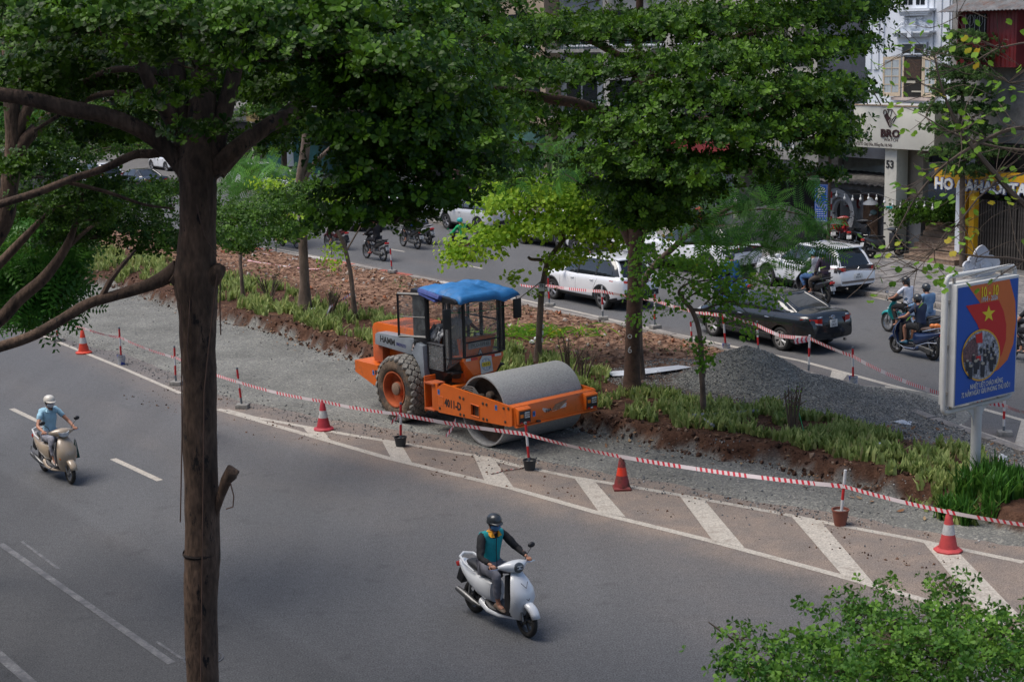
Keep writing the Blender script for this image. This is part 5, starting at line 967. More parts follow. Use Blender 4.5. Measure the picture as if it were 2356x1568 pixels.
# ------------------------------------------------------------------ cars
def cspl(xs, ys, x):
 """monotone-ish smooth interpolation"""
 x = np.asarray(x, float); i = np.clip(np.searchsorted(xs, x)-1, 0, len(xs)-2); xs = np.asarray(xs, float); ys = np.asarray(ys, float)
 h = np.diff(xs); d = np.diff(ys)/h; m = np.zeros(len(xs)); m[1:-1] = np.where(d[:-1]*d[1:] > 0, 2*d[:-1]*d[1:]/(d[:-1]+d[1:]+1e-9), 0); m[0] = d[0]; m[-1] = d[-1]
 t = (x-xs[i])/h[i]; return (2*t**3-3*t**2+1)*ys[i]+(t**3-2*t**2+t)*h[i]*m[i]+(-2*t**3+3*t**2)*ys[i+1]+(t**3-t**2)*h[i]*m[i+1]
CARS = {}
def make_car(key, L_, W_, H_, wb, rw, xfr, top, belt, cab, body, roofc=None, clad=None, rim=(.4, .4, .41), rimstyle=7, tail=None, plate=('30F', '803.43'), rails=False, spoiler=False, gdark=(.012, .014, .016), bottom=.24, head=True, platew=(.3, .19), clrtail=None, chrome=True):
 """x forward, origin on the ground at mid wheelbase. top: [(x, z at centre)], belt: [(x, z shoulder)], cab: dict(zs)=(x rear, x front, half width) levels"""
 t = thing('car', key, 'car')
 pm = mat('carpaint_%02d%02d%02d' % tuple(int(c*99) for c in body), body, .22, var=.0, coat=.8); xr_, xf_ = xfr
 NS, NR = 90, 17; xs = np.linspace(xr_, xf_, NS)
 u = (xs-xr_)/(xf_-xr_); endf = np.minimum(1, np.minimum((xs-xr_)/.5, (xf_-xs)/.75)); hw = W_/2*(.76+.24*np.sin(np.clip(endf, 0, 1)*PI/2)**.8); hw = np.where(endf >= 1, W_/2, hw)
 zt = cspl([p[0] for p in top], [p[1] for p in top], xs); zs = cspl([p[0] for p in belt], [p[1] for p in belt], xs); zs = np.minimum(zs, zt-.005); zb = bottom+.16*np.clip(1-(xs-xr_)/.5, 0, 1)**1.5+.10*np.clip(1-(xf_-xs)/.6, 0, 1)**1.5
 def sec(i):
  w, b, s, z = hw[i], zb[i], zs[i], zt[i]
  yy = [0, .80, .94, .985, 1.0, 1.0, .995, .985, .965, .93, .86, .74, .6, .45, .3, .15, 0]; zz = [0, 0, .05, .16, .3, .45, .6, .75, .88, .97]
  P = []
  for k in range(NR):
   y = w*yy[k]
   if k < 10: zc = b+(s-b)*zz[k]
   else: q = (k-10)/6; zc = s+(z-s)*math.sin(min(1, .12+q*.95)*PI/2)**.9
   P.append((y, zc))
  return P
 rings = []
 for i in range(NS):
  P = sec(i); rings.append([(xs[i], y, z) for y, z in P]+[(xs[i], -y, z) for y, z in P[-2:0:-1]])
 SEC = [sec(i) for i in range(NS)]
 def side(x, z):
  i = int(np.clip(np.interp(x, xs, range(NS)), 0, NS-1)); P = SEC[i][1:11]; return float(np.interp(z, [p[1] for p in P], [p[0] for p in P]))
 axl = (wb/2, -wb/2)
 mb = MB().loft(rings); bo = mb.build('body', pm, t, angle=40)
 cut = MB()
 for ax in axl:
  for s in (1, -1): cut.cyl((ax, s*(W_/2-.28), rw), (ax, s*(W_/2+.2), rw), rw+.055, n=36)
 co = cut.build('cutter', pm, None, smooth=False)
 b_ = bo.modifiers.new('arch', 'BOOLEAN'); b_.object = co; b_.operation = 'DIFFERENCE'; b_.solver = 'EXACT'
 dg = bpy.context.evaluated_depsgraph_get(); nm = bpy.data.meshes.new_from_object(bo.evaluated_get(dg)); nm.name = 'body'; bo.modifiers.clear(); bo.data = nm; bpy.data.objects.remove(co)
 nm.polygons.foreach_set('use_smooth', [True]*len(nm.polygons)); nm.set_sharp_from_angle(angle=R(38))
 lin = MB()
 for ax in axl:
  for s in (1, -1): lin.cyl((ax, s*(W_/2-.30), rw), (ax, s*(W_/2-.27), rw), rw+.05, n=20)
 lin.box((0, 0, bottom+.02), (L_*.8, W_*.8, .1)); lin.build('underbody', M_black, t)
 def skin(name, test, m, off=.004, par=bo):
  V = {}; F = []; vs_ = []
  for i in range(NS-1):
   for j in range(len(rings[0])):
    k = (j+1) % len(rings[0]); q = [rings[i][j], rings[i][k], rings[i+1][k], rings[i+1][j]]; c = [sum(p[a] for p in q)/4 for a in range(3)]
    if test(*c):
     f = []
     for key_ in ((i, j), (i, k), (i+1, k), (i+1, j)):
      if key_ not in V:
       p = Vector(rings[key_[0]][key_[1]]); cc = Vector((min(max(p.x, xr_+.6), xf_-.6), 0, .55)); n = (p-cc); n.z *= .8; V[key_] = len(vs_); vs_.append(p+n.normalized()*off*1.6)
      f.append(V[key_])
     F.append(tuple(f))
  if F: return MB().add(vs_, F).build(name, m, par, angle=40)
 for ie, xe, dx in ((0, xr_, -1), (NS-1, xf_, 1)): pass
 arch = lambda x, z: any((x-ax)**2+(z-rw)**2 < (rw+.06)**2 for ax in axl)
 if clad:
  skin('cladding', lambda x, y, z: z < clad and not arch(x, z), M_black if clad < .9 else M_black)
  fl = MB()
  for ax in axl:
   for s in (1, -1):
    A = np.linspace(R(-8), R(188), 18); ri, ro_ = rw+.045, rw+.115
    pts = [];
    for r2 in (ri, ro_):
     for a_ in A:
      x = ax+r2*math.cos(a_); z = rw+r2*math.sin(a_); pts.append((x, s*(side(np.clip(x, xr_+.05, xf_-.05), max(z, bottom+.02))+.009), z))
    fl.add(pts, [(i, i+1, i+19, i+18) for i in range(17)])
  fo = fl.build('wheel_arch', M_black, bo); md_ = fo.modifiers.new('thickness', 'SOLIDIFY'); md_.thickness = .012
 lv = sorted(cab.items()); zz = [z for z, _ in lv]; NV = 14; Zv = np.linspace(zz[0], zz[-1], NV)
 xrV = cspl(zz, [c[0] for _, c in lv], Zv); xfV = cspl(zz, [c[1] for _, c in lv], Zv); hwV = cspl(zz, [c[2] for _, c in lv], Zv)
 NU = 40; cr_ = []
 def cring(k, off=0, n=NU):
  a0, a1, w = xrV[k], xfV[k], hwV[k]; cx, hl = (a0+a1)/2, (a1-a0)/2; P = []
  for j in range(n):
   a = 2*PI*(j+.5)/n; ca, sa = math.cos(a), math.sin(a); e = 5.5; P.append((cx+abs(ca)**(2/e)*math.copysign(hl+off, ca), abs(sa)**(2/e)*math.copysign(w+off, sa), Zv[k]))
  return P
 cr_ = [cring(k) for k in range(NV)]
 gm = M_glass if gdark[0] < .05 else mat('light_glass', gdark, .08, spec=.9, var=0)
 grp = {'windscreen': [], 'rear_window': [], 'side_window': [[], [], [], []]}
 cb_ = MB().loft([cring(k, -.012) for k in range(NV)], cap=False).build('cabin', M_black, t)
 kroof = NV-1
 V = [p for r in cr_ for p in r]; F1, F2, FS = [], [], [[], []]
 for k in range(NV-1):
  for j in range(NU):
   l = (j+1) % NU; f = (k*NU+j, k*NU+l, (k+1)*NU+l, (k+1)*NU+j); cx = sum(V[q][0] for q in f)/4; cy_ = sum(V[q][1] for q in f)/4
   if abs(cy_) < hwV[k]*.90 and cx > (xrV[k]+xfV[k])/2: F1.append(f)
   elif abs(cy_) < hwV[k]*.90: F2.append(f)
   elif abs(cy_) >= hwV[k]*.90: FS[0 if cy_ > 0 else 1].append(f)
 MB().add(V, F1).build('windscreen', gm, t, angle=60); MB().add(V, F2).build('rear_window', gm, t, angle=60)
 for fs in FS: MB().add(V, fs).build('side_window', gm, t, angle=60)
 rm = pm if roofc is None else mat('roofpaint_%02d' % int(roofc[0]*99), roofc, .2, coat=.8, var=0)
 top_ = cring(NV-1, .004, 64); a0, a1, w = xrV[-1], xfV[-1], hwV[-1]; cx, hl = (a0+a1)/2, (a1-a0)/2
 RR = []
 for k, (q, dz) in enumerate(((1.008, -.035), (1.01, 0), (.97, .018), (.86, .032), (.6, .047), (.3, .053), (.02, .055))): RR.append([(cx+(p[0]-cx)*q, p[1]*q, p[2]+dz) for p in top_])
 ro = MB().loft(RR, cap=True).build('roof', rm, t, angle=60)
 def cabpt(x, s, k):
  a0, a1, w = xrV[k], xfV[k], hwV[k]; cx, hl = (a0+a1)/2, (a1-a0)/2; c = min(1, abs((x-cx)/hl)); e = 5.5
  return (x, s*(w+.006)*max(0, 1-c**e)**(1/e), Zv[k])
 for s in (1, -1):
  for fr in (1, -1):
   pil = MB(); pts = []
   for k in range(NV):
    a0, a1, w = xrV[k], xfV[k], hwV[k]; a = (PI/4*(.62 if True else 1)); cx, hl = (a0+a1)/2, (a1-a0)/2; e = 5.5; ca, sa = math.cos(a), math.sin(a); pts.append((cx+fr*(abs(ca)**(2/e)*hl), s*abs(sa)**(2/e)*w*1.0, Zv[k]))
   pil.tube(pts, [.042 if fr > 0 else .06]*NV, 8, flat=.5); pil.build('pillar', pm if roofc is None else rm, t, angle=60)
 for xb in ((.05-.02*wb, ) if True else ()):
  for s in (1, -1):
   for x0, x1 in ((xb-.04, xb+.04), (-wb*.36-.03, -wb*.36+.03)):
    bp_ = MB(); pts = [cabpt(x0, s, k) for k in range(NV)]+[cabpt(x1, s, k) for k in range(NV)]
    bp_.add([(p[0], p[1]+s*.002, p[2]) for p in pts], [(k, k+1, k+1+NV, k+NV) for k in range(NV-1)]).build('door_pillar', M_black, t)
 if chrome:
  cm = MB()
  for s in (1, -1): cm.tube([(x, s*(side(x, 9)-.0+.0), float(cspl([p[0] for p in belt], [p[1] for p in belt], [x])[0])+.012) for x in np.linspace(xrV[1]+.25, xfV[1]-.25, 12)], .011, 5)
  cm.build('window_trim', M_chrome if chrome == 2 else M_black, t)
 sm_ = MB()
 def seam(pts):
  for s in (1, -1):
   Q = [];
   for (xa, za), (xb_, zb_) in zip(pts, pts[1:]):
    for q in np.linspace(0, 1, 6): x, z = xa+(xb_-xa)*q, za+(zb_-za)*q; Q.append((x, s*(side(x, z)+.0008), z))
   sm_.tube(Q, .005, 4)
 zb0 = bottom+.1; bz = lambda x: float(cspl([p[0] for p in belt], [p[1] for p in belt], [x])[0])-.005
 seam([(wb*.5-.48, zb0), (wb*.5-.45, bz(.7))]); seam([(.0, zb0), (.03, bz(0))]); seam([(-wb*.5+.42, zb0+.25), (-wb*.5+.2, bz(-1))]); seam([(wb*.5-.48, zb0), (-wb*.5+.55, zb0)])
 sm_.build('door_seam', M_ink, bo)
 for s in (1, -1):
  for x in (.14+.05, -wb*.5+.5):
   z = bz(x)-.12; MB().tube([(x-.09, s*(side(x, z)+.005), z), (x-.07, s*(side(x, z)+.028), z), (x+.07, s*(side(x, z)+.028), z), (x+.09, s*(side(x, z)+.005), z)], .014, 6).build('door_handle', M_chrome if chrome == 2 else pm, bo)
  xm = xfV[0]-.42; mo = MB().tube([(xm-.05, s*(W_/2-.12), bz(xm)+.03), (xm-.05, s*(W_/2+.02), bz(xm)+.07)], .02, 6); mo.ball((xm-.04, s*(W_/2+.11), bz(xm)+.13), (.07, .12, .085), 12, 8); mo.build('wing_mirror', pm if roofc is None or True else rm, t)
 for s in (1, -1):
  for ax in axl:
   w = bpy.data.objects.new('wheel', None); COL.objects.link(w); w.parent = t; w.location = (ax, s*(W_/2-.135), rw); w.rotation_euler = (0, 0, 0 if s > 0 else PI)
   kk = ('w', round(rw, 2), rimstyle, rim)
   if kk not in CARS:
    ty = MB().lathe([(rw*.66, -.1), (rw*.9, -.112), (rw*.985, -.085), (rw, -.04), (rw, .05), (rw*.985, .09), (rw*.9, .115), (rw*.68, .105), (rw*.66, .09)], ax='y', n=40).build('tyre', M_rubber, w, angle=60)
    rmt = mat('rim_%02d' % int(rim[0]*99), rim, .3, .6, var=0); rb2 = MB().lathe([(rw*.68, .10), (rw*.63, .10), (rw*.61, .06), (rw*.60, -.05)], ax='y', n=40)
    for i in range(rimstyle):
     a = 2*PI*i/rimstyle
     for da in (-.10, .10): rb2.tube([(math.cos(a)*.05, .085, math.sin(a)*.05), (math.cos(a+da)*rw*.4, .095, math.sin(a+da)*rw*.4), (math.cos(a+da*1.3)*rw*.64, .088, math.sin(a+da*1.3)*rw*.64)], [.026, .02, .022], 5)
    rb2.lathe([(.07, .08), (.06, .10), (0, .104)], ax='y', n=14); ri = rb2.build('rim', rmt, w, angle=50)
    dk = MB().lathe([(rw*.62, .0), (0, .0)], ax='y', n=24).build('brake', M_ink, w); CARS[kk] = (ty, ri, dk)
   else:
    for q in CARS[kk]: c = q.copy(); COL.objects.link(c); c.parent = w
 if tail:
  for s in (1, -1):
   x0, y1, a0, a1, b0, b1 = tail; P_ = []; ye = side(xr_, (b0+b1)/2)
   path = [(x, side(x, (a0+a1)/2)+.006) for x in np.linspace(x0, xr_+.01, 8)]+[(xr_-.008, y) for y in np.linspace(ye, y1, 5)]
   for mm_, f0, f1 in ((M_red, 0, 1), (M_clear, .02, .24)):
    V = []
    for i, (x, y) in enumerate(path):
     q = i/(len(path)-1); zl, zh = a0+(b0-a0)*q, a1+(b1-a1)*q; o_ = .006 if f0 else 0; V += [(x-o_, s*(y+o_*.5), zl+(zh-zl)*f0), (x-o_, s*(y+o_*.5), zl+(zh-zl)*f1)]
    MB().add(V, [(2*i, 2*i+1, 2*i+3, 2*i+2) for i in range(len(path)-1)]).build('tail_light' if not f0 else 'reversing_lens', mm_, bo, angle=60)
    if not clrtail: break
 if head: skin('headlight', lambda x, y, z: x > xf_-.42 and abs(y) > W_*.30 and bz(xf_-.5)-.16 < z < bz(xf_-.5)-.02, M_clear, .008)
 skin('grille', lambda x, y, z: x > xf_-.16 and abs(y) < W_*.3 and .38 < z < .62, M_black, .006)
 if rails:
  rl = MB()
  for s in (1, -1): rl.tube([(x, s*(hwV[-1]-.07), Zv[-1]+(.03 if i in (0, 6) else .085)) for i, x in enumerate(np.linspace(xrV[-1]+.15, xfV[-1]-.2, 7))], .014, 6)
  rl.build('roof_rail', M_black, t)
 if spoiler: MB().hexa([(xrV[-1]-.16, -hwV[-1]*.85, Zv[-1]-.015), (xrV[-1]+.1, -hwV[-1]*.9, Zv[-1]), (xrV[-1]+.1, hwV[-1]*.9, Zv[-1]), (xrV[-1]-.16, hwV[-1]*.85, Zv[-1]-.015), (xrV[-1]-.15, -hwV[-1]*.85, Zv[-1]+.02), (xrV[-1]+.12, -hwV[-1]*.9, Zv[-1]+.05), (xrV[-1]+.12, hwV[-1]*.9, Zv[-1]+.05), (xrV[-1]-.15, hwV[-1]*.85, Zv[-1]+.02)]).build('spoiler', rm, t, bevel=.012)
 for y in (.45, -.45): MB().tube([(xr_+.05, y, bottom+.07), (xr_-.02, y, bottom+.07)], .035, 10).build('exhaust_tip', M_chrome, t)
 t['_xr'] = xr_; return t, skin, side, dict(rings=rings, xs=xs, zt=zt)
def put_car(t, rear, front, label, wbs, side_='near', cat='car', name=None, off=0, group='cars on the far carriageway'):
 """tyre contact pixels of the side facing the camera (car's left side here)"""
 a = g(*rear, 0); b = g(*front, 0); d = (b-a).normalized(); left = Vector((-d.y, d.x, 0)); tocam = -((a+b)/2); s = 1 if left.dot(tocam) > 0 else -1
 c = (a+b)/2-left*s*off; t.location = (c.x, c.y, 0); t.rotation_euler = (0, 0, math.atan2(d.y, d.x)); tag(t, label, 'car', group)
 return t
def plate_car(t, x, z, rows, tiltz=.12, w=.33, h=.165, y=0, name='number_plate'):
 number_plate(t, (x, y, z), (0, -1, 0), (tiltz, 0, 1), rows, w, h, name)
def badge(t, c, kind, size=.05):
 x, y, z = c; b = MB()
 if kind == 'ovals':
  for rx, rz, dz in ((1, .68, 0), (.42, .66, 0), (.72, .3, .2)):
   b.tube([(x, y+size*rx*math.cos(a), z+size*(dz+rz*math.sin(a))) for a in [2*PI*j/18 for j in range(19)]], .006, 4)
 else: b.tube([(x, y-.02, z-.05), (x, y+.025, z), (x, y-.01, z+.05), (x, y-.035, z+.03)], .009, 5)
 b.build('badge', M_chrome, t)
WH = (.72, .73, .745)
sd, skin, side, q = make_car('black sedan', 4.82, 1.82, 1.46, 2.775, .325, (-2.48, 2.34),
 [(-2.48, .78), (-2.40, 1.02), (-2.2, 1.11), (-1.6, 1.12), (0, 1.10), (1.0, 1.02), (1.7, .93), (2.15, .80), (2.34, .62)],
 [(-2.48, .72), (-2.40, .95), (-2.2, 1.02), (-1.2, 1.0), (0, .97), (1.0, .93), (1.7, .83), (2.15, .70), (2.34, .55)],
 {.95: (-1.95, 1.25, .80), 1.08: (-1.78, .98, .78), 1.25: (-1.38, .52, .70), 1.40: (-.98, .10, .60)}, (.010, .013, .015), rim=(.55, .54, .52), rimstyle=7, gdark=(.012, .015, .015),
 tail=(-2.12, .42, .88, .955, .775, .965), clrtail=True, chrome=2, platew=(.3, .19))
put_car(sd, (1795.8, 805.3), (1643, 772.6), 'black sedan with red tail lamps waiting beside the gravel heap', 2.775, off=.83)
number_plate(sd, (-2.492, 0, .80), (0, -1, 0), (.1, 0, 1), ('30F', '2425'), .27, .19)
badge(sd, (-2.455, 0, .96), 'ovals', .075)
text('CAMRY', .06, M_chrome, sd, frame((-2.42, .45, .985), (0, -1, 0), (.3, 0, 1)), bold=.01); text('2.4G', .05, M_chrome, sd, frame((-2.42, -.55, .985), (0, -1, 0), (.3, 0, 1)))
SUVTOP = [(-2.2, .80), (-2.12, 1.02), (-1.9, 1.10), (0, 1.10), (1.0, 1.07), (1.7, 1.02), (2.05, .90), (2.22, .70)]
SUVBELT = [(-2.2, .75), (-2.12, .98), (-1.9, 1.04), (0, 1.0), (1.0, .98), (1.7, .92), (2.05, .80), (2.22, .62)]
cc, skin, side, q = make_car('white suv', 4.46, 1.825, 1.62, 2.64, .345, (-2.22, 2.24), SUVTOP, SUVBELT,
 {.97: (-2.12, 1.12, .82), 1.12: (-2.02, .85, .79), 1.35: (-1.85, .45, .71), 1.55: (-1.62, .12, .62)}, WH, clad=.40, rim=(.32, .32, .33), rimstyle=5, rails=True, spoiler=True,
 tail=(-1.72, .40, .93, .96, .87, .955), bottom=.26)
put_car(cc, (1387.4, 711), (1273.8, 687.5), 'white SUV with black lower cladding in the lane beside the median', 2.64, off=.83)
plate_car(cc, -2.235, .72, ('30G', '165.08')); MB().box((-2.225, 0, .52), (.03, 1.35, .16)).build('rear_bumper', M_black, cc, bevel=.01)
pg, skin, side, q = make_car('white suv 2', 4.45, 1.84, 1.63, 2.675, .35, (-2.22, 2.22), SUVTOP, SUVBELT,
 {.99: (-2.14, 1.10, .82), 1.12: (-2.05, .85, .79), 1.36: (-1.88, .45, .71), 1.55: (-1.62, .12, .63)}, WH, clad=.40, rim=(.3, .3, .31), rimstyle=5, rails=True, spoiler=True, bottom=.26,
 tail=(-1.85, .52, .93, .99, .87, .985))
skin('light_band', lambda x, y, z: x < -2.02 and .86 < z < 1.0, M_black, .0045)
put_car(pg, (1904, 685), (1752.6, 654), 'white SUV with claw shaped tail lamps parked along the pavement kerb', 2.675, off=.83, group='white cars along the kerb')
plate_car(pg, -2.235, .70, ('30F', '803.43')); badge(pg, (-2.232, 0, .93), 'lion')
MB().box((-2.228, 0, .53), (.02, 1.3, .07)).build('bumper_trim', mat('brushed_trim', (.2, .18, .17), .4, .7), pg)
vf, skin, side, q = make_car('white suv 3', 5.1, 1.98, 1.72, 3.15, .40, (-2.55, 2.5),
 [(-2.55, .9), (-2.46, 1.12), (-2.2, 1.2), (0, 1.2), (1.1, 1.17), (1.9, 1.13), (2.3, 1.0), (2.5, .78)], [(-2.55, .86), (-2.46, 1.07), (-2.2, 1.13), (0, 1.12), (1.1, 1.09), (1.9, 1.02), (2.3, .9), (2.5, .7)],
 {1.09: (-2.45, 1.35, .90), 1.22: (-2.36, 1.05, .87), 1.45: (-2.2, .62, .80), 1.66: (-1.9, .28, .72)}, WH, roofc=(.02, .02, .022), clad=.42, rim=(.3, .28, .25), rimstyle=9, bottom=.3,
 tail=(-2.3, .3, 1.03, 1.055, 1.025, 1.055))
skin('rear_strip', lambda x, y, z: x < -2.25 and .93 < z < 1.02, M_black, .006)
put_car(vf, (1629, 637), (1498.5, 615.5), 'large white SUV with black roof and dark windows behind the reddish trunk', 3.15, off=.9, group='white cars along the kerb')
plate_car(vf, -2.56, .72, ('30L', '246.19'))
def more(src, rear, front, label, off=.83, group='white cars along the kerb', scale=1.0, col=None, z=0):
 c = copy_tree(src); put_car(c, rear, front, label, 0, off=off, group=group)
 c.scale = (scale, )*3; c.location.z = z
 if col is not None:
  pmn = mat('carpaint_%02d%02d%02d' % tuple(int(v*99) for v in col), col, .25, var=0, coat=.8); cache = {}
  def walk(o):
   for k in [q for q in bpy.data.objects if q.parent == o]:
    if k.type == 'MESH' and k.data.materials and k.data.materials[0] and k.data.materials[0].name.startswith('carpaint'): k.data = k.data.copy(); k.data.materials[0] = pmn
    walk(k)
  walk(c)
 return c
more(cc, (1415, 606), (1325, 589), 'white SUV with red tail lamp seen through the bright green leaves')
more(pg, (1290, 575), (1205, 561), 'white car nose to tail ahead, mostly hidden by the bright green tree', )
more(cc, (1110, 539), (1022, 525), 'silver car parked along the kerb next to the pale grey scooter', col=(.45, .46, .47))
more(vf, (955, 506), (870, 494), 'big white SUV half hidden behind the hanging branch', off=.9)
more(pg, (816, 533), (728, 519), 'white SUV near the left median trees, seen past the thick one', )
more(sd, (735, 466), (672, 457), 'black car with red tail lamp far up the road', group='far cars')
more(vf, (665, 462), (592, 450), 'white SUV far up the road right of the big trunk', off=.9, group='far cars')
more(cc, (585, 440), (522, 431), 'white car farthest up the road right of the big trunk', group='far cars')
more(cc, (398, 400), (338, 391), 'white car behind the leaves left of the big trunk', group='far cars')
more(pg, (240, 440), (160, 428), 'white car at far left glimpsed between the branches', group='far cars')
more(sd, (330, 452), (258, 441), 'dark car at far left glimpsed between the branches', group='far cars')
more(cc, (140, 402), (78, 393), 'small white car at the far left edge under the hanging leaves', group='far cars')
cvp = thing('covered_car', 'car under a dark grey cover parked on the pavement behind the feathery leaves', 'covered car', f2(0, 0));
a_, b_ = g(1850, 575, .16), g(1700, 548, .16); cvp.location = (a_+b_)/2; dd_ = b_-a_; cvp.rotation_euler = (0, 0, math.atan2(dd_.y, dd_.x))
rg = []
for x, w, h in ((-2.25, 1.5, .7), (-2.15, 1.75, .95), (-1.9, 1.8, 1.15), (-1.4, 1.82, 1.45), (-.6, 1.82, 1.56), (.3, 1.82, 1.52), (.9, 1.82, 1.25), (1.4, 1.8, 1.02), (2.0, 1.75, .88), (2.25, 1.5, .6)):
 rg.append([(x, w/2*c*(1-.2*max(0, z-.6)), h*z) for c, z in ((-1.05, .1), (-1.04, .4), (-1, .65), (-.86, .85), (-.6, .97), (0, 1.0), (.6, .97), (.86, .85), (1, .65), (1.04, .4), (1.05, .1))])
MB().loft(rg, cap=True, closed=False).build('cover', mat('dark_cover', (.035, .037, .04), .75, var=.2, bump=.6, bs=6), cvp, angle=70)
# ------------------------------------------------------------------ helpers on facade planes
def plq(x, y, t):
 d = ray(x, y); k = (t-0.0)/d.dot(N2) if abs(d.dot(N2)) > 1e-9 else 0
 p = Vector((0, 0, CAM_H))+d*k; return p.dot(U2), p.z
def fb(mb, s0, s1, t0, t1, z0, z1, mi=0):
 a, b = min(s0, s1), max(s0, s1); P = [f2(a, t0, z0), f2(b, t0, z0), f2(b, t1, z0), f2(a, t1, z0), f2(a, t0, z1), f2(b, t0, z1), f2(b, t1, z1), f2(a, t1, z1)]; mb.hexa(P, mi); return mb
def fpx(x0, y0, x1, y1, t, dep, m, name, par, bevel=0):
 """box whose face towards the street covers the given picture rectangle on the plane t"""
 s0, _ = plq(x0, (y0+y1)/2, t); s1, _ = plq(x1, (y0+y1)/2, t); _, z1 = plq((x0+x1)/2, y0, t); _, z0 = plq((x0+x1)/2, y1, t)
 return fb(MB(), s0, s1, t, t+dep, z0, z1).build(name, m, par, smooth=False, bevel=bevel)
def house_empty(name, label, cat, group=None): return thing(name, label, cat, (0, 0, 0), 0, group)
M_white = mat('white_render', (.66, .69, .73), .8, var=.1, vs_=1.2, bump=.1, stain=(.25, .24, .22), stain_s=.9, stain_lo=.6, stain_hi=.8, stretch=(1, 1, .35))
M_cream = mat('cream_frame', (.55, .44, .31), .55, var=.08); M_slate = mat('slate_wall', (.052, .058, .075), .8, var=.25, vs_=.8, bump=.3)
M_beige = mat('beige_panel', (.54, .52, .45), .6, var=.06, vs_=1, stain=(.3, .29, .25), stain_s=.8); M_dirty = mat('weathered_concrete', (.26, .25, .23), .9, var=.3, vs_=1.5, bump=.3, stain=(.08, .075, .07), stain_s=1, stain_lo=.5, stain_hi=.75)
M_redm = mat('dark_red_metal', (.16, .012, .014), .5, var=.2, vs_=2); M_corr = mat('rusty_corrugated', (.17, .17, .175), .6, .3, var=.3, stain=(.16, .07, .04), stain_s=2.5, stain_lo=.5, stain_hi=.7)
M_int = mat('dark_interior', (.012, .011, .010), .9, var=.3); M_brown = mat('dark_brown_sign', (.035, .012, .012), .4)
M_yel = mat('yellow_paint', (.62, .33, .01), .55, var=.12); M_marb = mat('brown_marble', (.20, .12, .075), .35, var=.5, vs_=9, bump=.05, col2=(.42, .32, .24))
TF = 44.9
wh = house_empty('narrow_house', 'narrow white house with cream shutters above the beige watch shop sign', 'house')
sL, _ = plq(1993, 400, TF); sR, _ = plq(2183, 300, TF)
fb(MB(), sL, sR, TF, TF+12, 4.6, 19).build('wall', M_white, wh, smooth=False)
pil_ = MB()
for x0, x1 in ((1993, 2005), (2009, 2022), (2026, 2033), (2138, 2146), (2150, 2164), (2168, 2182)):
 a_, _ = plq(x0, 200, TF); b_, _ = plq(x1, 200, TF); fb(pil_, a_, b_, TF-.06, TF+.02, 6.9, 19)
pil_.build('pilaster', M_white, wh, smooth=False)
C1 = lambda cx, cy: ((3380+cx/2.613)*.5752, cy/2.613*.5752)
def c1box(a, b, c, d, t, dep, m, name, par, bevel=0): x0, y0 = C1(a, b); x1, y1 = C1(c, d); return fpx(x0, y0, x1, y1, t, dep, m, name, par, bevel)
wn = c1box(575, 585, 850, 1025, TF-.05, .04, M_white, 'window', wh); c1box(600, 592, 822, 1015, TF-.075, .03, M_int, 'opening', wn)
c1box(598, 590, 612, 1018, TF-.12, .07, M_cream, 'frame', wn); c1box(800, 590, 815, 1018, TF-.12, .07, M_cream, 'frame', wn)
c1box(640, 845, 735, 870, TF-.10, .02, mat('pale_shelf', (.4, .37, .3), .7), 'shelf', wn); c1box(695, 950, 810, 965, TF-.11, .03, mat('pale_shelf', (.4, .37, .3)), 'table', wn)
c1box(620, 620, 790, 820, TF-.09, .01, mat('carved_wood', (.06, .03, .015), .6, var=.6, vs_=14, bump=.8), 'carving', wn)
def shutter(hs, ang, z0, z1, w, s):
 """hung at facade coordinate hs; ang from the wall plane"""
 h = f2(hs, TF-.10, 0); d = (U2*s*math.cos(ang)-N2*math.sin(ang)); sh = MB(); n = Vector((0, 0, 1)).cross(d)
 def bar(u0, u1, v0, v1, m_=sh, th=.02):
  m_.hexa([h+d*u+n*k+Vector((0, 0, v)) for v in (v0, v1) for u, k in ((u0, -th), (u1, -th), (u1, th), (u0, th))])
 bar(0, .07, z0, z1); bar(w-.07, w, z0, z1); bar(.07, w-.07, z0, z0+.14); bar(.07, w-.07, z1-.12, z1)
 for k in range(1, 4): zz = z0+.14+(z1-z0-.26)*k/4; bar(.07, w-.07, zz-.015, zz+.015)
 bar(w/2-.015, w/2+.015, z0+.14, z1-.12); o = sh.build('shutter', M_cream, wh, smooth=False)
 g_ = MB()
 for i in range(2):
  for k in range(4): bar(.07+i*(w/2-.055), w/2-.015+i*(w/2-.055), z0+.155+(z1-z0-.26)*k/4, z0+.125+(z1-z0-.26)*(k+1)/4, g_, .004)
 g_.build('pane', mat('curtained_glass', (.42, .46, .47), .15, var=.15, vs_=3, stretch=(8, 8, .5)), o, smooth=False)
s_a, z_t = plq(*C1(590, 592), TF-.1); s_b, z_b = plq(*C1(820, 1012), TF-.1); s_c, _ = plq(*C1(820, 700), TF-.1)
ww = abs(s_a-s_c)/2+.10; shutter(s_a+.02, .35, z_b, z_t, ww*1.1, 1); shutter(s_c-.02, .15, z_b, z_t, ww*1.1, -1)
tr = c1box(575, 440, 850, 582, TF-.09, .06, M_white, 'window', wh)
for a_, b_ in ((600, 690), (728, 820)): c1box(a_, 465, b_, 555, TF-.10, .02, mat('dim_glass', (.06, .07, .07), .1, spec=.8, var=0), 'pane', tr);
for a_, b_ in ((580, 705), (712, 845)): c1box(a_, 450, b_, 460, TF-.125, .04, M_white, 'bar', tr); c1box(a_, 562, b_, 574, TF-.125, .04, M_white, 'bar', tr); c1box(a_, 450, a_+12, 574, TF-.123, .04, M_white, 'bar', tr); c1box(b_-12, 450, b_, 574, TF-.123, .04, M_white, 'bar', tr)
co_ = MB()
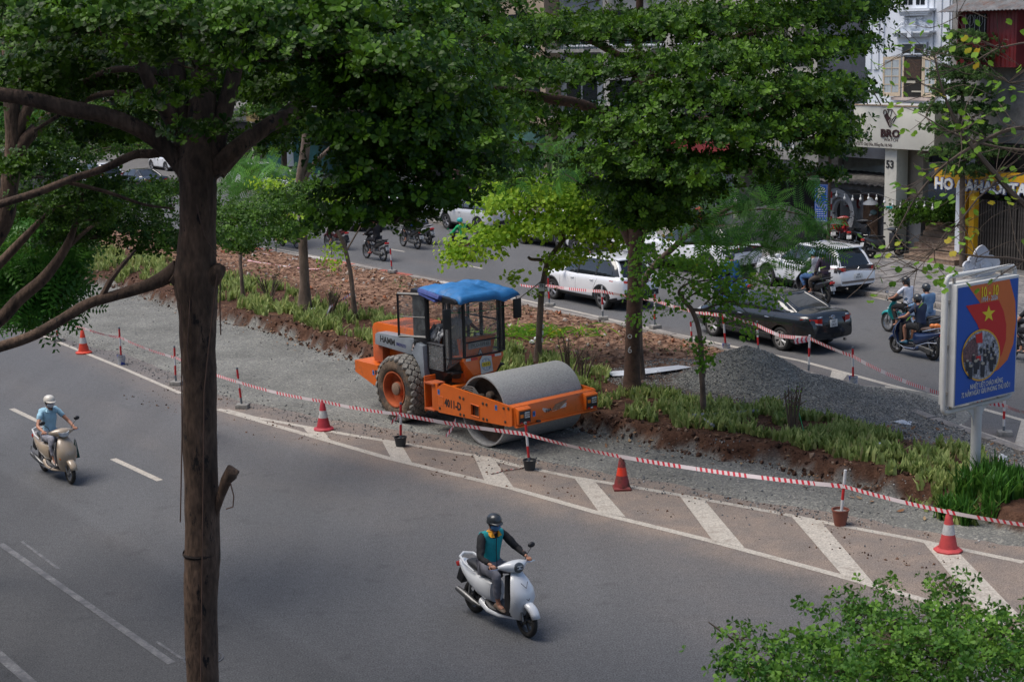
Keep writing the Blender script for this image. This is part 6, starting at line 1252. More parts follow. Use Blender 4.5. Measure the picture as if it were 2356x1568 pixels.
for k, (y0, y1, dd_, ex) in enumerate(((328, 345, .42, 0), (345, 362, .34, 10), (362, 385, .24, 22))):
 x0, yy = C1(475+ex, y0); x1, y2 = C1(882-ex, y1); s0, _ = plq(x0, yy, TF-dd_); s1, _ = plq(x1, yy, TF-dd_); _, z1 = plq((x0+x1)/2, yy, TF-dd_); _, z0 = plq((x0+x1)/2, y2, TF-dd_); fb(co_, s0, s1, TF-dd_, TF, z0, z1)
co_.build('cornice', M_white, wh, smooth=False); c1box(650, 330, 690, 392, TF-.5, .1, M_white, 'keystone', wh)
co_ = MB()
for k, (y0, y1, dd_, ex) in enumerate(((95, 118, .42, 0), (118, 140, .34, 8), (140, 165, .26, 20))):
 x0, yy = C1(545+ex, y0); x1, y2 = C1(882-ex, y1); s0, _ = plq(x0, yy, TF-dd_); s1, _ = plq(x1, yy, TF-dd_); _, z1 = plq((x0+x1)/2, yy, TF-dd_); _, z0 = plq((x0+x1)/2, y2, TF-dd_); fb(co_, s0, s1, TF-dd_, TF, z0, z1)
co_.build('window_sill', M_white, wh, smooth=False)
def scroll(cx, cy, r, s):
 pts = []
 for i in range(22):
  a = i*.55; rr = r*(1-i/26); x, y = C1(cx+s*rr*math.cos(a), cy+rr*math.sin(a)); s_, z_ = plq(x, y, TF-.08); pts.append(f2(s_, TF-.08, z_))
 x, y = C1(cx+s*(-r*1.9), cy+r*.9); s_, z_ = plq(x, y, TF-.08); MB().tube([f2(s_, TF-.08, z_)]+pts[6:], .035, 6).build('scroll', M_white, wh)
scroll(603, 258, 34, 1); scroll(825, 258, 34, -1); scroll(640, 232, 20, 1); scroll(790, 232, 20, -1)
c1box(675, 195, 735, 262, TF-.10, .1, M_white, 'bracket', wh); c1box(650, 262, 748, 276, TF-.16, .15, M_white, 'bracket', wh); c1box(675, 276, 728, 300, TF-.1, .1, M_white, 'bracket', wh); c1box(600, 185, 808, 196, TF-.08, .08, M_white, 'moulding', wh)
uw = c1box(585, -120, 862, 92, TF-.07, .06, M_white, 'window', wh)
for a_, b_ in ((612, 652), (662, 705), (742, 780), (790, 832)): c1box(a_, -100, b_, 52, TF-.085, .02, M_glass, 'pane', uw)
c1box(480, 1020, 905, 1050, TF-.18, .18, mat('pink_sill', (.42, .34, .3), .8, var=.2), 'window_sill', wh)
TS = 43.45
zt_ = plq(1966, 242, TS)[1]; zb_ = plq(1966, 337, TS)[1]; s0 = plq(1964, 285, TS)[0]; s1 = plq(2150, 300, TS)[0]
sg_ = thing('shop_sign', 'beige shop sign box with dark hand and watch emblem above the ground floor', 'sign')
fb(MB(), s0, s1, TS, TF-.01, zb_, zt_).build('box', M_beige, sg_, bevel=.01)
tp_ = MB()
for k in range(5): a_ = s0+(s1-s0)*k/5; b_ = s0+(s1-s0)*(k+.97)/5; fb(tp_, a_, b_, TS+.10, TF-.05, zt_+.01, zt_+.035+.01*(k % 2))
tp_.build('lid_panel', mat('dirty_white_lid', (.48, .48, .48), .7, var=.2, stain=(.15, .14, .13), stain_s=2), sg_, smooth=False)
fb(MB(), s0+.03, s1-.03, TS-.03, TS+.09, zt_+.0, zt_+.04).build('edge_trim', mat('tan_trim', (.35, .25, .16), .7, var=.4, vs_=4), sg_, smooth=False)
def face_mat(px, py, t, off=.006): s_, z_ = plq(px, py, t); return frame(f2(s_, t-off, z_), -U2, (0, 0, 1))
text('BRO', .40, M_brown, sg_, face_mat(2049, 308, TS, .02), sx=1.2, ext=.02, bold=.03); text('WATCH', .15, M_brown, sg_, face_mat(2050, 322.5, TS), sx=1.25, ext=.004)
text('TẠI 53 Ô Chợ Dừa, Đống Đa, Hà Nội', .15, M_brown, sg_, face_mat(2008, 332.5, TS), sx=.82, ext=.002, bold=.012)
lg = MB(); lg.T = face_mat(2049, 273, TS, .01) @ Matrix.Scale(.78, 4)
def L2(P, w, n=4): lg.tube([(x, y, 0) for x, y in P], w, n)
L2([(-.22, .42), (.10, .42), (.40, .12), (.0, -.38), (-.02, -.38)], .028); L2([(.10, .42), (.0, .10)], .022); L2([(-.1, .42), (-.18, .2)], .022); L2([(.40, .12), (.26, .10), (.02, -.18)], .022)
lg.add([(x, y, .02) for x, y in [(-.40, .12), (-.22, .28), (-.06, .10), (.12, -.02), (.10, -.10), (-.02, -.42), (-.10, -.34)]], [tuple(range(7))])
lg.tube([(-.33+.10*math.cos(a), .28+.12*math.sin(a), .02) for a in [2*PI*j/16 for j in range(17)]], .022, 5); lg.build('emblem', M_brown, sg_, smooth=False)
st_m = MB(); st_m.T = face_mat(2049, 273, TS, .035) @ Matrix.Scale(.78, 4)
for k in range(3): st_m.box((-.02+.07*k, -.22+.05*k, .0), (.018, .3, .004), Matrix.Rotation(.42, 3, 'Z'))
st_m.build('emblem_gap', M_beige, sg_, smooth=False)
for xa, ya, xb, yb in ((1997, 243, 1978, 200), (2027, 247, 2010, 212)):
 a_ = plq(xa, ya, TS+.1); b_ = plq(xb, yb, TS-.5)
 fl = thing('sign_floodlight', 'black floodlight on a stalk above the %s of the beige sign' % ('left corner' if xa < 2010 else 'emblem'), 'floodlight', (0, 0, 0), 0, 'floodlights over the shop sign')
 A_ = f2(a_[0], TS+.1, zt_+.02); B_ = f2(b_[0], TS-.5, b_[1]); MB().cyl(A_, B_, .025, n=6).build('stalk', M_black, fl)
 MB().box(B_, (.45, .30, .05), Matrix.Rotation(AZ2+PI/2, 3, 'Z') @ Matrix.Rotation(.3, 3, 'X')).build('lamp', M_black, fl, bevel=.01)
gp = thing('shop_pillar', 'pale pillar carrying the house number 53 under the beige sign', 'pillar')
sp0 = plq(2034, 470, 43.7)[0]; sp1 = plq(2061, 470, 43.7)[0]; fb(MB(), sp0, sp1, 43.7, 44.3, .1, zb_+.02).build('shaft', M_beige, gp, bevel=.01)
text('53', .40, M_ink, gp, face_mat(2048, 379, 43.7, .01), ext=.01, bold=.03); MB().add([f2(plq(2039, 474, 43.7)[0], 43.69, plq(2039, 474, 43.7)[1]), f2(plq(2054, 474, 43.7)[0], 43.69, plq(2054, 474, 43.7)[1]), f2(plq(2054, 480, 43.7)[0], 43.69, plq(2054, 480, 43.7)[1]), f2(plq(2039, 480, 43.7)[0], 43.69, plq(2039, 480, 43.7)[1])], [(0, 1, 2, 3)]).build('sticker', mat('teal_sticker', (.02, .3, .3), .5), gp, smooth=False)
sw = thing('shop_wall', 'beige wall beside the number 53 pillar with a grey lower part', 'wall')
a_ = plq(2064, 470, 44.5)[0]; b_ = plq(2122, 470, 44.5)[0]; fb(MB(), a_, b_, 44.5, 44.8, 1.7, zb_).build('upper_panel', mat('tan_panel', (.28, .24, .19), .7, var=.08), sw, smooth=False); fb(MB(), a_, b_, 44.45, 44.8, .1, 1.69).build('lower_panel', mat('grey_blue_wall', (.2, .21, .23), .8, var=.12), sw, smooth=False)
C4 = lambda cx, cy: ((3500+cx/2.614)*.5752, (500+cy/2.614)*.5752)
stp = thing('stairs', 'brown marble entrance steps beside the yellow fronted shop', 'stairs')
sE = plq(2196, 590, 43.0)[0]
for k in range(7):
 x, y = C4((305, 360, 410, 460, 500, 520, 540)[k], 1280-57*k); sW = plq(x, 560, 43.0+.32*k)[0]; z1 = .14+.185*(k+1)
 so2 = fb(MB(), sW, sE, 43.0+.32*k, 43.0+.32*k+(.33 if k < 6 else 2.5), .12 if k == 0 else z1-.215, z1-.03).build('step', M_marb, stp, smooth=False); fb(MB(), sW-.02, sE, 43.0+.32*k-.03, 43.0+.32*k+.33, z1-.03, z1).build('tread', M_marb, so2, smooth=False)
ys = thing('shop', 'yellow fronted shop with white lettering behind the bare branches', 'shop')
def c4box(a, b, c, d, t, dep, m, name, par, bevel=0): x0, y0 = C4(a, b); x1, y1 = C4(c, d); return fpx(x0, y0, x1, y1, t, dep, m, name, par, bevel)
c4box(620, 495, 1900, 690, 43.6, .3, M_yel, 'fascia', ys); c4box(905, 690, 940, 1420, 43.5, .25, M_yel, 'post', ys, .01); c4box(975, 690, 1030, 1430, 43.3, .25, M_yel, 'post', ys, .01); c4box(838, 640, 898, 1345, 43.4, .3, M_white, 'post', ys, .01)
x, y = 2153, 422
text('HO CAHAOPTA', .56, align='LEFT', m=mat('white_letter', (.7, .72, .72), .5), parent=ys, M=face_mat(x, y, 43.6, .05), ext=.03, bold=.03, sx=1.0); text('HO CAHAOPTA', .56, align='LEFT', m=mat('blue_letter_edge', (.02, .06, .3), .5), parent=ys, M=face_mat(x, y, 43.6, .02), ext=.012, bold=.07, sx=1.0)
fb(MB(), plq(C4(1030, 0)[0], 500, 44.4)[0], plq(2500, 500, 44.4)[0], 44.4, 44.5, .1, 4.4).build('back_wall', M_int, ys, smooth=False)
a_ = plq(C4(1040, 0)[0], 560, 43.9)[0]; fen = thing('slat_fence', 'dark fence of upright timber slats beside the yellow posts', 'fence'); slm = None
for k in range(46):
 s_ = a_-.05-k*.115
 if slm is None: slm = MB().box((0, 0, 1.25), (.05, .07, 2.4)).build('slat', mat('weathered_slat', (.07, .06, .05), .9, var=.4, vs_=4), fen); o = slm
 else: o = slm.copy(); COL.objects.link(o)
 o.location = f2(s_, 43.9, 0); o.rotation_euler = (0, random.uniform(-.015, .015), AZ2)
fb(MB(), a_, a_-5.4, 43.96, 44.0, .5, .58).build('rail', M_int, fen, smooth=False)
rh = thing('house', 'dark red metal clad upper storey with a corrugated roof right of the white house', 'house')
s0, s1 = plq(2190, 120, 44.6)[0], plq(2440, 120, 44.6)[0]
fb(MB(), s0, s1, 44.6, 50, 4.3, 15).build('wall', M_dirty, rh, smooth=False)
C1b = lambda cx, cy: ((3380+cx/2.613)*.5752, cy/2.613*.5752)
zr0 = plq(2230, 155, 43.7)[1]; zr1 = plq(2230, 22, 43.7)[1]; sr0 = plq(2206, 150, 43.7)[0]; sr1 = plq(2336, 150, 43.7)[0]
cl_ = MB(); k = 0; s_ = max(sr0, sr1); e_ = min(sr0, sr1); n = int((s_-e_)/.09); ringA = []
for i in range(n): ringA.append((s_-i*.09, 43.7-(.025 if i % 2 else 0)))
for (a_, ta), (b_, tb) in zip(ringA, ringA[1:]): cl_.add([f2(a_, ta, zr0), f2(b_, tb, zr0), f2(b_, tb, zr1), f2(a_, ta, zr1)], [(0, 1, 2, 3)])
fb(cl_, s_, e_, 43.71, 44.7, zr0, zr1); fb(cl_, s_+.02, s_-.03, 43.6, 44.6, zr0, zr1); cl_.build('metal_cladding', M_redm, rh, smooth=False)
rf_ = MB(); zz = zr1+.08
for i in range(60):
 a_ = s_+.5-i*.08; b_ = a_-.08; h0 = .03*(i % 2); h1 = .03*((i+1) % 2); rf_.add([f2(a_, 43.1, zz-.15+h0), f2(b_, 43.1, zz-.15+h1), f2(b_, 45.6, zz+.75+h1), f2(a_, 45.6, zz+.75+h0)], [(0, 1, 2, 3)])
rf_.build('corrugated_roof', M_corr, rh, smooth=False).modifiers.new('thickness', 'SOLIDIFY').thickness = .02
wr = c1box(1260, 150, 1470, 350, 43.62, .06, M_int, 'window', rh)
gr_ = MB()
for cx in (1265, 1310, 1360, 1410, 1465): x, y = C1(cx, 155); s_1, z_1 = plq(x, y, 43.6); x, y = C1(cx, 345); s_2, z_2 = plq(x, y, 43.6); gr_.tube([f2(s_1, 43.6, z_1), f2(s_1, 43.6, z_2)], .012, 4)
for cx in (1315, 1410):
 x, y = C1(cx, 215); s_1, z_1 = plq(x, y, 43.6); gr_.tube([f2(s_1+.13*math.cos(a), 43.6, z_1+.18*math.sin(a)) for a in [2*PI*j/16 for j in range(17)]], .01, 4)
gr_.build('grille', M_steel, wr)
sl_ = thing('house', 'tall slate grey blank walled house between balcony house and white house', 'house')
fb(MB(), plq(1992, 200, 45.8)[0]-3.5, plq(1879, 200, 45.8)[0], 45.8, 57, 3.4, 17).build('wall', M_slate, sl_, smooth=False)
ls = thing('low_shop', 'low grey shop with wavy asbestos roof and a round moon gate', 'shop')
tW = 45.3; a_ = plq(1880, 480, tW)[0]; b_ = plq(2034, 480, tW)[0]; zt2 = plq(1960, 425, tW)[1]
CX, CZ = plq(1937, 489, tW); Rr = .98
wl = MB(); fb(wl, a_, CX+Rr*1.02, tW, tW+.2, .1, zt2); fb(wl, CX-Rr*1.02, b_, tW, tW+.2, .1, zt2); fb(wl, CX-Rr*1.02, CX+Rr*1.02, tW, tW+.2, CZ+Rr*.97, zt2); wl.build('wall', mat('grey_shop_wall', (.20, .20, .20), .85, var=.25, bump=.2), ls, smooth=False)
fb(MB(), CX-1.1, CX+1.1, tW+1.0, tW+1.1, .1, zt2).build('back_wall', mat('shop_inside', (.25, .25, .24), .8), ls, smooth=False)
for k, (r0, r1, dd_) in enumerate(((.98, .80, .32), (.78, .62, .16), (.60, .48, 0))):
 m_ = MB(); V = []; n = 40
 for q in range(n+1):
  a = 2*PI*q/n
  for r_, t_ in ((r0, tW-dd_), (r1, tW-dd_), (r1, tW-dd_+.2), (r0, tW-dd_+.2)): V.append(f2(CX+r_*math.cos(a), t_, CZ+r_*1.02*math.sin(a)))
 m_.add(V, [(4*q+i, 4*q+(i+1) % 4, 4*q+4+(i+1) % 4, 4*q+4+i) for q in range(n) for i in range(4)]); m_.build('moon_gate_ring', mat('moon_gate', (.34, .35, .35), .6, var=.2, vs_=3), ls, angle=50)
rs_ = fb(MB(), CX-.75, CX+.6, tW+.8, tW+.85, plq(1940, 482, tW)[1], plq(1940, 462, tW)[1]).build('red_board', mat('red_board', (.25, .02, .02), .5), ls, smooth=False)
text('BÚN CHẢ', .36, M_plate, rs_, frame(f2(CX-.1, tW+.78, plq(1940, 472, tW)[1]), -U2, (0, 0, 1)), ext=.005, bold=.03)
wv = MB(); zr_a = plq(1960, 420, 44.5)[1]; zr_b = plq(1960, 398, 47)[1]
for i in range(70):
 a2_ = a_+.3-i*.085; q_ = a2_-.085; h0 = .035*math.sin(i*PI/2); h1 = .035*math.sin((i+1)*PI/2); wv.add([f2(a2_, 44.4, zr_a+h0), f2(q_, 44.4, zr_a+h1), f2(q_, 47, zr_b+h1+.1), f2(a2_, 47, zr_b+h0+.1)], [(0, 1, 2, 3)])
wv.build('wavy_roof', mat('asbestos_roof', (.14, .13, .12), .95, var=.4, vs_=3, bump=.4), ls, smooth=False).modifiers.new('thickness', 'SOLIDIFY').thickness = .03
bg_ = MB(); x0 = plq(1986, 480, 45.1)[0]; x1 = plq(2020, 480, 45.1)[0]; zg1 = plq(2000, 447, 45.1)[1]
for k in range(16): s_ = x0+(x1-x0)*(k+.5)/16; bg_.cyl(f2(s_, 45.1, .15), f2(s_+random.uniform(-.03, .03), 45.1, zg1), .035, n=6)
bg_.build('bamboo_screen', mat('bamboo', (.13, .07, .035), .7, var=.4, vs_=6), ls); MB().cyl(f2(x0+.1, 45.0, zg1), f2(x1-.1, 45.0, zg1), .05, n=8).build('bamboo_rail', M_brown, ls)
sbm = thing('string_lights', 'string of white bulbs hanging in front of the low grey shop', 'string lights')
cord = []; bl = []
for k in range(26):
 x = 1925+k*9.2; y = 437+k*1.35+5*math.sin(k*.5); s_, z_ = plq(x, y, 43.3); p = f2(s_, 43.3, z_); cord.append(p)
 if k % 2 == 0: bl.append(p)
MB().tube(cord, .010, 4).build('cord', M_ink, sbm); bulbm = None
for p in bl:
 if bulbm is None: bulbm = MB().ball((0, 0, -.20), (.05, .05, .065), 8, 6).cyl((0, 0, -.03), (0, 0, -.14), .02, n=6).build('bulb', mat('bulb_white', (.75, .75, .72), .2), sbm); o = bulbm
 else: o = bulbm.copy(); COL.objects.link(o)
 o.location = p
el = thing('enamel_lamp', 'white enamel pendant lamp beside the bamboo screen', 'lamp', f2(*([plq(2003, 466, 44.6)[0]]), 44.6, plq(2003, 470, 44.6)[1]) if False else f2(plq(2003, 466, 44.6)[0], 44.6, plq(2003, 470, 44.6)[1]))
MB().lathe([(.30, 0), (.27, .08), (.12, .16), (.05, .26), (0, .27)], n=20).build('shade', M_plate, el); MB().cyl((0, 0, .25), (0, 0, .7), .01, n=4).build('cord', M_ink, el)
bh = thing('house', 'cream house with a green iron balcony over a dark shop opening', 'house')
TB = 45.6; s0 = plq(1878, 300, TB)[0]; s1 = plq(1690, 300, TB)[0]
fb(MB(), s0, s1, TB, TB+10, plq(1800, 388, TB)[1], 16).build('wall', mat('cream_wall', (.36, .34, .29), .85, var=.2, stain=(.15, .14, .12), stain_s=1), bh, smooth=False)
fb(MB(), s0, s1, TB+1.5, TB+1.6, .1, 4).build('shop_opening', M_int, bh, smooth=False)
C3 = lambda cx, cy: ((3000+cx/2.24)*.5752, (380+cy/2.24)*.5752)
TBb = 44.4; z_s0 = plq(*C3(300, 660), TBb)[1]; z_s1 = plq(*C3(300, 495), TBb)[1]; sb0 = plq(*C3(465, 560), TBb)[0]; sb1 = plq(*C3(-60, 560), TBb)[0]
bs = MB(); fb(bs, sb0, sb1, TBb, TB, (z_s0+z_s1)/2, z_s1); fb(bs, sb0+.1, sb1, TBb+.15, TB, z_s0+.15, (z_s0+z_s1)/2); fb(bs, sb0+.2, sb1, TBb+.3, TB, z_s0, z_s0+.15); bs.build('balcony_slab', M_dirty, bh, smooth=False)
bw = MB(); V0 = [C3(*p) for p in ((400, 370), (430, 430), (465, 520), (475, 600), (480, 660), (612, 640), (612, 380))]
V = [f2(plq(x, y, TBb+.1)[0], TBb+.1, plq(x, y, TBb+.1)[1]) for x, y in V0]+[f2(plq(x, y, TBb+.1)[0], TB, plq(x, y, TBb+.1)[1]) for x, y in V0]
bw.add(V, [tuple(range(7)), tuple(range(13, 6, -1))]+[(i, (i+1) % 7, (i+1) % 7+7, i+7) for i in range(7)]).build('curved_side_wall', M_dirty, bh, smooth=False)
rl = MB(); gnm = mat('green_iron', (.015, .07, .06), .5); zr = plq(*C3(250, 330), TBb)[1]
for k in range(22):
 s_ = sb0+(sb1-sb0)*k/21; rl.cyl(f2(s_, TBb+.05, z_s1), f2(s_, TBb+.05, zr), .014, n=4)
 if k % 3 == 1: rl.tube([f2(s_+.09*math.sin(q*PI/3), TBb+.05, z_s1+(zr-z_s1)*(.15+.7*q/6)) for q in range(7)], .012, 4)
rl.cyl(f2(sb0, TBb+.05, zr), f2(sb1, TBb+.05, zr), .025, n=6); rl.cyl(f2(sb0, TBb+.05, z_s1+.08), f2(sb1, TBb+.05, z_s1+.08), .02, n=6); rl.build('balcony_rail', gnm, bh)
dw = fpx(*C3(270, 200), *C3(400, 495), TB-.05, .06, mat('white_door_frame', (.5, .5, .5), .6), 'balcony_door', bh); fpx(*C3(282, 215), *C3(358, 490), TB-.08, .04, M_glass, 'pane', dw); fpx(*C3(20, 200), *C3(90, 420), TB-.05, .06, M_glass, 'window', bh)
for k, (x0, x1) in enumerate(((1700, 1745), (1765, 1810), (1830, 1865))): fpx(x0, 60, x1, 150, TB-.05, .05, M_glass, 'window', bh)
HC = [(.33, .31, .27), (.42, .40, .36), (.22, .24, .26), (.36, .28, .2), (.46, .46, .46), (.24, .13, .11), (.3, .33, .3), (.4, .34, .22), (.17, .18, .2), (.5, .47, .4)]
s_ = max(s0, s1)+.1; rng = random.Random(5); kk = 0
ORD = 'first second third fourth fifth sixth seventh eighth ninth tenth eleventh twelfth thirteenth fourteenth fifteenth sixteenth seventeenth eighteenth nineteenth twentieth'.split()
hl = ['grey', 'cream', 'blue grey', 'tan', 'white', 'dark red', 'pale green', 'ochre', 'slate', 'ivory']
while s_ < 175:
 w = rng.uniform(3.6, 5.4); h = rng.uniform(10.5, 17) if s_ < 100 else rng.uniform(11, 22); c = HC[kk % 10]; t_ = 45.4+rng.uniform(-.4, .7)
 ho = thing('house', '%s house, %s up the street from the green balcony' % (hl[kk % 10], ORD[kk] if kk < 20 else ORD[kk-20]+' beyond the teal hoarding,'), 'house', group='houses along the far pavement')
 fb(MB(), s_, s_+w-.06, t_, t_+12, .1, h).build('wall', mat('housewall_%d' % (kk % 10), c, .88, var=.22, vs_=.7, stain=(c[0]*.4, c[1]*.4, c[2]*.4), stain_s=.8, stain_lo=.55, stain_hi=.8), ho, smooth=False)
 fb(MB(), s_+.3, s_+w-.4, t_-.05, t_+.02, .12, 3.0).build('shop_front', M_int if kk % 3 else mat('shutter_metal', (.2, .21, .22), .5, .4, var=.2, stretch=(1, 1, 14)), ho, smooth=False)
 fb(MB(), s_+.1, s_+w-.2, t_-.35, t_, 3.15, 3.95).build('sign_board', mat('signc_%d' % (kk % 6), [(.2, .03, .03), (.04, .08, .18), (.3, .3, .29), (.05, .13, .12), (.22, .16, .06), (.10, .10, .10)][kk % 6], .5, var=.3, vs_=3), ho, smooth=False)
 z_ = 4.7
 while z_ < h-1.6:
  for q in range(2):
   a_ = s_+.5+q*(w-.9)/2; wo = fb(MB(), a_, a_+(w-1.3)/2, t_-.04, t_+.01, z_, z_+1.6).build('window', M_glass, ho, smooth=False); fb(MB(), a_-.06, a_+(w-1.3)/2+.06, t_-.10, t_-.045, z_-.08, z_).build('sill', M_white, wo, smooth=False)
  if kk % 4 == 1 or kk % 5 == 2:
   bb = fb(MB(), s_+.2, s_+w-.3, t_-1.0, t_, z_-.35, z_-.2).build('balcony', M_dirty, ho, smooth=False); rr_ = MB()
   for q in range(14): rr_.cyl(f2(s_+.25+q*(w-.7)/13, t_-.95, z_-.2), f2(s_+.25+q*(w-.7)/13, t_-.95, z_+.65), .018, n=4)
   rr_.cyl(f2(s_+.25, t_-.95, z_+.65), f2(s_+w-.4, t_-.95, z_+.65), .025, n=4); rr_.build('railing', gnm, bb)
  z_ += 3.3
 if kk % 4 == 0:
  fb(MB(), s_+.2, s_+w-.3, t_-1.3, t_-.36, 2.95, 3.05).build('awning', mat('awning_%d' % (kk % 3), [(.3, .05, .04), (.04, .15, .3), (.05, .2, .12)][kk % 3], .8, var=.2), ho, smooth=False)
 s_ += w; kk += 1
tl = thing('hoarding', 'teal corrugated metal hoarding with one pale panel up the street', 'hoarding')
hp0 = plq(800, 360, 44.3)[0]; hp1 = plq(612, 350, 44.3)[0]; hz = plq(700, 288, 44.3)[1]; cl_ = [MB(), MB()]; n = int((hp1-hp0)/.35); pa = plq(680, 350, 44.3)[0]; pb = plq(650, 350, 44.3)[0]
for i in range(n):
 a_ = hp0+i*.35; m_ = cl_[1 if pa < a_ < pb else 0]; m_.add([f2(a_, 44.3, .14), f2(a_+.175, 44.2, .14), f2(a_+.175, 44.2, hz), f2(a_, 44.3, hz)], [(0, 1, 2, 3)]); m_.add([f2(a_+.175, 44.2, .14), f2(a_+.35, 44.3, .14), f2(a_+.35, 44.3, hz), f2(a_+.175, 44.2, hz)], [(0, 1, 2, 3)])
cl_[0].build('teal_sheet', mat('teal_sheet', (.008, .075, .08), .5, var=.15), tl, smooth=False); cl_[1].build('pale_sheet', mat('pale_sheet', (.38, .42, .44), .5, var=.1), tl, smooth=False)
er = thing('building', 'row of pale blocks closing the far end of the street', 'building');
for k in range(9):
 c = f2(190+random.uniform(-5, 10), -55+k*11, 0); h = random.uniform(15, 26); MB().box((c.x, c.y, h/2), (11, 12, h), Matrix.Rotation(AZ2, 3, 'Z')).build('block', mat('housewall_%d' % (k % 10), HC[k % 10]), er, smooth=False)
 wb_ = MB()
 for i in range(3):
  for j in range(int(h/3.3)-1): p = f2(183.8, -55+k*11-3.5+3.2*i, 3+3.3*j); wb_.box(p, (1.6, .3, 1.6), Matrix.Rotation(AZ2, 3, 'Z'))
 wb_.build('windows', M_glass, er, smooth=False)['kind'] = 'stuff'
s_ = -36.0; kk = 0
while s_ < 96:
 w = rng.uniform(4, 6); h = rng.uniform(9.6, 12.5); c = HC[(kk*3+1) % 10]; q3 = MB(); A_ = lambda s, t, z: (*st2xy(s, t), z)
 q3.hexa([A_(s_, -12, 0), A_(s_, -.8, 0), A_(s_+w, -.8, 0), A_(s_+w, -12, 0), A_(s_, -12, h), A_(s_, -.8, h), A_(s_+w, -.8, h), A_(s_+w, -12, h)])
 ho = thing('house', '%s house of the near row behind the viewpoint, %s along' % (hl[kk % 10], ORD[kk] if kk < 20 else ORD[kk-20]+' from its far end'), 'house', group='houses on the near side'); q3.build('wall', mat('housewall_%d' % ((kk*3+1) % 10), c), ho, smooth=False)
 wn_ = MB(); z_ = 1.0
 while z_ < h-2:
  for q in (0, 1): a_ = s_+.5+q*(w-.6)/2; wn_.hexa([A_(a_, -.85, z_), A_(a_, -.74, z_), A_(a_+w*.32, -.74, z_), A_(a_+w*.32, -.85, z_), A_(a_, -.85, z_+1.6), A_(a_, -.74, z_+1.6), A_(a_+w*.32, -.74, z_+1.6), A_(a_+w*.32, -.85, z_+1.6)])
  z_ += 3.3
 wn_.build('windows', M_glass, ho, smooth=False)['kind'] = 'stuff'; s_ += w; kk += 1
# ------------------------------------------------------------------ poster board on its post
PB = ground_at(2244, 1098); BD = Vector((math.sin(R(54)), math.cos(R(54)), 0)); BN = Vector((BD.y, -BD.x, 0))
bd = thing('poster_board', 'blue and orange poster board in a white tube frame on a white post', 'poster board', PB)
def onb(x, y, off=0):
 d = ray(x, y); o = PB+BN*off; k = (o-Vector((0, 0, CAM_H))).dot(BN)/d.dot(BN); p = Vector((0, 0, CAM_H))+d*k-PB; return p.dot(BD), p.z
CB = lambda cx, cy: ((3600+cx/1.633)*.5752, (1000+cy/1.633)*.5752)
M_wp = mat('white_post_paint', (.56, .56, .53), .45, var=.08, stain=(.25, .15, .08), stain_s=3, stain_lo=.66, stain_hi=.8)
OF = .17
uTL = onb(*CB(381, 242), OF); uTR = onb(*CB(771, 186), OF); uBL = onb(*CB(357, 1000), OF); uBR = onb(*CB(748, 936), OF)
u0 = (uTL[0]+uBL[0])/2; u1 = (uTR[0]+uBR[0])/2; v1 = (uTL[1]+uTR[1])/2; v0 = (uBL[1]+uBR[1])/2
def bp(u, v, w): return BD*u+BN*w+Vector((0, 0, v))
def bbox(m_, a, b, c, d, w0, w1): m_.hexa([bp(a, c, w0), bp(b, c, w0), bp(b, c, w1), bp(a, c, w1), bp(a, d, w0), bp(b, d, w0), bp(b, d, w1), bp(a, d, w1)]); return m_
bbox(MB(), u0-.03, u1+.03, v0-.03, v1+.05, -OF+.005, OF-.006).build('case', M_wp, bd, bevel=.01)
e = .11; fr = MB(); c_ = .10; P_ = []
for (cu, cv), a0 in (((u1+e-c_, v1+.19-c_), 0), ((u0-e+c_, v1+.19-c_), 90), ((u0-e+c_, v0-.15+c_), 180), ((u1+e-c_, v0-.15+c_), 270)):
 for q in range(5): a = R(a0+q*22.5); P_.append(bp(cu+c_*math.cos(a), cv+c_*math.sin(a), 0))
fr.tube(P_+[P_[0]], .045, 10); fr.build('tube_frame', M_wp, bd)
br = MB()
for u, v in ((u0-.05, v1-.25), (u0-.05, (v0+v1)/2), (u0-.05, v0+.2), (u1+.05, v1-.25), (u1+.05, (v0+v1)/2), (u1+.05, v0+.2)): bbox(br, u-.04, u+.04, v-.025, v+.025, -.04, .04)
for u in (u0+.1, u1-.25): bbox(br, u-.02, u+.02, v1+.03, v1+.17, -.02, .02); bbox(br, u-.02, u+.02, v0-.14, v0-.02, -.02, .02)
br.build('clamp', mat('clamp', (.4, .36, .3), .6, .2), bd, smooth=False)
up_ = onb(*CB(503, 1010), 0)[0]; MB().cyl((*bp(up_, -.3, 0)[:2], -.3), (*bp(up_, v0-.15, 0)[:2], v0-.15), .092, n=24).build('post', M_wp, bd)
gs = MB()
for s in (-1, 1):
 pts = [(up_+s*.09, v0-.18)]+[(up_+s*(.09+.30*math.cos(R(a))**1)-s*.0, v0-.20-.30*(1-math.sin(R(a)))) for a in ()]
 O_ = [(up_+s*.085, v0-.55), (up_+s*.12, v0-.38), (up_+s*.2, v0-.26), (up_+s*.36, v0-.17), (up_+s*.36, v0-.15), (up_+s*.085, v0-.15)]
 V = [bp(u, v, -.008) for u, v in O_]+[bp(u, v, .008) for u, v in O_]; gs.add(V, [tuple(range(6)), tuple(range(11, 5, -1))]+[(i, (i+1) % 6, (i+1) % 6+6, i+6) for i in range(6)])
gs.build('gusset', M_wp, bd, smooth=False)
def q2(cx, cy):
 u, v = 0.5, .5
 for _ in range(12):
  xl = 381+(357-381)*v; xr_ = 771+(748-771)*v; u = (cx-xl)/(xr_-xl); yt = 242+(186-242)*u; yb = 1000+(936-1000)*u; v = (cy-yt)/(yb-yt)
 return u0+(u1-u0)*u, v1+(v0-v1)*v
def flat(pts, m, k, name): return MB().add([bp(*q2(*p), OF+.003*k) for p in pts], [tuple(range(len(pts)))]).build(name, m, poster, smooth=False)
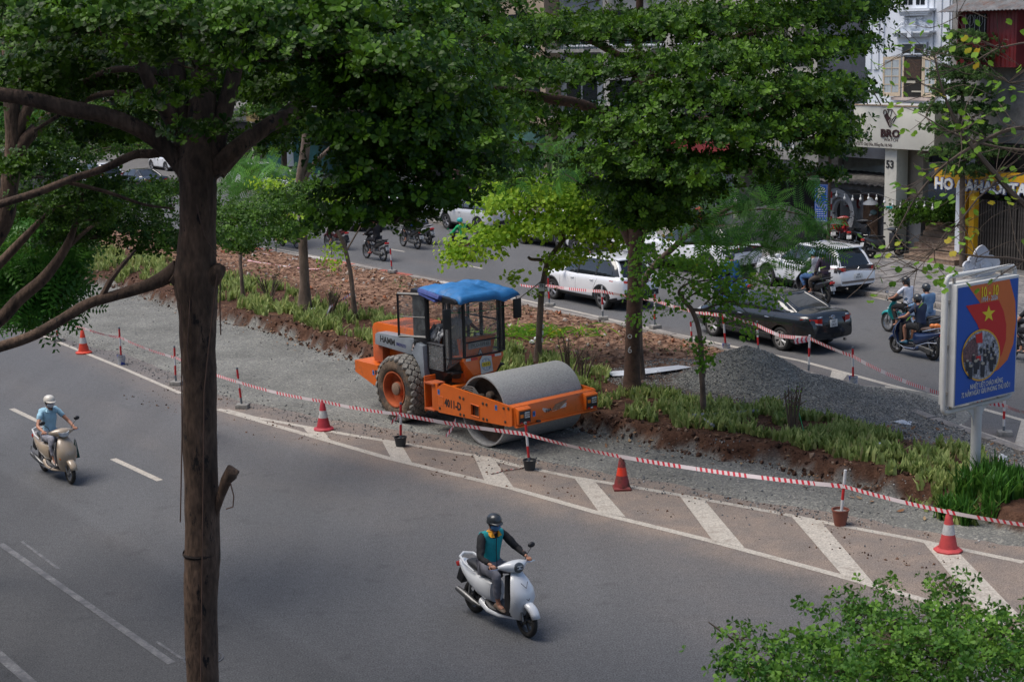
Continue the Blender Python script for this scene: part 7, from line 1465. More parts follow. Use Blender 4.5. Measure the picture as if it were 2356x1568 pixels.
poster = MB().add([bp(u0, v0, OF), bp(u1, v0, OF), bp(u1, v1, OF), bp(u0, v1, OF)], [(0, 1, 2, 3)]).build('poster', mat('poster_blue', (.008, .085, .40), .4, var=.04), bd, smooth=False)
PO = mat('poster_orange', (.64, .15, .03), .4, var=.03); PR = mat('poster_red', (.56, .012, .012), .4, var=0); PY = mat('poster_yellow', (.75, .62, .02), .4, var=0); PW = mat('poster_white', (.62, .64, .68), .4, var=0); PG = mat('poster_gold', (.68, .36, .03), .4, var=0)
flat([(445, 233), (520, 345), (600, 420), (640, 600), (600, 760), (575, 812), (640, 782), (700, 722), (738, 620), (756, 470), (750, 340), (712, 195)], PO, 1, 'orange_sweep')
flat([(428, 356), (640, 328), (672, 400), (690, 490), (688, 590), (662, 680), (625, 745), (590, 790), (545, 800), (560, 640), (500, 478)], PR, 2, 'red_flag')
flat([(573+(45 if i % 2 == 0 else 18)*math.sin(i*PI/5), 415-(57 if i % 2 == 0 else 23)*math.cos(i*PI/5)-4*math.sin(i*PI/5)) for i in range(10)], PY, 3, 'star')
ell = lambda r: [(523+120*r*math.cos(a), 680+163*r*math.sin(a)-10*r*math.cos(a)) for a in [2*PI*i/36 for i in range(36)]]
flat(ell(1.04), PG, 4, 'gold_ring'); ph = flat(ell(.97), mat('street_photo', (.30, .31, .34), .5, var=.9, vs_=16, fine=60), 5, 'crowd_photo')
flat([(405, 640), (440, 590), (480, 560), (500, 590), (500, 700), (460, 720), (408, 720)], mat('photo_dark', (.02, .02, .025), .6, var=.9, vs_=20, col2=(.25, .12, .12)), 6, 'crowd_patch'); flat([(485, 545), (528, 530), (530, 600), (490, 598)], PR, 7, 'flag_patch'); flat([(490, 685), (518, 682), (518, 715), (492, 712)], PR, 7, 'flag_patch')
rg_ = random.Random(3); dkm = mat('photo_figure', (.02, .022, .03), .6, var=.3); hmm = mat('photo_helmet', (.34, .31, .24), .6, var=.2)
for cx, cy, s in [(452, 770, 1), (484, 740, 1), (530, 760, 1.05), (588, 730, 1), (545, 700, .8), (570, 680, .7), (500, 725, .75), (560, 655, .55), (585, 640, .5), (600, 670, .6), (610, 700, .75), (540, 650, .5), (470, 690, .6), (520, 640, .45), (560, 620, .4), (600, 610, .4), (430, 730, .8)]:
 flat([(cx-14*s, cy-18*s), (cx+14*s, cy-20*s), (cx+12*s, cy+30*s), (cx+9*s, cy+62*s), (cx-11*s, cy+60*s), (cx-13*s, cy+20*s)], dkm, 8+rg_.random(), 'figure'); flat([(cx+12*s*math.cos(a), cy-26*s+10*s*math.sin(a)) for a in [2*PI*i/10 for i in range(10)]], hmm, 9.5+rg_.random()*.2, 'figure_hat')
tf = lambda cx, cy, k=4: frame(PB*0+bp(*q2(cx, cy), OF+.003*k), BD, (0, 0, 1))
def btext(s, cx, cy, wpx, hm_, m):
 o = text(s, hm_, m, poster, Matrix.Identity(4), ext=.0008, bold=.02); w = o.dimensions.x or 1; a = q2(cx-wpx/2, cy)[0]; b = q2(cx+wpx/2, cy)[0]
 o.data.transform(tf(cx, cy) @ Matrix.Diagonal(((b-a)/w, 1, 1, 1))); return o
btext('10 - 10', 578, 272, 108, .27, PY); btext('1954 - 2026', 577, 315, 104, .125, PW); btext('NHIỆT LIỆT CHÀO MỪNG', 560, 870, 212, .125, PW); btext('72 NĂM NGÀY GIẢI PHÓNG THỦ ĐÔ !', 556, 913, 316, .125, PW)
or_ = thing('ornament', 'white cut out dove and flower ornament standing behind the top of the board', 'ornament', PB)
om = mat('grey_white_cutout', (.5, .51, .54), .6, var=.1); orn = MB()
for cx, cy, rx, ry in ((540, 40, 48, 50), (505, 110, 52, 48), (590, 100, 60, 46), (555, 125, 60, 36), (455, 115, 30, 32), (635, 95, 24, 34), (475, 85, 20, 30)):
 x, y = CB(cx, cy); u, v = onb(x, y, -.1); k = .0042; ring_ = [bp(u+rx*k*math.cos(a)*(1+.12*math.sin(5*a)), v+ry*k*.95*math.sin(a), -.1-random.random()*.05) for a in [2*PI*i/20 for i in range(20)]]; orn.add(ring_+[p-BN*.03 for p in ring_], [tuple(range(20)), tuple(range(39, 19, -1))]+[(i, (i+1) % 20, (i+1) % 20+20, i+20) for i in range(20)])
orn.build('petals', om, or_, smooth=False)
pk = g(1910, 566, .16); ps = thing('parking_sign', 'blue parking sign with price table on a red and white pole', 'road sign', pk)
hT = at(1910, 441, pk.y).z; pb_ = MB(); nseg = 9
for k in range(nseg):
 o = MB().cyl((0, 0, (hT-.16)*k/nseg), (0, 0, (hT-.16)*(k+1)/nseg), .055, n=12).build('pole_band', mat('pole_red', (.42, .015, .02), .45, var=.1) if k % 2 == 0 else mat('pole_white', (.55, .56, .57), .45, var=.1), ps)
fx_ = (RT-Vector((0, 0, RT.z))).normalized(); fxa = (fx_*math.cos(.35)+Vector((-fx_.y, fx_.x, 0))*-math.sin(.35)); fn = Vector((fxa.y, -fxa.x, 0))
def psp(x, y): q = at(x, y, pk.y-.12); return q-pk
cP = psp(1889.5, 445); cQ = psp(1889, 488); sc1 = (psp(1905, 445)-psp(1875.5, 445)).length; PBL = mat('sign_blue', (.008, .09, .42), .4, var=.05)
for c, h, nm in ((cP, (psp(1890, 424)-psp(1890, 465.5)).length, 'parking_panel'), (cQ, (psp(1890, 467)-psp(1890, 511)).length, 'price_panel')):
 M_ = frame(c, fxa, (0, 0, 1)); b_ = MB(); b_.T = M_; b_.box((0, 0, 0), (sc1, h, .02)); pq = b_.build(nm, PBL, ps)
 e_ = MB(); e_.T = M_
 for sx_, sy_, w_, h_ in ((0, h/2-.03, sc1-.06, .012), (0, -h/2+.03, sc1-.06, .012), (sc1/2-.03, 0, .012, h-.06), (-sc1/2+.03, 0, .012, h-.06)): e_.box((sx_, sy_, .013), (w_, h_, .004))
 e_.build('border', PW, pq, smooth=False)
 if nm == 'parking_panel': text('P', h*.85, PW, pq, M_ @ Matrix.Translation((0, 0, .014)), bold=.05, sx=.95)
 else:
  ln = MB(); ln.T = M_
  for r_ in range(3): ln.box((0, h*.38-.045*r_, .012), (sc1*(.78-.1*r_), .018, .003))
  for r_ in range(6):
   for q_ in range(4): ln.box((-sc1*.3+q_*sc1*.2, h*.14-.085*r_, .012), (sc1*(.15 if q_ else .17), .03, .003))
  ln.build('price_table', PW, pq, smooth=False)
# ------------------------------------------------------------------ striped poles, tins, cones, tape
PRED = mat('pole_red_paint', (.5, .015, .02), .5, var=.12, vs_=20); PWHT = mat('pole_white_paint', (.6, .6, .6), .5, var=.1, vs_=20, stain=(.3, .29, .27), stain_s=20, stain_lo=.55, stain_hi=.7); PGRY = mat('pole_grey_plastic', (.13, .15, .17), .6, var=.1)
M_blk = mat('rough_concrete', (.27, .26, .24), .95, var=.25, vs_=8, bump=.6, bs=40)
tops = {}
def pole(key, bx, by, tx, ty, base, label, z=0.0, first='red', kz=None):
 p = g(bx, by, z); q = at(tx, ty, p.y); t = thing('striped_pole', label, 'pole', p, random.uniform(0, 3), 'striped poles carrying the barrier tape'); t.rotation_euler = (0, 0, 0)
 v = q-p; b0 = .0; segs = [(0, .26, PGRY), (.26, .50, PRED), (.50, .73, PWHT), (.73, .95, PRED), (.95, 1, PGRY)] if first == 'red' else [(0, .26, PGRY), (.26, .46, PWHT), (.46, .68, PRED), (.68, 1.0, PWHT)]
 for a, b, m in segs: MB().cyl(v*a, v*b, .026, n=12).build('pole_band', m, t)
 if base == 'block': MB().box((.02, -.01, .05), (.30, .24, .11), Matrix.Rotation(random.uniform(-.5, .5), 3, 'Z')).build('concrete_block', M_blk, t, bevel=.015)
 elif base in ('tin', 'black', 'pot'):
  m = {'tin': mat('paint_tin', (.45, .46, .48), .4, .3, var=.2, vs_=6, stain=(.04, .06, .3), stain_s=7, stain_lo=.5, stain_hi=.56), 'black': mat('black_bucket', (.03, .032, .035), .6), 'pot': mat('terracotta_pot', (.22, .07, .045), .7, var=.15)}[base]
  r0, r1, h = {'tin': (.10, .105, .24), 'black': (.10, .13, .19), 'pot': (.10, .145, .27)}[base]
  o = MB().lathe([(0, .005), (r0, 0), (r1, h), (r1*1.07, h), (r1*1.07, h+.02), (r1*.95, h+.02), (r1*.92, h-.03), (0, h-.03)], n=22).build('bucket' if base != 'pot' else 'flower_pot', m, t, angle=50)
  MB().lathe([(r1*.92, h-.028), (0, h-.022)], n=18).build('cement_fill', M_blk, o)
 tops[key] = (p, q); return t
pole('a1', 133, 785, 128, 733, 'block', 'striped pole on a concrete block at far left by the dark branch')
pole('a2', 280, 838, 274, 752, 'tin', 'striped pole in a blue and white paint tin between the left cone and the trunk')
pole('a3', 405, 885, 401, 795, 'block', 'striped pole on a concrete block just left of the big trunk')
pole('a4', 557, 938, 545, 845, 'block', 'leaning striped pole on a concrete block just right of the big trunk')
pole('a5', 922, 1026, 922, 925, 'black', 'striped pole in a small black bucket in front of the roller tyre', first='red')
pole('a6', 1219, 1080, 1209, 970, 'black', 'striped pole in a black bucket in front of the roller drum')
pole('a7', 1933, 1207, 1945, 1080, 'pot', 'striped pole in a terracotta flower pot at the right', first='white')
pole('b1', 902, 627, 898, 570, 'block', 'striped pole on the median kerb above the roller cab', z=.14)
pole('b2', 1264, 704, 1261, 636, 'block', 'striped pole beside the tree with the number 75 tag', z=.14)
pole('b3', 1387, 735, 1385, 658, 'block', 'white topped striped pole in front of the white SUV rear wheel', z=.14, first='white')
pole('b4', 1506, 755, 1507, 672, 'block', 'striped pole just right of the reddish trunk', z=.14)
pole('b5', 1592, 785, 1589, 738, '', 'short red pole half hidden by the leafy thin tree', z=.14)
pole('b6', 1671, 812, 1663, 719, 'tin', 'striped pole in a paint splashed tin beside the gravel heap', z=.0)
pole('b7', 1745, 812, 1742, 738, '', 'red pole sticking out behind the top of the gravel heap', z=.0)
pole('b8', 1860, 862, 1863, 770, '', 'striped pole with knotted tape on the right flank of the gravel heap', z=.0, first='white')
pole('b9', 1963, 889, 1962, 797, 'tin', 'striped pole in a white and red paint tin on the far chevrons', z=0)
pole('b10', 2309, 1001, 2311, 918, 'block', 'striped pole on a concrete block below the poster board corner', z=0, first='white')
pole('c1', 595, 570, 594, 520, '', 'thin striped pole far left on the median kerb', z=.14)
pole('c2', 635, 578, 636, 525, '', 'second thin pole far left on the median kerb near the bare legged rider', z=.14, first='white')
def cone(key, bx, by, ty, label, band=True, col=(.52, .03, .02), dirty=0, neck='round'):
 p = g(bx, by, 0); q = at(bx, ty, p.y); h = (q.z-p.z); t = thing('traffic_cone', label, 'traffic cone', p, random.random(), 'traffic cones')
 m = mat('cone_%02d%02d' % (int(col[0]*99), dirty), col, .55, var=.15, vs_=5, stain=(.07, .03, .02) if dirty else (.3, .12, .08), stain_s=4, stain_lo=.45 if dirty else .6, stain_hi=.6 if dirty else .8)
 def rr(f): return .155*(1-f)+.038*f
 f0, f1 = .42, .66
 MB().lathe([(.23, 0), (.235, .035), (.19, .06), (.165, .07)], n=8 if band else 4).build('base', m, t, angle=30)
 MB().lathe([(rr(0), .06), (rr(f0), h*f0)], n=24).build('body', m, t); MB().lathe([(rr(f0), h*f0), (rr(f1), h*f1)], n=24).build('reflective_band', mat('cone_white_band', (.5, .5, .49), .5, var=.2, vs_=15) if band else mat('cone_orange_band', (.7, .05, .02), .4), t)
 MB().lathe([(rr(f1), h*f1), (rr(.93), h*.93), (.03, h*.96), (.028, h), (0, h)], n=24).build('tip', m, t)
 tops[key] = (p, p+Vector((0, 0, h*.95))); return t
cone('k1', 193, 812, 757, 'red and white cone with torn sleeve, leftmost beside the gravel track', col=(.62, .05, .02))
cone('k2', 745, 988, 920, 'faded pinkish red cone with white band left of the roller tyre', col=(.42, .03, .045))
cone('k3', 1431, 1124, 1047, 'dirty dark red cone with a bright red band in front of the drum', band=False, col=(.25, .03, .03), dirty=1)
cone('k4', 2181, 1267, 1172, 'pale red cone with white band at the lower right by the pot', col=(.5, .06, .06))
M_tape = bpy.data.materials.new('barrier_tape'); M_tape.use_nodes = True
def tapemat():
 N = M_tape.node_tree.nodes; L = M_tape.node_tree.links; b = N['Principled BSDF']; b.inputs['Roughness'].default_value = .4
 a = N.new('ShaderNodeAttribute'); a.attribute_name = 'along'
 f = N.new('ShaderNodeMath'); f.operation = 'FRACT'; L.new(a.outputs['Fac'], f.inputs[0]); c = N.new('ShaderNodeMath'); c.operation = 'LESS_THAN'; c.inputs[1].default_value = .42; L.new(f.outputs[0], c.inputs[0])
 a2 = N.new('ShaderNodeMath'); a2.operation = 'MULTIPLY'; a2.inputs[1].default_value = .085; L.new(a.outputs['Fac'], a2.inputs[0]); f2_ = N.new('ShaderNodeMath'); f2_.operation = 'FRACT'; L.new(a2.outputs[0], f2_.inputs[0]); c2 = N.new('ShaderNodeMath'); c2.operation = 'LESS_THAN'; c2.inputs[1].default_value = .78; L.new(f2_.outputs[0], c2.inputs[0])
 m_ = N.new('ShaderNodeMath'); m_.operation = 'MULTIPLY'; L.new(c.outputs[0], m_.inputs[0]); L.new(c2.outputs[0], m_.inputs[1])
 mx = N.new('ShaderNodeMix'); mx.data_type = 'RGBA'; mx.inputs['A'].default_value = (.68, .6, .6, 1); mx.inputs['B'].default_value = (.58, .03, .05, 1); L.new(m_.outputs[0], mx.inputs['Factor']); L.new(mx.outputs['Result'], b.inputs['Base Color'])
tapemat()
def tape(P, label, sag=.06, w=.068, name='barrier_tape', twist=0.0, flatlie=False):
 V, A, F = [], [], []; acc = random.random(); prev = None
 for (a, b) in zip(P, P[1:]):
  n = max(4, int((b-a).length/.07)); tw = random.uniform(-.5, .5); L0 = (b-a).length
  for i in range(n+(1 if b is P[-1] else 0)):
   q = i/n; c = a.lerp(b, q)+Vector((0, 0, -4*sag*L0/3.5*q*(1-q))); d = (b-a).normalized(); ang = twist*math.sin(q*PI*2.2+tw*3)+tw*math.sin(q*PI)
   sd_ = d.cross(Vector((0, 0, 1))).normalized(); up2 = Vector((0, 0, 1))*math.cos(ang)+sd_*math.sin(ang) if not flatlie else sd_*math.cos(ang)+Vector((0, 0, 1))*abs(math.sin(ang))
   ww = w*(1-.35*abs(math.sin(q*7+tw))*(1 if twist else .15)); V += [c-up2*ww/2, c+up2*ww/2]
   if prev is not None: acc += (c-prev).length*9
   prev = c; A += [acc, acc+.28]
 F = [(2*i, 2*i+1, 2*i+3, 2*i+2) for i in range(len(V)//2-1)]
 o = raw_mesh(name, [tuple(v) for v in V], F, M_tape, None, {'along': A}, True); return tag(o, label, 'barrier tape', 'red and white barrier tape')
def hp(key, f): a, b = tops[key]; return a.lerp(b, f)
def tp2(x, y, Y): return at(x, y, Y)
n1 = [tp2(20, 700, 45), hp('a1', .93)+Vector((0, -.03, 0)), hp('a2', .42)+Vector((0, -.03, 0)), ]
T1 = [hp('a1', 1.0), at(200, 757, tops['k1'][0].y), at(277, 776, tops['a2'][0].y-.03), at(404, 822, tops['a3'][0].y-.03), at(547, 878, tops['a4'][0].y-.03), at(745, 923, tops['k2'][0].y-.04), at(922, 952, tops['a5'][0].y-.03)]
tape(T1, 'near tape from the left edge past the big trunk to the pole by the tyre', .05)
tape([at(922, 953, tops['a5'][0].y-.035), at(1213, 998, tops['a6'][0].y-.035)], 'near tape running in front of the roller drum frame', .03, .085)
tape([at(1213, 999, tops['a6'][0].y-.035), at(1430, 1050, tops['k3'][0].y-.04), at(1941, 1118, tops['a7'][0].y-.03)], 'near tape from the roller to the pole in the flower pot', .035, .075)
tape([at(1941, 1118, tops['a7'][0].y-.03), at(2181, 1177, tops['k4'][0].y-.04), at(2420, 1215, 23.2)], 'near tape from the flower pot to the lower right edge', .03)
k0 = tops['a5'][0].y
tape([at(918, 956, k0-.05), at(900, 972, k0-.12)], 'short loose end of tape knotted to the pole by the tyre', 0, .09); tape([at(1048, 965, k0-.6), at(1040, 985, k0-.65), at(1026, 1003, k0-.7)], 'loose tail of tape hanging below the drum frame', .02, .075)
Yb = lambda k: tops[k][0].y-.03
tape([at(1196, 655, Yb('b2')+1), at(1225, 659, Yb('b2')+.6), at(1261, 656, Yb('b2'))], 'loose end of tape left of the tag 75 tree', .05, .07)
tape([at(1261, 657, Yb('b2')), at(1385, 670, Yb('b3')), at(1506, 690, Yb('b4'))], 'far tape in front of the nearer white SUV', .03, .09)
tape([at(1506, 690, Yb('b4')), at(1590, 715, Yb('b5')), at(1664, 725, Yb('b6')), at(1743, 747, Yb('b7'))], 'far tape crossing the leafy thin tree', .04, .09)
tape([at(1743, 748, Yb('b7')), at(1795, 772, Yb('b7')-1.2), at(1862, 777, Yb('b8'))], 'far tape in front of the black sedan rear wheel', .03, .09)
tape([at(1862, 777, Yb('b8')-.05), at(1826, 782, Yb('b8')-.1), at(1830, 787, Yb('b8')-.1), at(1860, 782, Yb('b8')-.06)], 'knotted loop of tape on the pole right of the heap', .02, .09)
tape([at(1863, 778, Yb('b8')), at(1962, 819, Yb('b9')), at(2168, 906, 31.2), at(2310, 932, Yb('b10')), at(2420, 958, 28)], 'far tape running off behind the poster board', .045, .08)
gz = lambda x, y: ground_at(x, y)+Vector((0, 0, .02))
tape([gz(574, 645), gz(640, 632), gz(735, 621), gz(690, 618), gz(615, 608), gz(570, 600)], 'tape lying in a loop on the bare soil left of the cab', 0, .09, flatlie=True, twist=.6)
tape([gz(560, 566), gz(590, 580), gz(640, 592), gz(700, 605)], 'tape lying on the soil near the far left kerb', 0, .08, flatlie=True, twist=.5)
tape([at(813, 672, 46), at(760, 705, 45.2), gz(741, 745), gz(760, 755), gz(790, 757), gz(797, 775), gz(797, 803)], 'tape hanging from the thin left median tree down the bank', .03, .08, twist=.5)
tape([gz(1130, 1092), gz(1160, 1084), gz(1200, 1078), gz(1218, 1068)], 'crumpled tape end on the road at the foot of the drum pole', 0, .06, flatlie=True, twist=.9)
tape([gz(1572, 793), gz(1590, 786), gz(1600, 796)], 'scrap of tape at the foot of the short red pole', 0, .08, flatlie=True, twist=.9)
tape([gz(60, 775), gz(110, 772), gz(150, 782)], 'tape trailing on the road at the far left', 0, .06, flatlie=True, twist=.9)
def bag(x, y, s, label, m=None):
 p = ground_at(x, y); t = thing('plastic_bag', label, 'plastic bag', p); b = MB()
 for k in range(4): b.ball((random.uniform(-.5, .5)*s, random.uniform(-.3, .3)*s, s*(.3+.25*k*random.random())), (s*random.uniform(.4, .6), s*random.uniform(.4, .6), s*random.uniform(.3, .5)), 8, 5, rot=Matrix.Rotation(random.random()*3, 3, 'X'))
 b.build('film', m or mat('white_plastic_film', (.6, .62, .64), .4, var=.1, bump=.5), t)
bag(718, 722, .17, 'crumpled white plastic bag in the grass at the foot of the thick left tree'); bag(1228, 790, .13, 'white plastic bag beside the tag 75 tree'); bag(2308, 1062, .12, 'clear plastic scrap in the tall leaves by the board post')
def sheet(pts, label, m, name, h=.05, cat='sheet', dz=.06):
 P = [ground_at(x, y) for x, y in pts]; n = len(P); c = sum(P, Vector())/n; b = MB(); V = [c+Vector((0, 0, h+dz))]+[p+Vector((0, 0, random.uniform(.01, h)+dz*.6)) for p in P]; b.add(V, [(0, i+1, (i+1) % n+1) for i in range(n)])
 o = b.build(name, m, None, smooth=False); o.modifiers.new('thickness', 'SOLIDIFY').thickness = .01; return tag(o, label, cat)
WS = mat('white_tarp', (.62, .64, .68), .5, var=.08, bump=.3)
sheet([(1392, 862), (1440, 858), (1500, 852), (1560, 846), (1592, 849), (1560, 857), (1500, 864), (1450, 869), (1410, 869)], 'long white plastic sheet lying on the soil left of the gravel heap', WS, 'plastic_sheet')
sheet([(2056, 971), (2075, 969), (2098, 973), (2096, 979), (2070, 976)], 'white paper scrap on the thin gravel right of the heap', WS, 'paper_scrap', .03, 'paper', .02)
sheet([(1993, 1027), (2015, 1020), (2040, 1024), (2020, 1033)], 'white scrap in the short grass below the heap', WS, 'paper_scrap', .03, 'paper', .04)
pp_ = thing('grey_pipe', 'grey plastic pipe with a branch lying in the grass strip', 'pipe', (0, 0, 0)); A_, B_, C_, D_ = [ground_at(*q)+Vector((0, 0, .1)) for q in ((1580, 969), (1742, 955), (1604, 966), (1641, 989))]
MB().cyl(A_, B_, .035, n=10).build('main_pipe', mat('grey_pvc', (.2, .22, .25), .5), pp_); MB().cyl(C_, D_, .035, n=10).build('branch_pipe', mat('grey_pvc', (.2, .22, .25)), pp_); MB().cyl(C_+(A_-C_)*.5, C_+(B_-C_).normalized()*.15, .048, n=10).build('joint', mat('grey_pvc', (.2, .22, .25)), pp_)
lg_ = [ground_at(*q)+Vector((0, 0, .06)) for q in ((1914, 973), (1945, 976), (1970, 988), (1986, 1002))]
tag(MB().tube(lg_, [.05, .07, .06, .04], 8).build('fallen_branch', mat('pale_dead_wood', (.3, .2, .13), .9, var=.3)), 'pale dead branch lying at the lower edge of the gravel heap', 'branch')
# ------------------------------------------------------------------ trees
M_bark = mat('brown_bark', (.115, .072, .048), .92, var=.42, vs_=5, bump=1, bs=26, stretch=(1, 1, .35), fine=24, stain=(.012, .009, .008), stain_s=8, stain_lo=.58, stain_hi=.63)
M_bark2 = mat('pale_bark', (.17, .12, .09), .9, var=.4, vs_=5, bump=.7, bs=30, stretch=(1, 1, .4), stain=(.4, .38, .33), stain_s=6, stain_lo=.66, stain_hi=.75)
M_twig = mat('thin_twig', (.12, .085, .06), .85, var=.25)
L_term = leafmat('obovate_leaf', (.012, .042, .003), (.095, .21, .008), .2, .36, (.15, .28, .03))
L_term2 = leafmat('obovate_leaf_far', (.015, .048, .004), (.105, .22, .010), .2, .38)
L_small = leafmat('small_dark_leaf', (.018, .055, .006), (.09, .19, .016), .25, .4)
L_young = leafmat('young_sidewalk_leaf', (.045, .10, .03), (.13, .22, .06), .35, .5)
L_bright = leafmat('bright_bauhinia_leaf', (.15, .30, .02), (.38, .54, .05), .4, .45, (.45, .45, .05))
L_heart = leafmat('heart_leaf', (.07, .19, .02), (.22, .40, .04), .4, .45, (.5, .35, .03))
L_feath = leafmat('feathery_leaflet', (.05, .15, .03), (.13, .32, .05), .35, .45, (.2, .42, .05))
L_pinn = leafmat('glossy_pinnate_leaf', (.035, .13, .018), (.11, .28, .04), .3, .25, (.2, .34, .04))
def leaf_obov(L_=1.0, w=.42, up=.0):
 return [(0, 0, 0), (.55*L_, -w*.36, .05+up*.5), (.62*L_, 0, .0+up*.5), (.55*L_, w*.36, .05+up*.5), (.95*L_, -w*.42, .0+up), (1.02*L_, 0, -.03+up), (.95*L_, w*.42, .0+up)], [(0, 1, 2, 0), (0, 2, 3, 0), (1, 4, 5, 2), (2, 5, 6, 3)]
def tri(fs): return [f for f in fs]
def rosette(n, tilt, w=.42, seed=1, stem=.0):
 r = random.Random(seed); V = []; F = []
 for k in range(n):
  a = 2*PI*k/n+r.uniform(-.3, .3); t = tilt+r.uniform(-.35, .35); L_ = r.uniform(.75, 1.05); q = Matrix.Rotation(a, 3, 'Z') @ Matrix.Rotation(-t, 3, 'Y') @ Matrix.Rotation(r.uniform(-.4, .4), 3, 'X'); o = len(V)
  base = [(0, 0, 0), (.35*L_, -w*.16, .02), (.35*L_, w*.16, .02), (.78*L_, -w*.5, .0), (.78*L_, w*.5, .0), (1.0*L_, -w*.28, -.06), (1.0*L_, w*.28, -.06)]
  V += [tuple(q @ Vector(p)+Vector((0, 0, stem*r.random()))) for p in base]; F += [(o, o+1, o+2), (o+1, o+3, o+4), (o+1, o+4, o+2), (o+3, o+5, o+6), (o+3, o+6, o+4)]
 return np.array(V), np.array(F)
ROS = rosette(7, .45, .44, 1); ROS2 = rosette(5, .5, .5, 2); ROSS = rosette(9, .3, .5, 5, .8)
def heart(n=3, spread=1.4, seed=4):
 r = random.Random(seed); V = []; F = []
 for k in range(n):
  q = Matrix.Rotation(2*PI*k/n+r.uniform(-.5, .5), 3, 'Z') @ Matrix.Rotation(r.uniform(-.3, .5), 3, 'Y') @ Matrix.Rotation(r.uniform(-.6, .6), 3, 'X'); o = len(V); c = (spread*.6 if n > 1 else .0)
  P = [(0, 0, 0), (.1, -.42, .08), (.55, -.52, .1), (.95, -.3, .0), (.8, 0, -.02), (.95, .3, .0), (.55, .52, .1), (.1, .42, .08)]
  V += [tuple(q @ Vector((p[0]+c, p[1], p[2]))) for p in P]; F += [(o, o+1, o+2), (o, o+2, o+4), (o+2, o+3, o+4), (o, o+4, o+6), (o+4, o+5, o+6), (o, o+6, o+7)]
 return np.array(V), np.array(F)
HEART = heart(); HEART1 = heart(1, 0, 9)
def frond(np_=9, w=.16, droop=.35, broad=.11, seed=2):
 V = []; F = []; r = random.Random(seed)
 for k in range(np_):
  x = (k+.6)/np_; z = -droop*x*x
  for s in (1, -1):
   L_ = w*(1-.55*abs(x-.45)); o = len(V); a = .55+.3*x; dx, dy = math.sin(a)*.5, math.cos(a)*s
   V += [(x, 0, z), (x+dx*L_*.5-broad*.5*.8, dy*L_*.5, z-.01), (x+dx*L_*.5+broad*.5*.8, dy*L_*.5, z-.03), (x+dx*L_, dy*L_, z-.06)]; F += [(o, o+1, o+2), (o+1, o+3, o+2)]
 o = len(V); V += [(0, -.008, 0), (0, .008, 0), (.5, -.006, -droop*.25), (.5, .006, -droop*.25), (1, 0, -droop)]; F += [(o, o+2, o+1), (o+1, o+2, o+3), (o+2, o+4, o+3)]
 return np.array(V), np.array(F)
def combine(tm, n, seed=3, tilt=.3):
 r = random.Random(seed); VV = []; FF = []; o = 0
 for k in range(n):
  q = np.array(Matrix.Rotation(2*PI*k/n+r.uniform(-.4, .4), 3, 'Z') @ Matrix.Rotation(-tilt+r.uniform(-.4, .4), 3, 'Y')); VV.append(tm[0] @ q.T); FF.append(tm[1]+o); o += len(tm[0])
 return np.concatenate(VV), np.concatenate(FF)
FEATH = combine(frond(12, .40, .25, .075, 2), 2, 5, .1); PINN = combine(frond(6, .40, .5, .15, 4), 3, 6, .2)
def cloud(pads, rng):
 """pads: (centre, (rx, ry, rz), number, number of twig ends) -> positions, outward directions, twig (start, end) list"""
 P, D, TW = [], [], []
 for c, r, n, nc in pads:
  c = np.array(c); r = np.array(r); u = rng.normal(0, 1, (nc, 3)); u /= np.linalg.norm(u, axis=1)[:, None]; u[:, 2] = np.abs(u[:, 2])*np.where(rng.rand(nc) < .8, 1, -1); k = rng.rand(nc)**.45; cc = c+u*k[:, None]*r
  i = rng.randint(0, nc, n); sp = np.minimum(r.mean()*.20+.06, .36); p = cc[i]+rng.normal(0, 1, (n, 3))*sp*np.array([1, 1, .38]); P.append(p); d = (p-c)/r; d[:, 2] = np.abs(d[:, 2])*.6+.38; d[:, 1] -= .30; D.append(d/np.linalg.norm(d, axis=1)[:, None])
  for q in cc: TW.append((c+(q-c)*.12-np.array([0, 0, r[2]*.35]), q))
 return np.concatenate(P), np.concatenate(D), TW
def twigs(name, TW, r0, m, parent, extra=None):
 A = np.array([t[0] for t in TW]); B = np.array([t[1] for t in TW]); n = len(A); M_ = (A+B)/2+np.random.normal(0, .04, (n, 3))*np.linalg.norm(B-A, axis=1)[:, None]-np.array([0, 0, .0]); d = B-A; L_ = np.linalg.norm(d, axis=1)[:, None]+1e-6; d = d/L_; a = np.cross(d, np.array([.13, .31, .94])); a /= np.linalg.norm(a, axis=1)[:, None]+1e-6; b = np.cross(d, a); V = []
 for c, rr in ((A, r0), (M_, r0*.7), (B, r0*.3)):
  for k in range(3): V.append(c+(a*math.cos(2.094*k)+b*math.sin(2.094*k))*rr)
 V = np.stack(V, 1); f = []
 for s in (0, 3):
  for k in range(3): f.append((s+k, s+(k+1) % 3, s+3+(k+1) % 3, s+3+k))
 F = np.array(f)[None]+(np.arange(n)*9)[:, None, None]; return raw_mesh(name, V.reshape(-1, 3), F.reshape(-1, 4), m, parent, None, True)
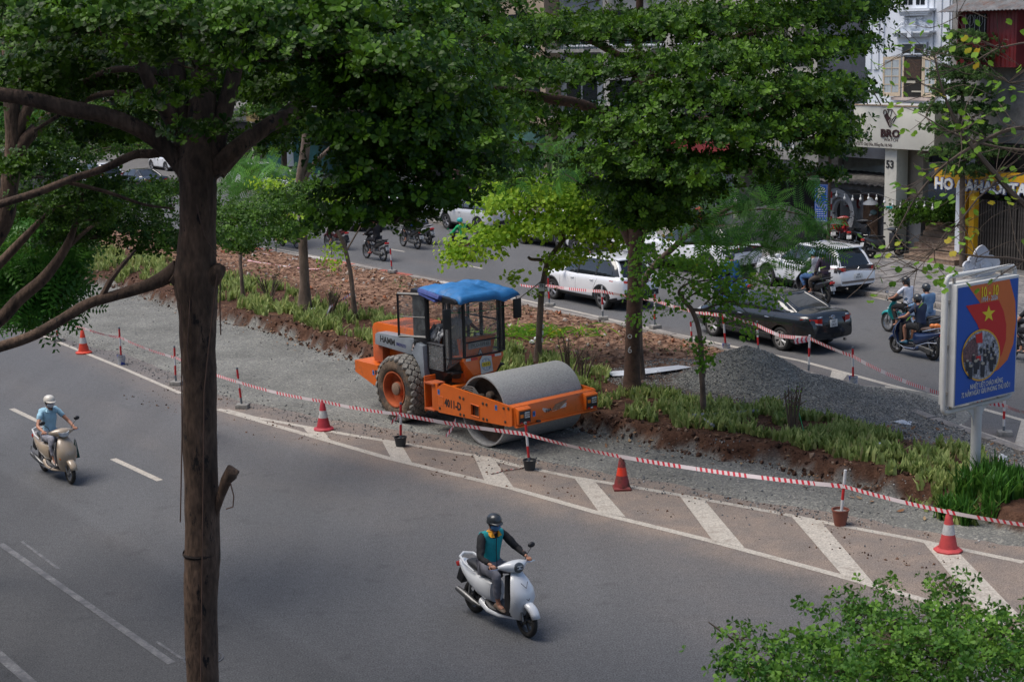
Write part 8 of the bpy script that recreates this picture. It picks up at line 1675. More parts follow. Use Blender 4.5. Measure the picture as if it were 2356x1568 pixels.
def tree(name, label, cat, limbs, pads, tm, leaf, m, lm, group=None, tilt=.35, twr=.012, seed=1, base=None, lname='crown', bname='trunk', segn=12, noise=.0, wl=True):
 """limbs: lists of (point, radius); first is the trunk"""
 b0 = base or limbs[0][0][0]; t = thing(name, label, cat, b0, 0, group); rng = np.random.RandomState(seed); nb = MB()
 for li, L_ in enumerate(limbs):
  P = [Vector(p)-Vector(b0) for p, _ in L_]; Rr = [r for _, r in L_]; Q, RQ = [], []
  for i in range(len(P)-1):
   p0, p1, p2, p3 = P[max(i-1, 0)], P[i], P[i+1], P[min(i+2, len(P)-1)]; k = 6 if Rr[i] > .03 else 3
   for j in range(k):
    u = j/k; Q.append(.5*((2*p1)+(p2-p0)*u+(2*p0-5*p1+4*p2-p3)*u*u+(3*p1-p0-3*p2+p3)*u**3)); RQ.append((Rr[i]+(Rr[i+1]-Rr[i])*u)*(1+noise*random.uniform(-1, 1)))
  Q.append(P[-1]); RQ.append(Rr[-1])
  if li == 0: MB().tube(Q, RQ, segn).build(bname, m, t, angle=70)
  else: nb.tube(Q, RQ, 8 if Rr[0] > .04 else 5)
 if nb.v: nb.build('branches', m, t, angle=70)
 if pads:
  p, d, TW = cloud(pads, rng); p = p-np.array(b0); TW = [(a-np.array(b0), b-np.array(b0)) for a, b in TW]
  sc_ = leaf*rng.uniform(.55, 1.28, len(p)); scatter(lname, tm[0], tm[1], p, rotmats(len(p), tilt, d, rng), sc_, lm, t, np.clip(rng.rand(len(p))**1.6*.88+.12*(d[:, 2] > .8), 0, 1))
  twigs('twigs', TW, twr, M_twig if lm is not L_term else m, t)
 return t
def W(x, y, Y, r): return (tuple(at(x, y, Y)), r)
def pad(x, y, Y, rx, rz, n, nc=None, ry=None): return (tuple(at(x, y, Y)), (rx, ry or rx*.9, rz), n, nc or max(6, n//34))
# --- the big tree standing close to the camera
Yt = 16.0
trunk = [(tuple(at(462, 1568, Yt).xy)+(0.0,), .21), W(467, 1568, Yt, .175), W(462, 1380, Yt, .180), W(466, 1270, Yt, .190), W(464, 1130, Yt, .178), W(459, 1000, Yt, .184), W(460, 880, Yt, .174), W(455, 790, Yt, .182), W(455, 715, Yt, .20), W(450, 640, Yt, .235), W(452, 590, Yt, .20), W(455, 520, Yt, .185), W(456, 440, Yt, .185), W(455, 385, Yt, .20), W(462, 320, Yt+.05, .16), W(468, 200, Yt+.1, .13), W(480, 60, Yt+.15, .14), W(490, -120, Yt+.2, .11)]
limbs = [trunk,
 [W(430, 400, Yt, .095), W(385, 345, Yt, .09), W(330, 302, Yt-.1, .088), W(250, 268, Yt-.2, .088), W(150, 248, Yt-.3, .088), W(60, 226, Yt-.4, .078), W(-60, 210, Yt-.5, .07)],
 [W(480, 400, Yt, .10), W(540, 345, Yt, .09), W(600, 300, Yt+.2, .08), W(660, 270, Yt+.4, .09), W(760, 262, Yt+.6, .075), W(880, 268, Yt+.9, .055), W(1000, 262, Yt+1.2, .035)],
 [W(500, 395, Yt+.1, .10), W(560, 330, Yt+.3, .09), W(620, 290, Yt+.8, .075), W(720, 215, Yt+1.4, .06), W(850, 160, Yt+2, .045), W(1000, 120, Yt+2.6, .03)],
 [W(440, 390, Yt, .11), W(418, 280, Yt+.1, .10), W(405, 150, Yt+.1, .09), W(395, 0, Yt+.1, .08), W(390, -120, Yt-.4, .09)],
 [W(484, 390, Yt, .10), W(515, 260, Yt+.1, .09), W(545, 130, Yt+.2, .08), W(560, -60, Yt+.3, .08)],
 [W(410, 300, Yt, .09), W(350, 200, Yt-.3, .07), W(300, 110, Yt-.5, .05), W(200, 60, Yt-.8, .035)],
 [W(412, 618, Yt, .105), W(372, 642, Yt, .075), W(330, 660, Yt-.05, .062), W(260, 681, Yt-.1, .055), W(200, 700, Yt-.15, .055), W(130, 742, Yt-.2, .055), W(60, 778, Yt-.3, .055), W(-60, 815, Yt-.4, .055)],
 [W(235, 683, Yt-.1, .038), W(258, 640, Yt-.1, .03), W(290, 600, Yt+.0, .024), W(312, 575, Yt+.1, .014)],
 [W(420, 330, Yt, .045), W(360, 352, Yt+.1, .05), W(307, 357, Yt+.1, .045), W(239, 388, Yt+.1, .04), W(164, 412, Yt, .036), W(85, 443, Yt-.1, .04), W(-40, 482, Yt-.1, .042)],
 [W(150, 418, Yt, .024), W(240, 440, Yt+.3, .022), W(330, 470, Yt+.6, .016), W(400, 480, Yt+.9, .01)],
 [W(420, 250, Yt+.1, .05), W(340, 225, Yt+.5, .04), W(250, 215, Yt+.9, .034), W(180, 240, Yt+1.2, .028), W(80, 300, Yt+1.4, .02)],
 [W(400, 170, Yt+.2, .05), W(330, 160, Yt+.6, .04), W(240, 165, Yt+1.0, .03), W(150, 215, Yt+1.4, .02)]]
pads = [pad(330, 35, 13.6, .75, .14, 340), pad(150, 60, 13.8, .8, .14, 340), pad(560, 50, 14.0, .8, .15, 420), pad(740, 40, 14.2, .8, .16, 460), pad(905, 40, 14.8, .75, .16, 460), pad(700, 125, 13.7, .7, .14, 336), pad(850, 140, 13.8, .9, .18, 560), pad(1000, 90, 15.8, .8, .16, 480),
  pad(860, 215, 14.0, .75, .15, 496), pad(980, 225, 14.3, .8, .15, 512), pad(900, 300, 14.1, .8, .15, 496), pad(1010, 310, 14.4, .75, .14, 448), pad(800, 345, 14.3, .55, .12, 160), pad(930, 375, 14.3, .9, .15, 320), pad(1060, 370, 14.7, .7, .14, 210), pad(880, 440, 14.1, .8, .13, 240), pad(1010, 450, 14.5, .75, .12, 215), pad(900, 505, 14.0, .6, .10, 130), pad(790, 500, 14.0, .45, .09, 75),
  pad(690, 215, 14.8, .5, .12, 208), pad(610, 110, 17.0, .8, .2, 420), pad(440, -20, 16.4, 1.2, .3, 800), pad(150, -30, 16.0, 1.3, .3, 800), pad(760, -40, 17.0, 1.3, .3, 900), pad(1080, 20, 17.5, .8, .25, 500), pad(260, 130, 17.6, .9, .16, 420), pad(100, 160, 17.4, .9, .16, 420), pad(560, 215, 17.8, .5, .12, 160), pad(740, 290, 15.6, .5, .1, 120), pad(1120, 160, 16.1, .6, .2, 240), pad(1140, 260, 15.5, .5, .14, 208), pad(640, 300, 17.0, .25, .08, 60), pad(450, 150, 15.0, .45, .12, 60)]
for k_ in range(0): pads.append(((random.uniform(-5.0, -1.0), random.uniform(15, 20), random.uniform(9.3, 10.6)), (1.3, 1.3, .3), 210, 14))
for k_ in range(14): pads.append(((random.uniform(-5.4, -1.6), random.uniform(14.8, 17.6), random.uniform(9.25, 10.0)), (1.0, 1.0, .22), 300, 16))  # unseen crown clumps over the frame top, added to shade the upper trunk
pads += [pad(420, 215, 15.2, .42, .10, 70), pad(500, 300, 15.0, .40, .09, 60), pad(400, 110, 14.6, .6, .14, 160), pad(350, 200, 17.6, .8, .2, 420), pad(200, 300, 18.5, .9, .2, 420), pad(420, 200, 19, .8, .3, 420), pad(80, 200, 18, .9, .24, 420), pad(300, 60, 18.5, 1.2, .3, 700), pad(500, 120, 19, .9, .4, 520), pad(100, 90, 18.5, 1.2, .3, 600), pad(560, 330, 18.5, .4, .1, 80), pad(640, 200, 18.5, .9, .3, 560), pad(760, 190, 19, .9, .3, 520), pad(40, 380, 19, .6, .14, 160)]
bt = tree('big_tree', 'big tree with a thick brown trunk standing nearest to the camera', 'tree', limbs, pads, ROS, .085, M_bark, L_term, tilt=.32, seed=3, segn=28, noise=.022)
B0 = bt.location
kb = MB()
def stub(P, Rr): MB().tube([at(*p)-B0 for p in P], Rr, 12).build('pruned_stub', M_bark, bt, angle=60)
stub([(470, 650, Yt), (490, 632, Yt-.06), (506, 620, Yt-.1), (512, 622, Yt-.12)], [.14, .11, .075, .05]); stub([(440, 660, Yt), (412, 640, Yt-.04), (396, 632, Yt-.06)], [.14, .10, .075])
stub([(496, 1190, Yt-.05), (508, 1140, Yt-.1), (520, 1105, Yt-.12), (534, 1085, Yt-.14), (545, 1092, Yt-.15)], [.02, .045, .06, .085, .05])
vn = MB()
for pts in ([(438, 660), (436, 720), (430, 800), (436, 850)], [(507, 640), (506, 700), (508, 770)], [(417, 700), (419, 1000), (415, 1200)], [(500, 630), (485, 760), (470, 900), (468, 1100), (462, 1568)], [(530, 1110), (538, 1140), (536, 1165), (520, 1170)], [(452, 470), (470, 540), (500, 590)]): vn.tube([at(x, y, Yt-.21)-B0 for x, y in pts], .0075, 5)
vn.build('creeper_stem', mat('creeper_stem', (.12, .07, .05), .8), bt)
MB().lathe([(.192, -.02), (.20, 0), (.192, .02)], at(463, 1270, Yt)-B0, 'z', 28).build('scar_ring', mat('bark_scar', (.03, .02, .016), .9, var=.4, vs_=10, bump=.8), bt)
wires = MB()
for x, y0_, y1_ in ((705, -20, 360), (98, -20, 250), (112, -20, 250), (1120, -20, 250)): pass
# --- left tree, its limbs crossing the frame edge
Yl = 20.0
ll = [[(tuple(at(-290, 1200, Yl).xy)+(0.0,), .22), W(-200, 800, Yl, .2), W(-90, 640, Yl, .17), W(0, 520, Yl, .14), W(20, 430, Yl, .12), W(32, 330, Yl, .11), W(24, 200, Yl, .10), W(20, 60, Yl, .09), W(15, -80, Yl, .08)],
   [W(25, 345, Yl, .085), W(55, 270, Yl, .075), W(85, 200, Yl, .065), W(110, 130, Yl, .06), W(130, 60, Yl, .05)], [W(10, 395, Yl, .10), W(60, 320, Yl, .085), W(120, 262, Yl+.2, .07), W(160, 218, Yl+.4, .06), W(230, 182, Yl+.6, .05), W(330, 160, Yl+.8, .04)],
   [W(-60, 770, Yl-1, .10), W(0, 734, Yl-1, .085), W(44, 688, Yl-1, .078), W(103, 637, Yl-1, .07), W(150, 572, Yl-1, .052), W(172, 520, Yl-1, .036), W(190, 455, Yl-1, .022), W(215, 400, Yl-.6, .01)], [W(-60, 660, Yl-1, .07), W(0, 605, Yl-1, .058), W(51, 552, Yl-1, .05), W(85, 516, Yl-1, .036), W(140, 460, Yl-1, .022), W(180, 400, Yl-1, .010)], [W(150, 575, Yl-1, .03), W(210, 520, Yl-.8, .025), W(250, 500, Yl-.5, .018)]]
lp = [pad(200, 440, 18.6, .6, .12, 260), pad(120, 470, 18.4, .6, .12, 240), pad(215, 500, 18.8, .5, .1, 160), pad(110, 400, 22, 1.0, .14, 420), pad(200, 450, 22.5, 1.1, .14, 520), pad(60, 330, 22, .8, .14, 300), pad(300, 470, 23, 1.1, .13, 520), pad(180, 350, 23.5, 1.0, .13, 380), pad(330, 520, 23, .9, .12, 460), pad(390, 560, 23, .8, .11, 420), pad(240, 540, 22.6, .9, .12, 420), pad(130, 500, 22, .9, .12, 380), pad(60, 470, 21.6, .8, .12, 320), pad(380, 440, 24, .8, .12, 300), pad(60, 130, 22, 1.0, .3, 500), pad(220, 100, 23, 1.1, .3, 500), pad(330, 330, 24.5, .8, .12, 240), pad(40, 230, 22, .7, .16, 220), pad(290, 200, 24, .8, .16, 260), pad(-20, 30, 22, 1.2, .4, 500), pad(370, 250, 24.5, .5, .12, 120)]
tree('left_tree', 'dark leaning tree whose limbs cross the left edge behind the big trunk', 'tree', ll, lp, ROS2, .075, M_bark, L_small, tilt=.4, seed=4, twr=.012)
# --- glossy pinnate leaved tree at lower left
lq = [[(tuple(at(-120, 900, 24).xy)+(0.0,), .12), W(-110, 760, 24, .1), W(-60, 700, 24, .08), W(20, 640, 24, .05), W(90, 590, 24, .03)], [W(-60, 700, 24, .06), W(0, 560, 24, .04), W(60, 520, 24, .025)], [W(-80, 720, 24, .05), W(30, 690, 23.5, .035), W(110, 670, 23.5, .02)]]
lp = [pad(60, 540, 24, .95, .28, 120, 30), pad(130, 570, 23.6, .55, .35, 100, 26), pad(40, 640, 23.2, .8, .4, 150, 34), pad(120, 650, 23, .5, .42, 120, 30), pad(60, 705, 22.8, .75, .22, 100, 24), pad(20, 600, 22.6, .5, .5, 90, 20), pad(0, 480, 24.5, .6, .3, 70), pad(20, 280, 25, .4, .4, 40)]
tree('pinnate_tree', 'tree with glossy drooping pinnate leaves at the lower left behind the dark branch', 'tree', lq, lp, PINN, .36, M_bark, L_pinn, tilt=.7, seed=6, twr=.008)
# --- mid green small leaved tree right of the big trunk (its trunk hidden by it)
lq = [[(tuple(ground_at(555, 690).xy)+(.2,), .09), W(556, 600, 44, .08), W(552, 500, 44, .06), W(560, 440, 44, .04)]]
lp = [pad(560, 500, 30, 1.0, .16, 620), pad(620, 530, 30, .9, .15, 480), pad(520, 540, 29, .8, .14, 400), pad(600, 475, 31, 1.0, .16, 500), pad(670, 480, 31, .8, .14, 320), pad(540, 570, 29, .5, .1, 180), pad(700, 440, 32, .8, .2, 300)]
tree('small_leaved_tree', 'tree with small dark leaves just right of the big trunk', 'tree', [[(tuple(g(462, 980).xy)+(.0,), .09), W(462, 800, 30, .08), W(464, 660, 30, .07), W(490, 560, 30, .06), W(560, 500, 30, .04)], [W(500, 560, 30, .04), W(600, 540, 30, .025), W(660, 500, 31, .015)]], lp, ROS2, .085, M_bark, L_small, seed=8)
# --- the median tree with reddish trunk and layered crown
bq = ground_at(1455, 905); Ym = bq.y
ml = [[(tuple(bq-Vector((0, 0, .1))), .27), W(1454, 860, Ym, .185), W(1456, 760, Ym, .165), W(1459, 680, Ym, .16), W(1461, 600, Ym, .165), W(1462, 540, Ym, .17), W(1463, 500, Ym, .15), W(1460, 380, Ym, .13), W(1465, 240, Ym, .11), W(1470, 80, Ym, .09), W(1475, -120, Ym, .07)],
   [W(1450, 560, Ym, .09), W(1428, 510, Ym, .07), W(1405, 460, Ym-.2, .055), W(1370, 400, Ym-.4, .04)], [W(1472, 560, Ym, .09), W(1490, 510, Ym, .07), W(1500, 440, Ym+.2, .05), W(1560, 380, Ym+.5, .035)],
   [W(1460, 300, Ym, .12), W(1350, 245, Ym-1, .12), W(1250, 225, Ym-2, .11), W(1130, 205, Ym-2.5, .08), W(1000, 200, Ym-3, .05)], [W(1462, 300, Ym, .11), W(1600, 280, Ym-.5, .10), W(1720, 262, Ym-1, .08), W(1850, 240, Ym-1, .05), W(1950, 235, Ym-1, .03)],
   [W(1465, 200, Ym, .09), W(1600, 120, Ym-.5, .08), W(1750, 70, Ym-1, .06), W(1900, 40, Ym-1, .04)], [W(1465, 150, Ym, .09), W(1330, 80, Ym-.5, .07), W(1200, 40, Ym-1, .05)], [W(1500, 430, Ym, .06), W(1620, 400, Ym-.5, .045), W(1740, 370, Ym-1, .03)]]
P_ = lambda x, y, dy, rx, rz, n, **k: pad(x, y, Ym+min(-.8, (dy-1.2-4.5*max(0, y)/500.0)*.8), rx, rz, int(n*.74), max(8, n//32))
lp = [P_(1250, 75, -3, 1.7, .28, 800), P_(1380, 80, -3.5, 1.6, .28, 900), P_(1520, 60, -3.5, 1.8, .3, 950), P_(1680, 50, -3.5, 1.8, .32, 1000), P_(1850, 40, -2.5, 1.6, .3, 900), P_(1985, 30, -1.5, 1.0, .24, 450), P_(1300, 170, -3, 1.6, .26, 620), P_(1480, 160, -4, 1.6, .26, 700), P_(1640, 150, -4, 1.7, .28, 900), P_(1800, 120, -3.5, 1.6, .28, 900), P_(1930, 110, -2, 1.2, .24, 520),
   P_(1560, 230, -4, 1.5, .26, 800), P_(1720, 220, -4, 1.6, .28, 950), P_(1860, 200, -3, 1.4, .26, 700), P_(1870, 250, -2, .8, .2, 280), P_(1380, 290, -3, 1.3, .24, 520), P_(1520, 310, -3.5, 1.4, .25, 650), P_(1660, 310, -4, 1.4, .26, 750), P_(1800, 290, -3.5, 1.3, .25, 620), P_(1860, 310, -2.5, .9, .18, 300), P_(1880, 350, -1.5, .5, .10, 80),
   P_(1440, 375, -2.5, 1.3, .22, 600), P_(1570, 390, -3, 1.3, .22, 620), P_(1700, 380, -3, 1.1, .20, 450), P_(1420, 440, -1.5, 1.1, .20, 520), P_(1520, 460, -1.5, 1.1, .20, 520), P_(1610, 440, -2, .9, .18, 330), P_(1450, 500, -.5, .8, .16, 260), P_(1530, 505, -.5, .7, .14, 190), P_(1390, -30, -2, 2.5, .6, 1000), P_(1750, -40, -2, 2.6, .6, 1000), P_(1180, 130, -2, 1.3, .28, 420), P_(1200, 250, -2.5, 1.1, .24, 360), P_(1830, 400, -1, .8, .14, 160), P_(1120, 330, -3, .8, .2, 200), P_(1160, 400, -3, .8, .18, 200)]
for k_ in range(16): lp.append(((random.uniform(-2.5, 7.5), random.uniform(28, 36), random.uniform(9.6, 12.5)), (1.7, 1.7, .4), 340, 16))  # out-of-view clumps overhead, added to shade the crown layers below
tree('layered_tree', 'tall median tree with reddish brown trunk and tiered dark green crown above the drum', 'tree', ml, lp, ROS, .125, mat('reddish_bark', (.10, .055, .036), .9, var=.35, vs_=6, bump=.6, stain=(.03, .02, .016), stain_s=5), L_term2, tilt=.38, seed=11, twr=.016, segn=18, noise=.02)
for x, y, s in ((1449, 805, '6'), (1449, 772, 'o')): text(s, .22, M_plate, None, frame(at(x, y, Ym-.195), RT, (0, 0, 1)), 'painted_mark'); tag([o for o in bpy.data.objects if o.name.startswith('painted_mark')][-1], 'white painted %s on the reddish trunk' % ('figure six' if s == '6' else 'ring above the figure six'), 'painted mark')
# --- other median trees: thin trunks
def med_tree(bx, by, tops_, lmb, pads_, tm, leaf, lm, label, r=.11, m=M_bark2, seed=1, tilt=.6, twr=.01, name='median_tree'):
 b = ground_at(bx, by); Y = b.y; L_ = [[(tuple(b-Vector((0, 0, .1))), r*1.35)]+[W(x, y, Y, rr) for x, y, rr in tops_]]+[[W(x, y, Y+dy, rr) for x, y, dy, rr in q] for q in lmb]
 return tree(name, label, 'tree', L_, [pad(x, y, Y+dy, rx, rz, n, max(5, n//9)) for x, y, dy, rx, rz, n in pads_], tm, leaf, m, lm, 'trees growing on the median', tilt, twr, seed)
t7 = med_tree(700, 718, [(701, 650, .15), (697, 560, .14), (697, 470, .13), (690, 420, .13), (700, 360, .15), (704, 300, .12), (690, 250, .09)], [[(697, 420, 0, .09), (720, 380, 0, .07), (760, 340, 0, .05)], [(695, 560, 0, .05), (660, 520, 0, .03), (640, 490, 0, .02)]], [(690, 470, -1, .8, .3, 70), (650, 500, -1, .7, .3, 60), (720, 520, -1, .6, .2, 40), (740, 460, -1, .8, .3, 60), (640, 430, 0, .9, .3, 80)], HEART, .085, L_bright, 'thick median tree with a plain trunk left of the roller', .2, seed=21)
med_tree(818, 735, [(812, 680, .07), (805, 620, .065), (790, 560, .06), (770, 520, .05), (760, 480, .04)], [[(795, 580, 0, .03), (830, 520, 0, .02), (850, 480, 0, .015)], [(775, 530, 0, .03), (740, 500, 0, .02), (700, 480, 0, .012)], [(770, 520, 0, .02), (775, 450, 0, .01)]], [(750, 470, 0, .8, .3, 60), (700, 510, 0, .7, .25, 50), (780, 600, -1, .5, .25, 26), (660, 540, -.5, .5, .2, 30), (800, 450, 0, .8, .3, 50), (760, 585, 0, .3, .3, 16), (840, 470, 0, .5, .2, 24)], HEART, .085, L_bright, 'thin leaning median tree with tape tied round it', .075, seed=22)
med_tree(560, 690, [(556, 640, .06), (553, 600, .055), (556, 560, .05), (552, 520, .04)], [], [(556, 500, 0, .6, .3, 40)], HEART, .085, L_small, 'thin median stem close right of the big trunk', .06, seed=23)
med_tree(1236, 830, [(1240, 780, .085), (1243, 720, .08), (1248, 660, .075), (1262, 600, .07), (1290, 560, .06), (1300, 530, .05)], [[(1262, 605, 0, .05), (1245, 598, 0, .045), (1222, 596, 0, .04), (1215, 590, 0, .03)], [(1290, 560, 0, .04), (1330, 520, 0, .03), (1380, 480, 0, .02)], [(1298, 535, 0, .035), (1250, 500, 0, .025), (1190, 480, 0, .018)], [(1295, 545, 0, .03), (1350, 545, 0, .02), (1420, 560, 0, .012)], [(1255, 640, 0, .02), (1190, 690, 0, .008)], [(1300, 530, 0, .03), (1310, 470, 0, .02), (1300, 430, 0, .014)]],
   [(1200, 470, 0, 1.4, .35, 416), (1300, 450, 0, 1.5, .35, 528), (1400, 480, 0, 1.3, .35, 416), (1250, 520, 0, 1.4, .3, 352), (1350, 530, 0, 1.3, .3, 320), (1110, 560, -.5, .9, .3, 176), (1060, 590, -.5, .7, .25, 96), (1150, 540, 0, .9, .3, 144), (1420, 550, 0, .7, .3, 128), (1180, 640, 0, .35, .12, 22), (1330, 590, 0, .9, .25, 96), (1280, 610, 0, .6, .15, 41), (1160, 430, .5, .9, .25, 144), (1420, 430, .5, .9, .3, 192), (1225, 680, 0, .3, .1, 12)], HEART, .10, L_bright, 'median tree with bright yellow green leaves and a tag reading 75', .09, M_bark2, 24, twr=.008)
t75 = [o for o in bpy.data.objects if o.get('label', '').endswith('reading 75')][0]; c = at(1246, 661, t75.location.y-.1)-t75.location
MB().box(c, (.15, .012, .19)).build('number_tag', M_plate, t75); text('75', .10, M_ink, t75, frame(c+Vector((0, -.009, .04)), (1, 0, 0), (0, 0, 1)), ext=.001, bold=.02)
for k, (x, y) in enumerate(((1250, 750), (1249, 765), (1248, 782))): MB().box(at(x, y, t75.location.y-.085)-t75.location, (.04, .01, .10)).build('paint_dab', M_plate, t75)
med_tree(1618, 955, [(1617, 900, .06), (1614, 850, .06), (1613, 800, .055), (1606, 750, .05), (1590, 710, .05), (1572, 690, .045), (1570, 670, .035)], [[(1590, 712, 0, .04), (1620, 712, 0, .035), (1650, 700, 0, .028), (1700, 690, 0, .018)], [(1572, 690, 0, .035), (1562, 670, 0, .03), (1590, 650, 0, .02), (1680, 640, 0, .012)], [(1600, 650, 0, .02), (1520, 620, 0, .012), (1480, 600, 0, .008)], [(1620, 700, 0, .02), (1700, 640, 0, .012), (1760, 650, 0, .008)], [(1575, 690, 0, .02), (1640, 660, 0, .015), (1720, 720, 0, .008)], [(1612, 800, 0, .02), (1600, 830, 0, .01)]],
   [(1560, 610, 0, .9, .22, 120), (1640, 620, 0, .9, .22, 110), (1720, 660, 0, .8, .2, 95), (1500, 640, 0, .7, .2, 70), (1600, 660, 0, .9, .2, 90), (1760, 700, 0, .6, .2, 56), (1680, 700, 0, .7, .2, 60), (1640, 740, 0, .4, .15, 16), (1480, 590, 0, .5, .2, 40), (1705, 745, -.2, .3, .12, 14), (1622, 850, 0, .16, .5, 34), (1605, 800, 0, .2, .3, 20), (1730, 765, -1, .22, .25, 16), (1470, 745, 0, .25, .3, 22), (1550, 705, 0, .5, .2, 30), (1520, 560, 0, .6, .2, 50), (1460, 680, 0, .5, .2, 36)], HEART, .075, L_heart, 'thin leafy tree leaning in front of the black sedan', .065, M_bark2, 25, twr=.006)
bf = ground_at(1478, 872); Yf = bf.y
fl_ = [[(tuple(bf-Vector((0, 0, .1))), .10), W(1470, 780, Yf, .09), W(1480, 650, Yf, .08), W(1560, 560, Yf-.5, .07), W(1640, 500, Yf-1, .05), W(1700, 470, Yf-1, .03)], [W(1560, 560, Yf-.5, .04), W(1660, 560, Yf-1, .03), W(1780, 570, Yf-1.5, .015)], [W(1640, 500, Yf-1, .03), W(1760, 480, Yf-1.5, .02), W(1870, 500, Yf-2, .01)], [W(1560, 560, Yf-.5, .03), W(1600, 440, Yf, .02)], [W(1480, 650, Yf, .03), W(1400, 480, Yf, .02), W(1300, 400, Yf, .01)]]
F_ = lambda x, y, dy, rx, rz, n: pad(x, y, Yf+dy, rx, rz, n, max(4, n//3))
lp = [F_(1580, 490, -1, .9, .3, 21), F_(1680, 470, -1, .9, .3, 22), F_(1760, 500, -1.5, .8, .35, 15), F_(1840, 540, -1.5, .7, .4, 14), F_(1700, 540, -1.5, .9, .35, 15), F_(1640, 450, 0, .8, .2, 15), F_(1800, 590, -2, .6, .3, 9), F_(1865, 430, -2, .25, .5, 4), F_(1740, 600, -1.5, .5, .25, 6), F_(1880, 580, -2, .4, .3, 5), F_(1280, 420, 1, .8, .25, 13), F_(1240, 370, 2, .8, .25, 12), F_(1500, 430, 1, .7, .3, 12), F_(1620, 540, -1, .6, .3, 13), F_(1890, 530, -2, .3, .3, 4), F_(1170, 420, 2, .6, .2, 9), F_(1300, 330, 2, .6, .2, 7)]
tree('feathery_tree', 'tree with feathery drooping fronds in front of the large white car', 'tree', fl_, lp, FEATH, .62, M_bark2, L_feath, 'trees growing on the median', .8, .008, 31)
f3 = [pad(590, 400, 66, 2.0, .6, 36, 14), pad(650, 420, 66, 1.6, .5, 24, 10), pad(560, 430, 64, 1.5, .5, 20, 8)]
tree('feathery_tree', 'smaller feathery tree beyond the soil right of the big trunk', 'tree', [[(tuple(g(640, 560, .1)), .1), W(640, 500, 66, .08), W(620, 420, 66, .05)]], f3, FEATH, .8, M_bark2, L_feath, 'trees growing on the median', 1.0, .02, 32)
def shrub(x, y, h, n, label, seed, lean=.3):
 p = ground_at(x, y); r = random.Random(seed); t = thing('bare_shrub', label, 'shrub', p, 0, 'pruned bare shrubs'); b = MB(); LP = []
 for i in range(n):
  a = r.uniform(0, 2*PI); l = r.uniform(.1, lean); q = Vector((math.cos(a)*.06, math.sin(a)*.06, 0)); m1 = q+Vector((math.cos(a)*l*.5, math.sin(a)*l*.5, h*.5)); e1 = q+Vector((math.cos(a)*l, math.sin(a)*l, h*r.uniform(.75, 1.05))); b.tube([q, m1, e1], [.026, .02, .012], 5)
  for k in range(4): a2 = r.uniform(0, 2*PI); e2 = m1.lerp(e1, r.random())+Vector((math.cos(a2)*.14, math.sin(a2)*.14, r.uniform(.06, .2))); b.tube([m1.lerp(e1, r.random()*.8), e2], [.011, .005], 4); LP.append(e2)
 b.build('stems', M_twig, t); n_ = len(LP); scatter('leaves', HEART1[0], HEART1[1], np.array(LP), rotmats(n_, 1.0), .035, L_heart, t); return t
shrub(1824, 1000, .95, 7, 'bare pruned shrub with green string at the lower edge of the gravel heap', 1); shrub(1310, 870, .95, 7, 'bare shrub just behind the far end of the drum', 2); shrub(1340, 880, .8, 5, 'second bare shrub between the drum and the reddish trunk', 3); shrub(757, 735, .9, 9, 'twiggy shrub right of the thick left median tree', 4, .5); shrub(620, 690, .8, 8, 'twiggy shrub left of the thick left median tree', 5, .4); shrub(455, 640, .7, 6, 'low twiggy shrub seen past the left side of the big trunk', 6, .4)
MB_ = MB().tube([ground_at(1795, 955)+Vector((0, 0, .02)), ground_at(1815, 975)+Vector((0, 0, .45)), ground_at(1829, 995)+Vector((0, 0, .7)), ground_at(1850, 1005)+Vector((0, 0, .1))], .008, 4).build('string', mat('green_string', (.02, .35, .12), .6)); tag(MB_, 'bright green string tied to the bare shrub by the heap', 'string')
pw = ground_at(1235, 770); n = 260; pos = np.array(pw)+np.random.normal(0, 1, (n, 3))*np.array([.75, .45, .04])+np.array([0, 0, .08]); tag(scatter('cut_leaves', np.array([(-1, 0, 0), (0, -.10, .12), (0, .10, .12), (1, 0, .02)], float), np.array([(0, 1, 3), (0, 3, 2)]), pos, rotmats(n, .8), np.random.uniform(.15, .3, n), L_heart), kind='stuff')
n = 60; pos = np.array(ground_at(2245, 1100))+np.random.normal(0, 1, (n, 3))*np.array([.8, .7, .0])
# --- young tiered trees on the far pavement
def tiered(x, yb, tiers, Y, label, seed, r=.06, leaf=.09):
 b = at(x, yb, Y); b.z = .15; L_ = [[(tuple(b), r*1.3)]+[W(x+dx, y, Y, r*(1-.7*i/len(tiers))) for i, (dx, y, w, n) in enumerate(tiers)]]; pads_ = [pad(x+dx, y, Y, w, .22, n, max(14, n//14)) for dx, y, w, n in tiers]
 return tree('tiered_tree', label, 'tree', L_, pads_, ROSS, leaf, M_twig, L_young, 'young tiered trees on the far pavement', .3, .012, seed)
tiered(1906, 560, [(4, 345, 1.25, 520), (0, 330, .9, 300), (3, 300, .8, 240), (5, 285, .5, 120)], 60.5, 'young tiered tree on the pavement beside the blue parking sign', 41)
tiered(2215, 600, [(0, 395, 1.1, 300), (15, 350, 1.5, 560), (-5, 300, 1.35, 480), (0, 252, 1.3, 480), (0, 212, 1.3, 480), (8, 170, 1.3, 440), (4, 125, 1.1, 360), (6, 90, .8, 220)], 54.5, 'tall young tiered tree in front of the dark red metal storey', 42, .09)
tiered(1175, 480, [(0, 300, 1.6, 420), (0, 250, 1.5, 380), (10, 200, 1.2, 300)], 78, 'tiered tree in front of the grey houses behind the crown gap', 43, .09, .11)
hdg = [pad(2110, 500, 57.0, 1.2, .5, 700, 40), pad(2200, 490, 57.2, 1.4, .5, 800, 40), pad(2290, 480, 56.0, 1.6, .5, 800, 40)]
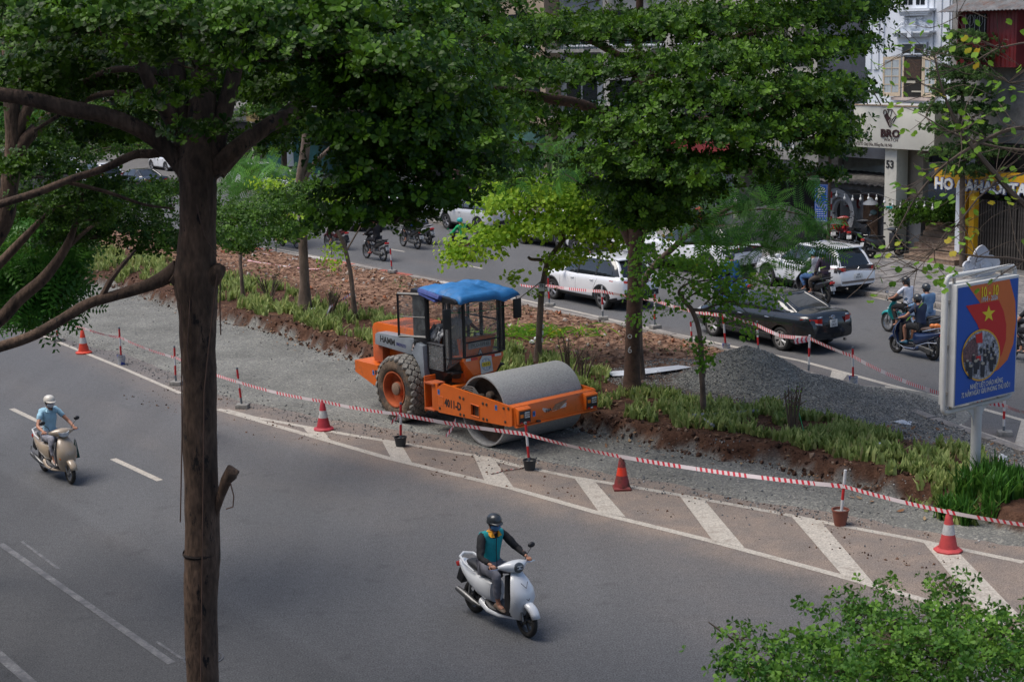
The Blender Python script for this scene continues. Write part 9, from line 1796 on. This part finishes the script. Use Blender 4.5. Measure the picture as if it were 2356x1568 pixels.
tree('hedge', 'leafy shrubs with tiny leaves over the planter beside the marble steps', 'hedge', [[(tuple(f2(plq(2200, 560, 44.6)[0], 44.6, .3)), .05), W(2200, 520, 57.2, .04)]], hdg, ROSS, .085, M_twig, L_small, seed=44)
# --- background street trees on the far pavement, up the road
for i, (x, y0_, Y, rx, n, col) in enumerate(((1330, 330, 82, 2.6, 900, 0), (1180, 400, 90, 2.6, 700, 1), (1000, 380, 98, 3.2, 800, 0), (860, 330, 108, 3.4, 800, 1), (740, 250, 118, 3.6, 800, 0), (1480, 350, 74, 2.2, 700, 1), (420, 330, 122, 4, 800, 1), (250, 320, 128, 4, 800, 0), (90, 330, 132, 4, 800, 1), (560, 220, 124, 3.6, 700, 0), (330, 250, 130, 4, 700, 0), (160, 220, 134, 4.4, 800, 1), (1060, 250, 92, 2.8, 700, 0), (660, 300, 96, 2.8, 900, 0), (480, 200, 100, 3.2, 900, 1), (870, 200, 90, 3, 900, 0))):
 b = at(x, 480, Y); b.z = .1; zc = at(x, y0_, Y); L_ = [[(tuple(b), .22), ((b.x, b.y, zc.z*.5), .17), (tuple(zc), .1)]]
 P2 = [((zc.x+random.uniform(-.6, .6)*rx, zc.y+random.uniform(-.5, .5)*rx, zc.z+random.uniform(-.5, .9)*rx*.7), (rx*.55, rx*.55, rx*.25), n//5, 14) for _ in range(6)]
 tree('street_tree', ('dense dark street tree' if col == 0 else 'pale green street tree')+' up the road, %s' % ('behind the %s' % ['layered crown', 'bright leaves', 'white cars', 'riders', 'teal hoarding', 'parked red motorbike', 'dark limbs, nearest', 'dark limbs, middle', 'dark limbs, farthest left', 'big trunk fork', 'left limb, low', 'left limb, high', 'hanging branch', 'teal hoarding top', 'fork, in the middle', 'hanging crown'][i]), 'tree', L_, P2, ROS2 if col == 0 else HEART, .34 if col == 0 else .26, M_bark2, L_small if col == 0 else leafmat('pale_street_leaf', (.05, .11, .025), (.13, .23, .05), .35), 'trees up the far pavement', .5, .03, 60+i)
# --- near branches with sparse heart leaves at the right edge
Yr = 14.5
rl_ = [[W(2480, 560, Yr, .035), W(2356, 470, Yr, .03), W(2290, 400, Yr, .027), W(2210, 300, Yr, .02), W(2170, 210, Yr, .012), W(2150, 130, Yr, .007)],
 [W(2420, 300, Yr, .022), W(2340, 295, Yr, .02), W(2270, 320, Yr, .018), W(2180, 375, Yr, .014), W(2110, 450, Yr, .010), W(2060, 540, Yr, .006), W(2010, 620, Yr, .003)],
 [W(2420, 350, Yr+.3, .02), W(2300, 340, Yr+.3, .014), W(2200, 310, Yr+.3, .010), W(2130, 270, Yr+.3, .006)], [W(2480, 660, Yr, .016), W(2356, 600, Yr, .014), W(2250, 590, Yr, .010), W(2150, 575, Yr, .007), W(2060, 580, Yr, .004)],
 [W(2420, 380, Yr, .012), W(2280, 430, Yr, .009), W(2200, 520, Yr, .006), W(2110, 620, Yr, .004)], [W(2430, 90, Yr, .010), W(2300, 110, Yr, .008), W(2200, 160, Yr, .005), W(2100, 110, Yr, .003)], [W(2430, 160, Yr, .010), W(2320, 190, Yr, .007), W(2240, 100, Yr, .004), W(2200, 40, Yr, .003)]]
rg3 = random.Random(9); tips = []
main = [q for L_ in rl_ for q in L_[1:]]
for i in range(175):
 p = Vector(rg3.choice(main)[0]); a = rg3.uniform(0, 2*PI); l = rg3.uniform(.12, .60); dz = rg3.uniform(-.6, .8); d = Vector((math.cos(a), .5*math.sin(a), dz)).normalized(); m1 = p+d*l*.5+Vector((rg3.uniform(-.05, .05), 0, rg3.uniform(-.05, .05))); e = p+d*l+Vector((0, 0, rg3.uniform(-.08, .08)))
 rl_.append([(tuple(p), .0045), (tuple(m1), .0035), (tuple(e), .0018)]); tips += [(m1, e)]
brt = tree('overhanging_tree', 'near tree with tangled thin branches and sparse yellow green leaves', 'tree', [[(tuple(at(2600, 700, Yr).xy)+(0.0,), .12), W(2600, 700, Yr, .09), W(2480, 560, Yr, .06)]]+rl_, None, None, 0, M_twig, None, seed=50)
lpz = []
for (a, b) in rg3.sample(tips, 92): lpz.append(b);
for x, y in ((2090, 105), (2110, 95), (2065, 245), (2078, 300), (2180, 640), (2165, 630), (2150, 610), (2172, 612), (2200, 622), (2060, 575), (2085, 572), (2020, 580), (2310, 195), (2330, 210), (2290, 190), (2350, 220), (2270, 215), (2230, 290), (2130, 390), (2120, 400), (2195, 85), (2160, 70), (2340, 60), (2090, 260), (2170, 355), (2240, 355), (2165, 660), (2150, 650)): lpz.append(at(x, y, Yr-.1))
pz = np.array([tuple(q-brt.location) for q in lpz]);
scatter('leaves', heart(2, 1.2, 13)[0], heart(2, 1.2, 13)[1], pz, rotmats(len(pz), .7, None), .07, L_heart, brt, np.random.rand(len(pz))**.8)
# --- crown of the small tree under the camera at the lower right
Yb_ = 12.5; bb_ = at(2010, 1700, Yb_); bb_.z = 0
bl_ = [[(tuple(bb_), .09), (tuple(at(2010, 1750, Yb_)), .07), W(2020, 1560, Yb_, .04), W(2060, 1420, Yb_, .015)], [W(2010, 1700, Yb_, .04), W(1850, 1580, Yb_, .025), W(1700, 1480, Yb_, .012), W(1630, 1430, Yb_, .006)], [W(2010, 1700, Yb_, .04), W(2200, 1560, Yb_, .025), W(2330, 1440, Yb_, .012)]]
lp = [pad(2060, 1530, 12.3, .62, .12, 297, 60), pad(2200, 1500, 12.2, .6, .12, 297, 60), pad(2320, 1520, 12.2, .5, .14, 260, 50), pad(1930, 1540, 12.1, .5, .12, 235, 50), pad(1800, 1550, 12.0, .42, .11, 173, 40), pad(1710, 1530, 12, .30, .08, 74, 22), pad(1700, 1465, 12.4, .22, .05, 37, 14), pad(1960, 1430, 12.8, .38, .10, 117, 30), pad(2070, 1420, 12.9, .36, .10, 117, 30), pad(2190, 1410, 13, .42, .12, 136, 34), pad(2030, 1355, 13.2, .16, .10, 27, 10), pad(2180, 1345, 13.2, .22, .12, 37, 14), pad(2320, 1440, 12.8, .3, .1, 80, 24), pad(1890, 1480, 12.4, .3, .09, 74, 20), pad(1780, 1500, 12.2, .26, .08, 55, 18), pad(2130, 1580, 11.9, .9, .16, 310, 60), pad(1940, 1620, 11.8, .8, .14, 248, 50), pad(2080, 1470, 12.2, .5, .10, 148, 36), pad(2250, 1460, 12.4, .4, .10, 124, 30), pad(1860, 1400, 12.8, .12, .06, 12, 6), pad(1960, 1385, 13, .18, .08, 22, 8)]
L_bush = leafmat('bush_leaf', (.03, .10, .014), (.14, .28, .035), .25, .4)
tree('small_tree', 'crown of the small leafy tree rising at the lower right corner', 'tree', bl_, lp, ROS2, .062, M_twig, L_bush, tilt=.5, seed=55, twr=.005)
for o in bpy.data.objects:
 if o.parent and o.name.split('.')[0] in ('bolt', 'tread', 'twigs', 'vent_slot', 'lamp_cell', 'hose', 'leaves', 'petals', 'warning_symbol', 'emblem_line', 'price_table'): o['kind'] = 'stuff'
